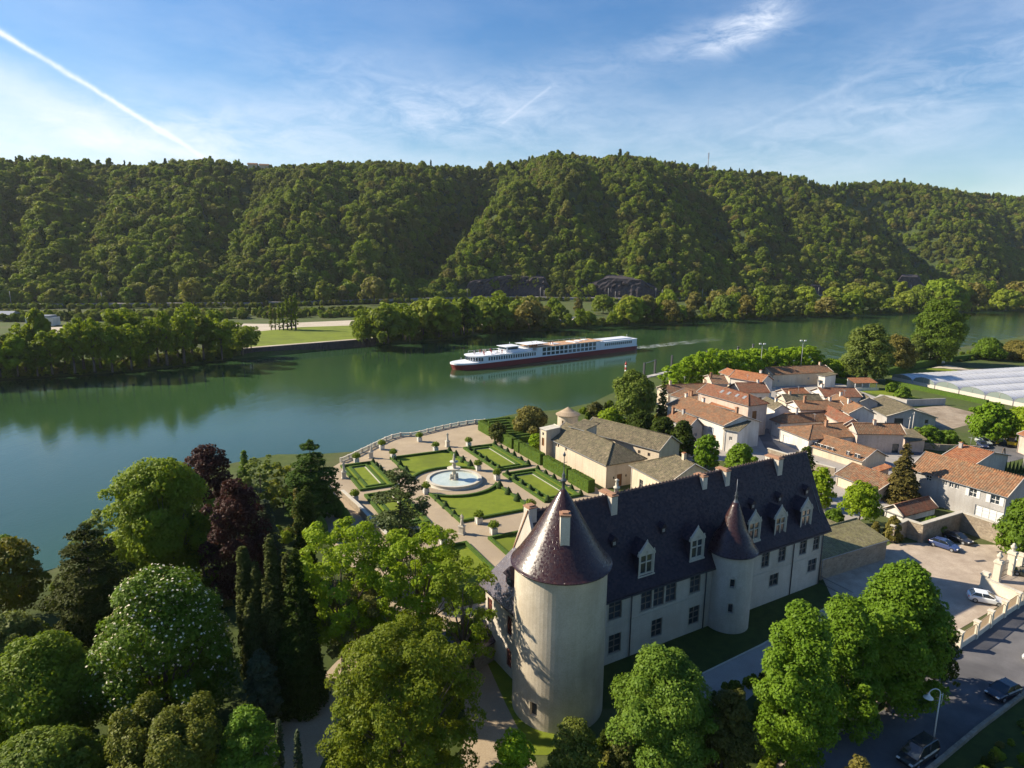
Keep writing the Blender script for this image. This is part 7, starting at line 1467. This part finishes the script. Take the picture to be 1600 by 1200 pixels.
# ---------------------------------------------------------------- street lamp, road walls, fence, gate
p = P(1456, 1172); zt = HZ(p[0], p[1], 1080) - G; lp = empty('street_lamp', p, 0, 'tall white street lamp with a curved arm and hanging shade over the dark road', 'street lamp')
M_lampw = plain('lamp_white', (.62, .63, .62), .4)
mb = MB(); mb.bar((0, 0, 0), (0, 0, 1.2), .12, 0, 8); mb.bar((0, 0, 1.2), (0, 0, zt - .3), .07, 0, 8, .055); arc = [(0 - .55 * (1 - math.cos(a_)) , 0, zt - .3 + .55 * math.sin(a_)) for a_ in np.linspace(0, math.pi, 9)]; mb.tube(arc, [.045] * 9, 0, 6); mb.bar((.22, 0, zt - 1.3), (.22, 0, zt - .2), .03, 0, 5); mb.bar((0, 0, zt - 1.25), (.22, 0, zt - 1.25), .025, 0, 4); mb.bar((0, 0, zt - .35), (.22, 0, zt - .35), .025, 0, 4); mb.build('post', M_lampw, lp)
mb = MB(); mb.lathe([(.06, .35), (.12, .2), (.2, .05), (.42, -.12), (.44, -.16), (.1, -.1)], (-1.1, 0, zt - .55), 16); mb.build('lamp_shade', M_lampw, lp)
mb = MB(); mb.lathe([(.02, -.24), (.14, -.2), (.18, -.1), (.1, 0)], (-1.1, 0, zt - .55), 12); mb.build('bulb', M_head, lp)
wall_run('road_wall', [(1180, 1226), (1300, 1150), (1400, 1078), (1492, 1014)], .55, .4, M_rubble, 'low mossy stone wall between the limes and the dark road', 'wall', None)
wall_run('road_wall', [(1440, 1215), (1530, 1140), (1620, 1072), (1700, 1010)], .45, .35, M_rubble, 'low wall with railing posts on the far lower side of the road', 'wall', None)
sheet('verge', [(1442, 1216), (1532, 1142), (1622, 1074), (1900, 900), (2600, 620), (2600, 1400), (1460, 1400)], .02, M_grass_painted_shade)
# pillared fence panels along the road
fpx = [(1497, 1014), (1523, 997), (1545, 980), (1567, 964), (1588, 950), (1612, 932), (1634, 917)]
M_cream_st = varied('cream_stone', (0.55, 0.49, 0.38), (0.64, 0.58, 0.47), .9, .85, .3, .02)
for k in range(len(fpx) - 1):
    a_, b_ = P(*fpx[k])[:2], P(*fpx[k + 1])[:2]; L_ = float(np.linalg.norm(b_ - a_)); d_ = (b_ - a_) / L_; t = empty('fence_section', (*a_, G), math.atan2(d_[1], d_[0]), 'cream pillar and infill panel of the road fence, number ' + ('one, at the dark shrub end', 'two from the dark shrub end', 'three from the dark shrub end', 'four, behind the white car nose', 'five, next to the gate', 'six, beyond the frame edge')[k], 'fence')
    t['label'] = ('cream fence section ending in the dark shrubs beside the limes', 'cream fence section second from the dark shrubs', 'cream fence section third from the dark shrubs', 'cream fence section in front of the white car nose', 'cream fence section last before the right edge', 'cream fence section cut off by the right edge')[k]
    MB().prism([(-.28, -.28), (.28, -.28), (.28, .28), (-.28, .28)], -.2, 2.25).build('pillar', M_cream_st, t); MB().prism([(-.36, -.36), (.36, -.36), (.36, .36), (-.36, .36)], 2.25, 2.4).build('pillar_cap', M_cream_st, t)
    MB().box(.29, L_ - .29, -.16, .16, -.2, .75).build('base_wall', M_cream_st, t); mb = MB()
    for j in range(int((L_ - .7) / .13)): x = .38 + j * .13; mb.box(x, x + .035, -.02, .02, .75, 1.95)
    mb.box(.3, L_ - .3, -.03, .03, 1.95, 2.02); mb.build('railing', varied('faded_brown_rail', (.30, .22, .14), (.36, .27, .18), 2, .8, .1, .01), t)
def pillar(p, h, w_, lb, urn=True):
    t = empty('gate_pillar', p, math.radians(35), lb, 'gate pillar'); mb = MB(); mb.box(-w_ * 1.15, w_ * 1.15, -w_ * 1.15, w_ * 1.15, -.2, .4); mb.box(-w_, w_, -w_, w_, .4, h); mb.box(-w_ * 1.3, w_ * 1.3, -w_ * 1.3, w_ * 1.3, h, h + .22); mb.box(-w_ * 1.1, w_ * 1.1, -w_ * 1.1, w_ * 1.1, h + .22, h + .4); mb.build('shaft', M_cream_st, t)
    if urn: MB().lathe([(.2, 0), (.12, .15), (.34, .5), (.42, .75), (.2, .95), (.24, 1.05), (.05, 1.3)], (0, 0, h + .4), 12).build('urn', M_stone, t)
for (x, y, h_, w_, lb, u_) in ((1537, 918, 2.0, .4, 'square cream gate pillar nearest the white car', False), (1556, 908, 2.9, .42, 'tall gate pillar with stone urn, left side of the iron gate', True), (1577, 897, 3.3, .45, 'tallest gate pillar with stone urn, right side of the iron gate', True), (1592, 890, 2.3, .35, 'smaller gate pillar beside the dark car at the right edge', False)): pillar(P(x, y), h_, w_, lb, u_)
a_, b_ = P(1559, 906)[:2], P(1575, 898)[:2]; L_ = float(np.linalg.norm(b_ - a_)); d_ = (b_ - a_) / L_; t = empty('gate', (*a_, G), math.atan2(d_[1], d_[0]), 'wrought iron double gate between the urn-topped pillars', 'gate'); mb = MB()
for j in range(int((L_ - .6) / .14)): x = .3 + j * .14; mb.bar((x, 0, .1), (x, 0, 2.3 + .5 * math.sin(math.pi * j * .14 / (L_ - .6))), .018, 0, 4)
for z in (.15, 1.0, 2.1): mb.box(.3, L_ - .3, -.025, .025, z, z + .05)
mb.build('bars', M_metal_dark, t)
wall_run('gate_wall', [(1537, 920), (1570, 934), (1596, 945)], 1.6, .35, M_cream_st, 'curving cream side wall behind the white car by the gate', 'wall', M_stone)
a_, b_ = P(1281, 912)[:2], P(1332, 938)[:2]; L_ = float(np.linalg.norm(b_ - a_)); d_ = (b_ - a_) / L_; t = empty('railing_fence', (*a_, G), math.atan2(d_[1], d_[0]), 'dark iron railing from the castle corner towards the lime trees', 'railing'); mb = MB()
for j in range(int(L_ / .16)): mb.bar((j * .16, 0, 0), (j * .16, 0, 1.25), .016, 0, 4)
for z in (.12, 1.12): mb.box(0, L_, -.02, .02, z, z + .04)
mb.build('bars', M_metal_dark, t)
# ---------------------------------------------------------------- railway masts, hilltop things, far buildings
masts = [(18, 482, 455), (160, 478, 457), (286, 478, 456), (391, 478, 458), (500, 474, 455), (730, 470, 452), (850, 470, 453), (844, 468, 449), (950, 472, 450), (961, 474, 455), (1024, 470, 450), (1034, 472, 452), (1097, 470, 451), (1112, 470, 452), (1193, 468, 450), (1178, 466, 450), (1262, 466, 450), (1278, 466, 449), (1355, 464, 446), (1422, 462, 445), (1448, 461, 447)]
for i, (x, yb_, yt_) in enumerate(masts):
    f0, _ = hill_xy(x, 0); u_ = f0 / np.linalg.norm(f0); p = (*(f0 - u_ * 4), 7.0); zt = max(HZ(p[0], p[1], yt_) - 7, 7); q = math.atan2(u_[1], u_[0]); mb = MB(); mb.bar((0, 0, 0), (0, 0, zt), .2, 0, 5); mb.bar((0, 0, zt - 1.2), (-3.0, 0, zt - 1.6), .1, 0, 4); mb.bar((0, 0, zt - 2.6), (-2.6, 0, zt - 1.7), .08, 0, 4)
    o = mb.build('catenary_mast', M_concrete, None, p, q); prop(o, 'pale railway catenary mast in the line at the foot of the wooded hill', 'catenary mast', 'railway masts at the hill foot')
pp, z = hill_z(1092, 1.0); zt = HZ(pp[0], pp[1], 238) - z; mb = MB(); mb.bar((0, 0, 0), (0, 0, zt), .8, 0, 6, .5)
for k in range(3): mb.box(-1.3, 1.3, -.3, .3, zt * (.7 + .1 * k), zt * (.7 + .1 * k) + 1.2)
o = mb.build('radio_mast', M_metal_grey, None, (pp[0], pp[1], z)); prop(o, 'thin radio mast on the ridge right of the highest hilltop', 'radio mast')
for x, lb in ((408, 'pale house roof just showing on the left part of the ridge'), (425, 'low white house on the ridge beside the other ridge house')):
    pp, z = hill_z(x, 1.0); t = empty('ridge_house', (pp[0], pp[1], z + 2.5), .2, lb, 'house'); MB().box(-6, 6, -4, 4, -5, 4.5).build('wall', W_cream, t); MB().hexa([(-7, -5, 4.5), (7, -5, 4.5), (7, 5, 4.5), (-7, 5, 4.5)], [(-6.5, -.2, 7), (6.5, -.2, 7), (6.5, .2, 7), (-6.5, .2, 7)]).build('roof', T_br, t)
p = P(68, 508, 3.5); t = empty('depot', p, .1, 'low white industrial building behind the far bank trees at the left', 'industrial building'); MB().box(-8, 8, -4, 4, 0, 5).build('wall', W_white, t); MB().box(-3, 6, -4.2, 4.2, 5, 6.2).build('roof_unit', M_metal_grey, t)
mb = MB(); mb.box(-7, 7, -4.1, -4.0, 1.2, 2.6); mb.build('window', M_glass, t)
p = P(5, 500, 3.5); t = empty('shed', p, .1, 'grey sheet metal shed at the far left on the opposite bank', 'shed'); MB().box(-12, 8, -5, 5, 0, 4).build('wall', M_metal_grey, t); MB().hexa([(-12.5, -5.5, 4), (8.5, -5.5, 4), (8.5, 5.5, 4), (-12.5, 5.5, 4)], [(-12.5, -.2, 6), (8.5, -.2, 6), (8.5, .2, 6), (-12.5, .2, 6)]).build('roof', M_metal_grey, t)
p = P(391, 535, 3.8); t = empty('river_sign', p, 0, 'small white river navigation sign on a post at the left end of the quay lawn', 'sign'); MB().bar((0, 0, 0), (0, 0, 6), .12, 0, 5).build('post', M_white, t); MB().box(-.9, .9, -.06, .06, 4.2, 6).build('board', M_white, t)
p = P(1470, 567); t = empty('garden_hut', p, .2, 'tiny white garden hut at the foot of the tall poplar', 'hut'); MB().box(-1.2, 1.2, -1, 1, 0, 2.3).build('wall', W_white, t); MB().hexa([(-1.4, -1.2, 2.3), (1.4, -1.2, 2.3), (1.4, 1.2, 2.3), (-1.4, 1.2, 2.3)], [(-1.3, -.1, 3.2), (1.3, -.1, 3.2), (1.3, .1, 3.2), (-1.3, .1, 3.2)]).build('roof', T_br, t)

for (x, y, lb) in ((1532, 877, 'small dark drain cover in the middle of the pale courtyard'), (1566, 863, 'small dark drain cover of the courtyard nearer the stone wall')):
    p = P(x, y); o = MB().box(-.9, .9, -.28, .28, 0, .02).build('drain_cover', M_metal_dark, None, (p[0], p[1], G + .05), .2); prop(o, lb, 'drain cover')
# ---------------------------------------------------------------- air
M_haze = bpy.data.materials.new('haze'); M_haze.use_nodes = True; t_ = M_haze.node_tree; t_.nodes.clear(); n_ = N(t_)
pv = n_.n('ShaderNodeVolumePrincipled'); pv.inputs['Color'].default_value = (.82, .9, 1, 1); pv.inputs['Density'].default_value = 0.00004; pv.inputs['Anisotropy'].default_value = .2
oo = n_.n('ShaderNodeOutputMaterial'); n_.l(pv.outputs[0], oo.inputs['Volume'])
prop(MB().box(-3200, 4200, -1400, 3200, -3, 420).build('haze', M_haze), kind='stuff')
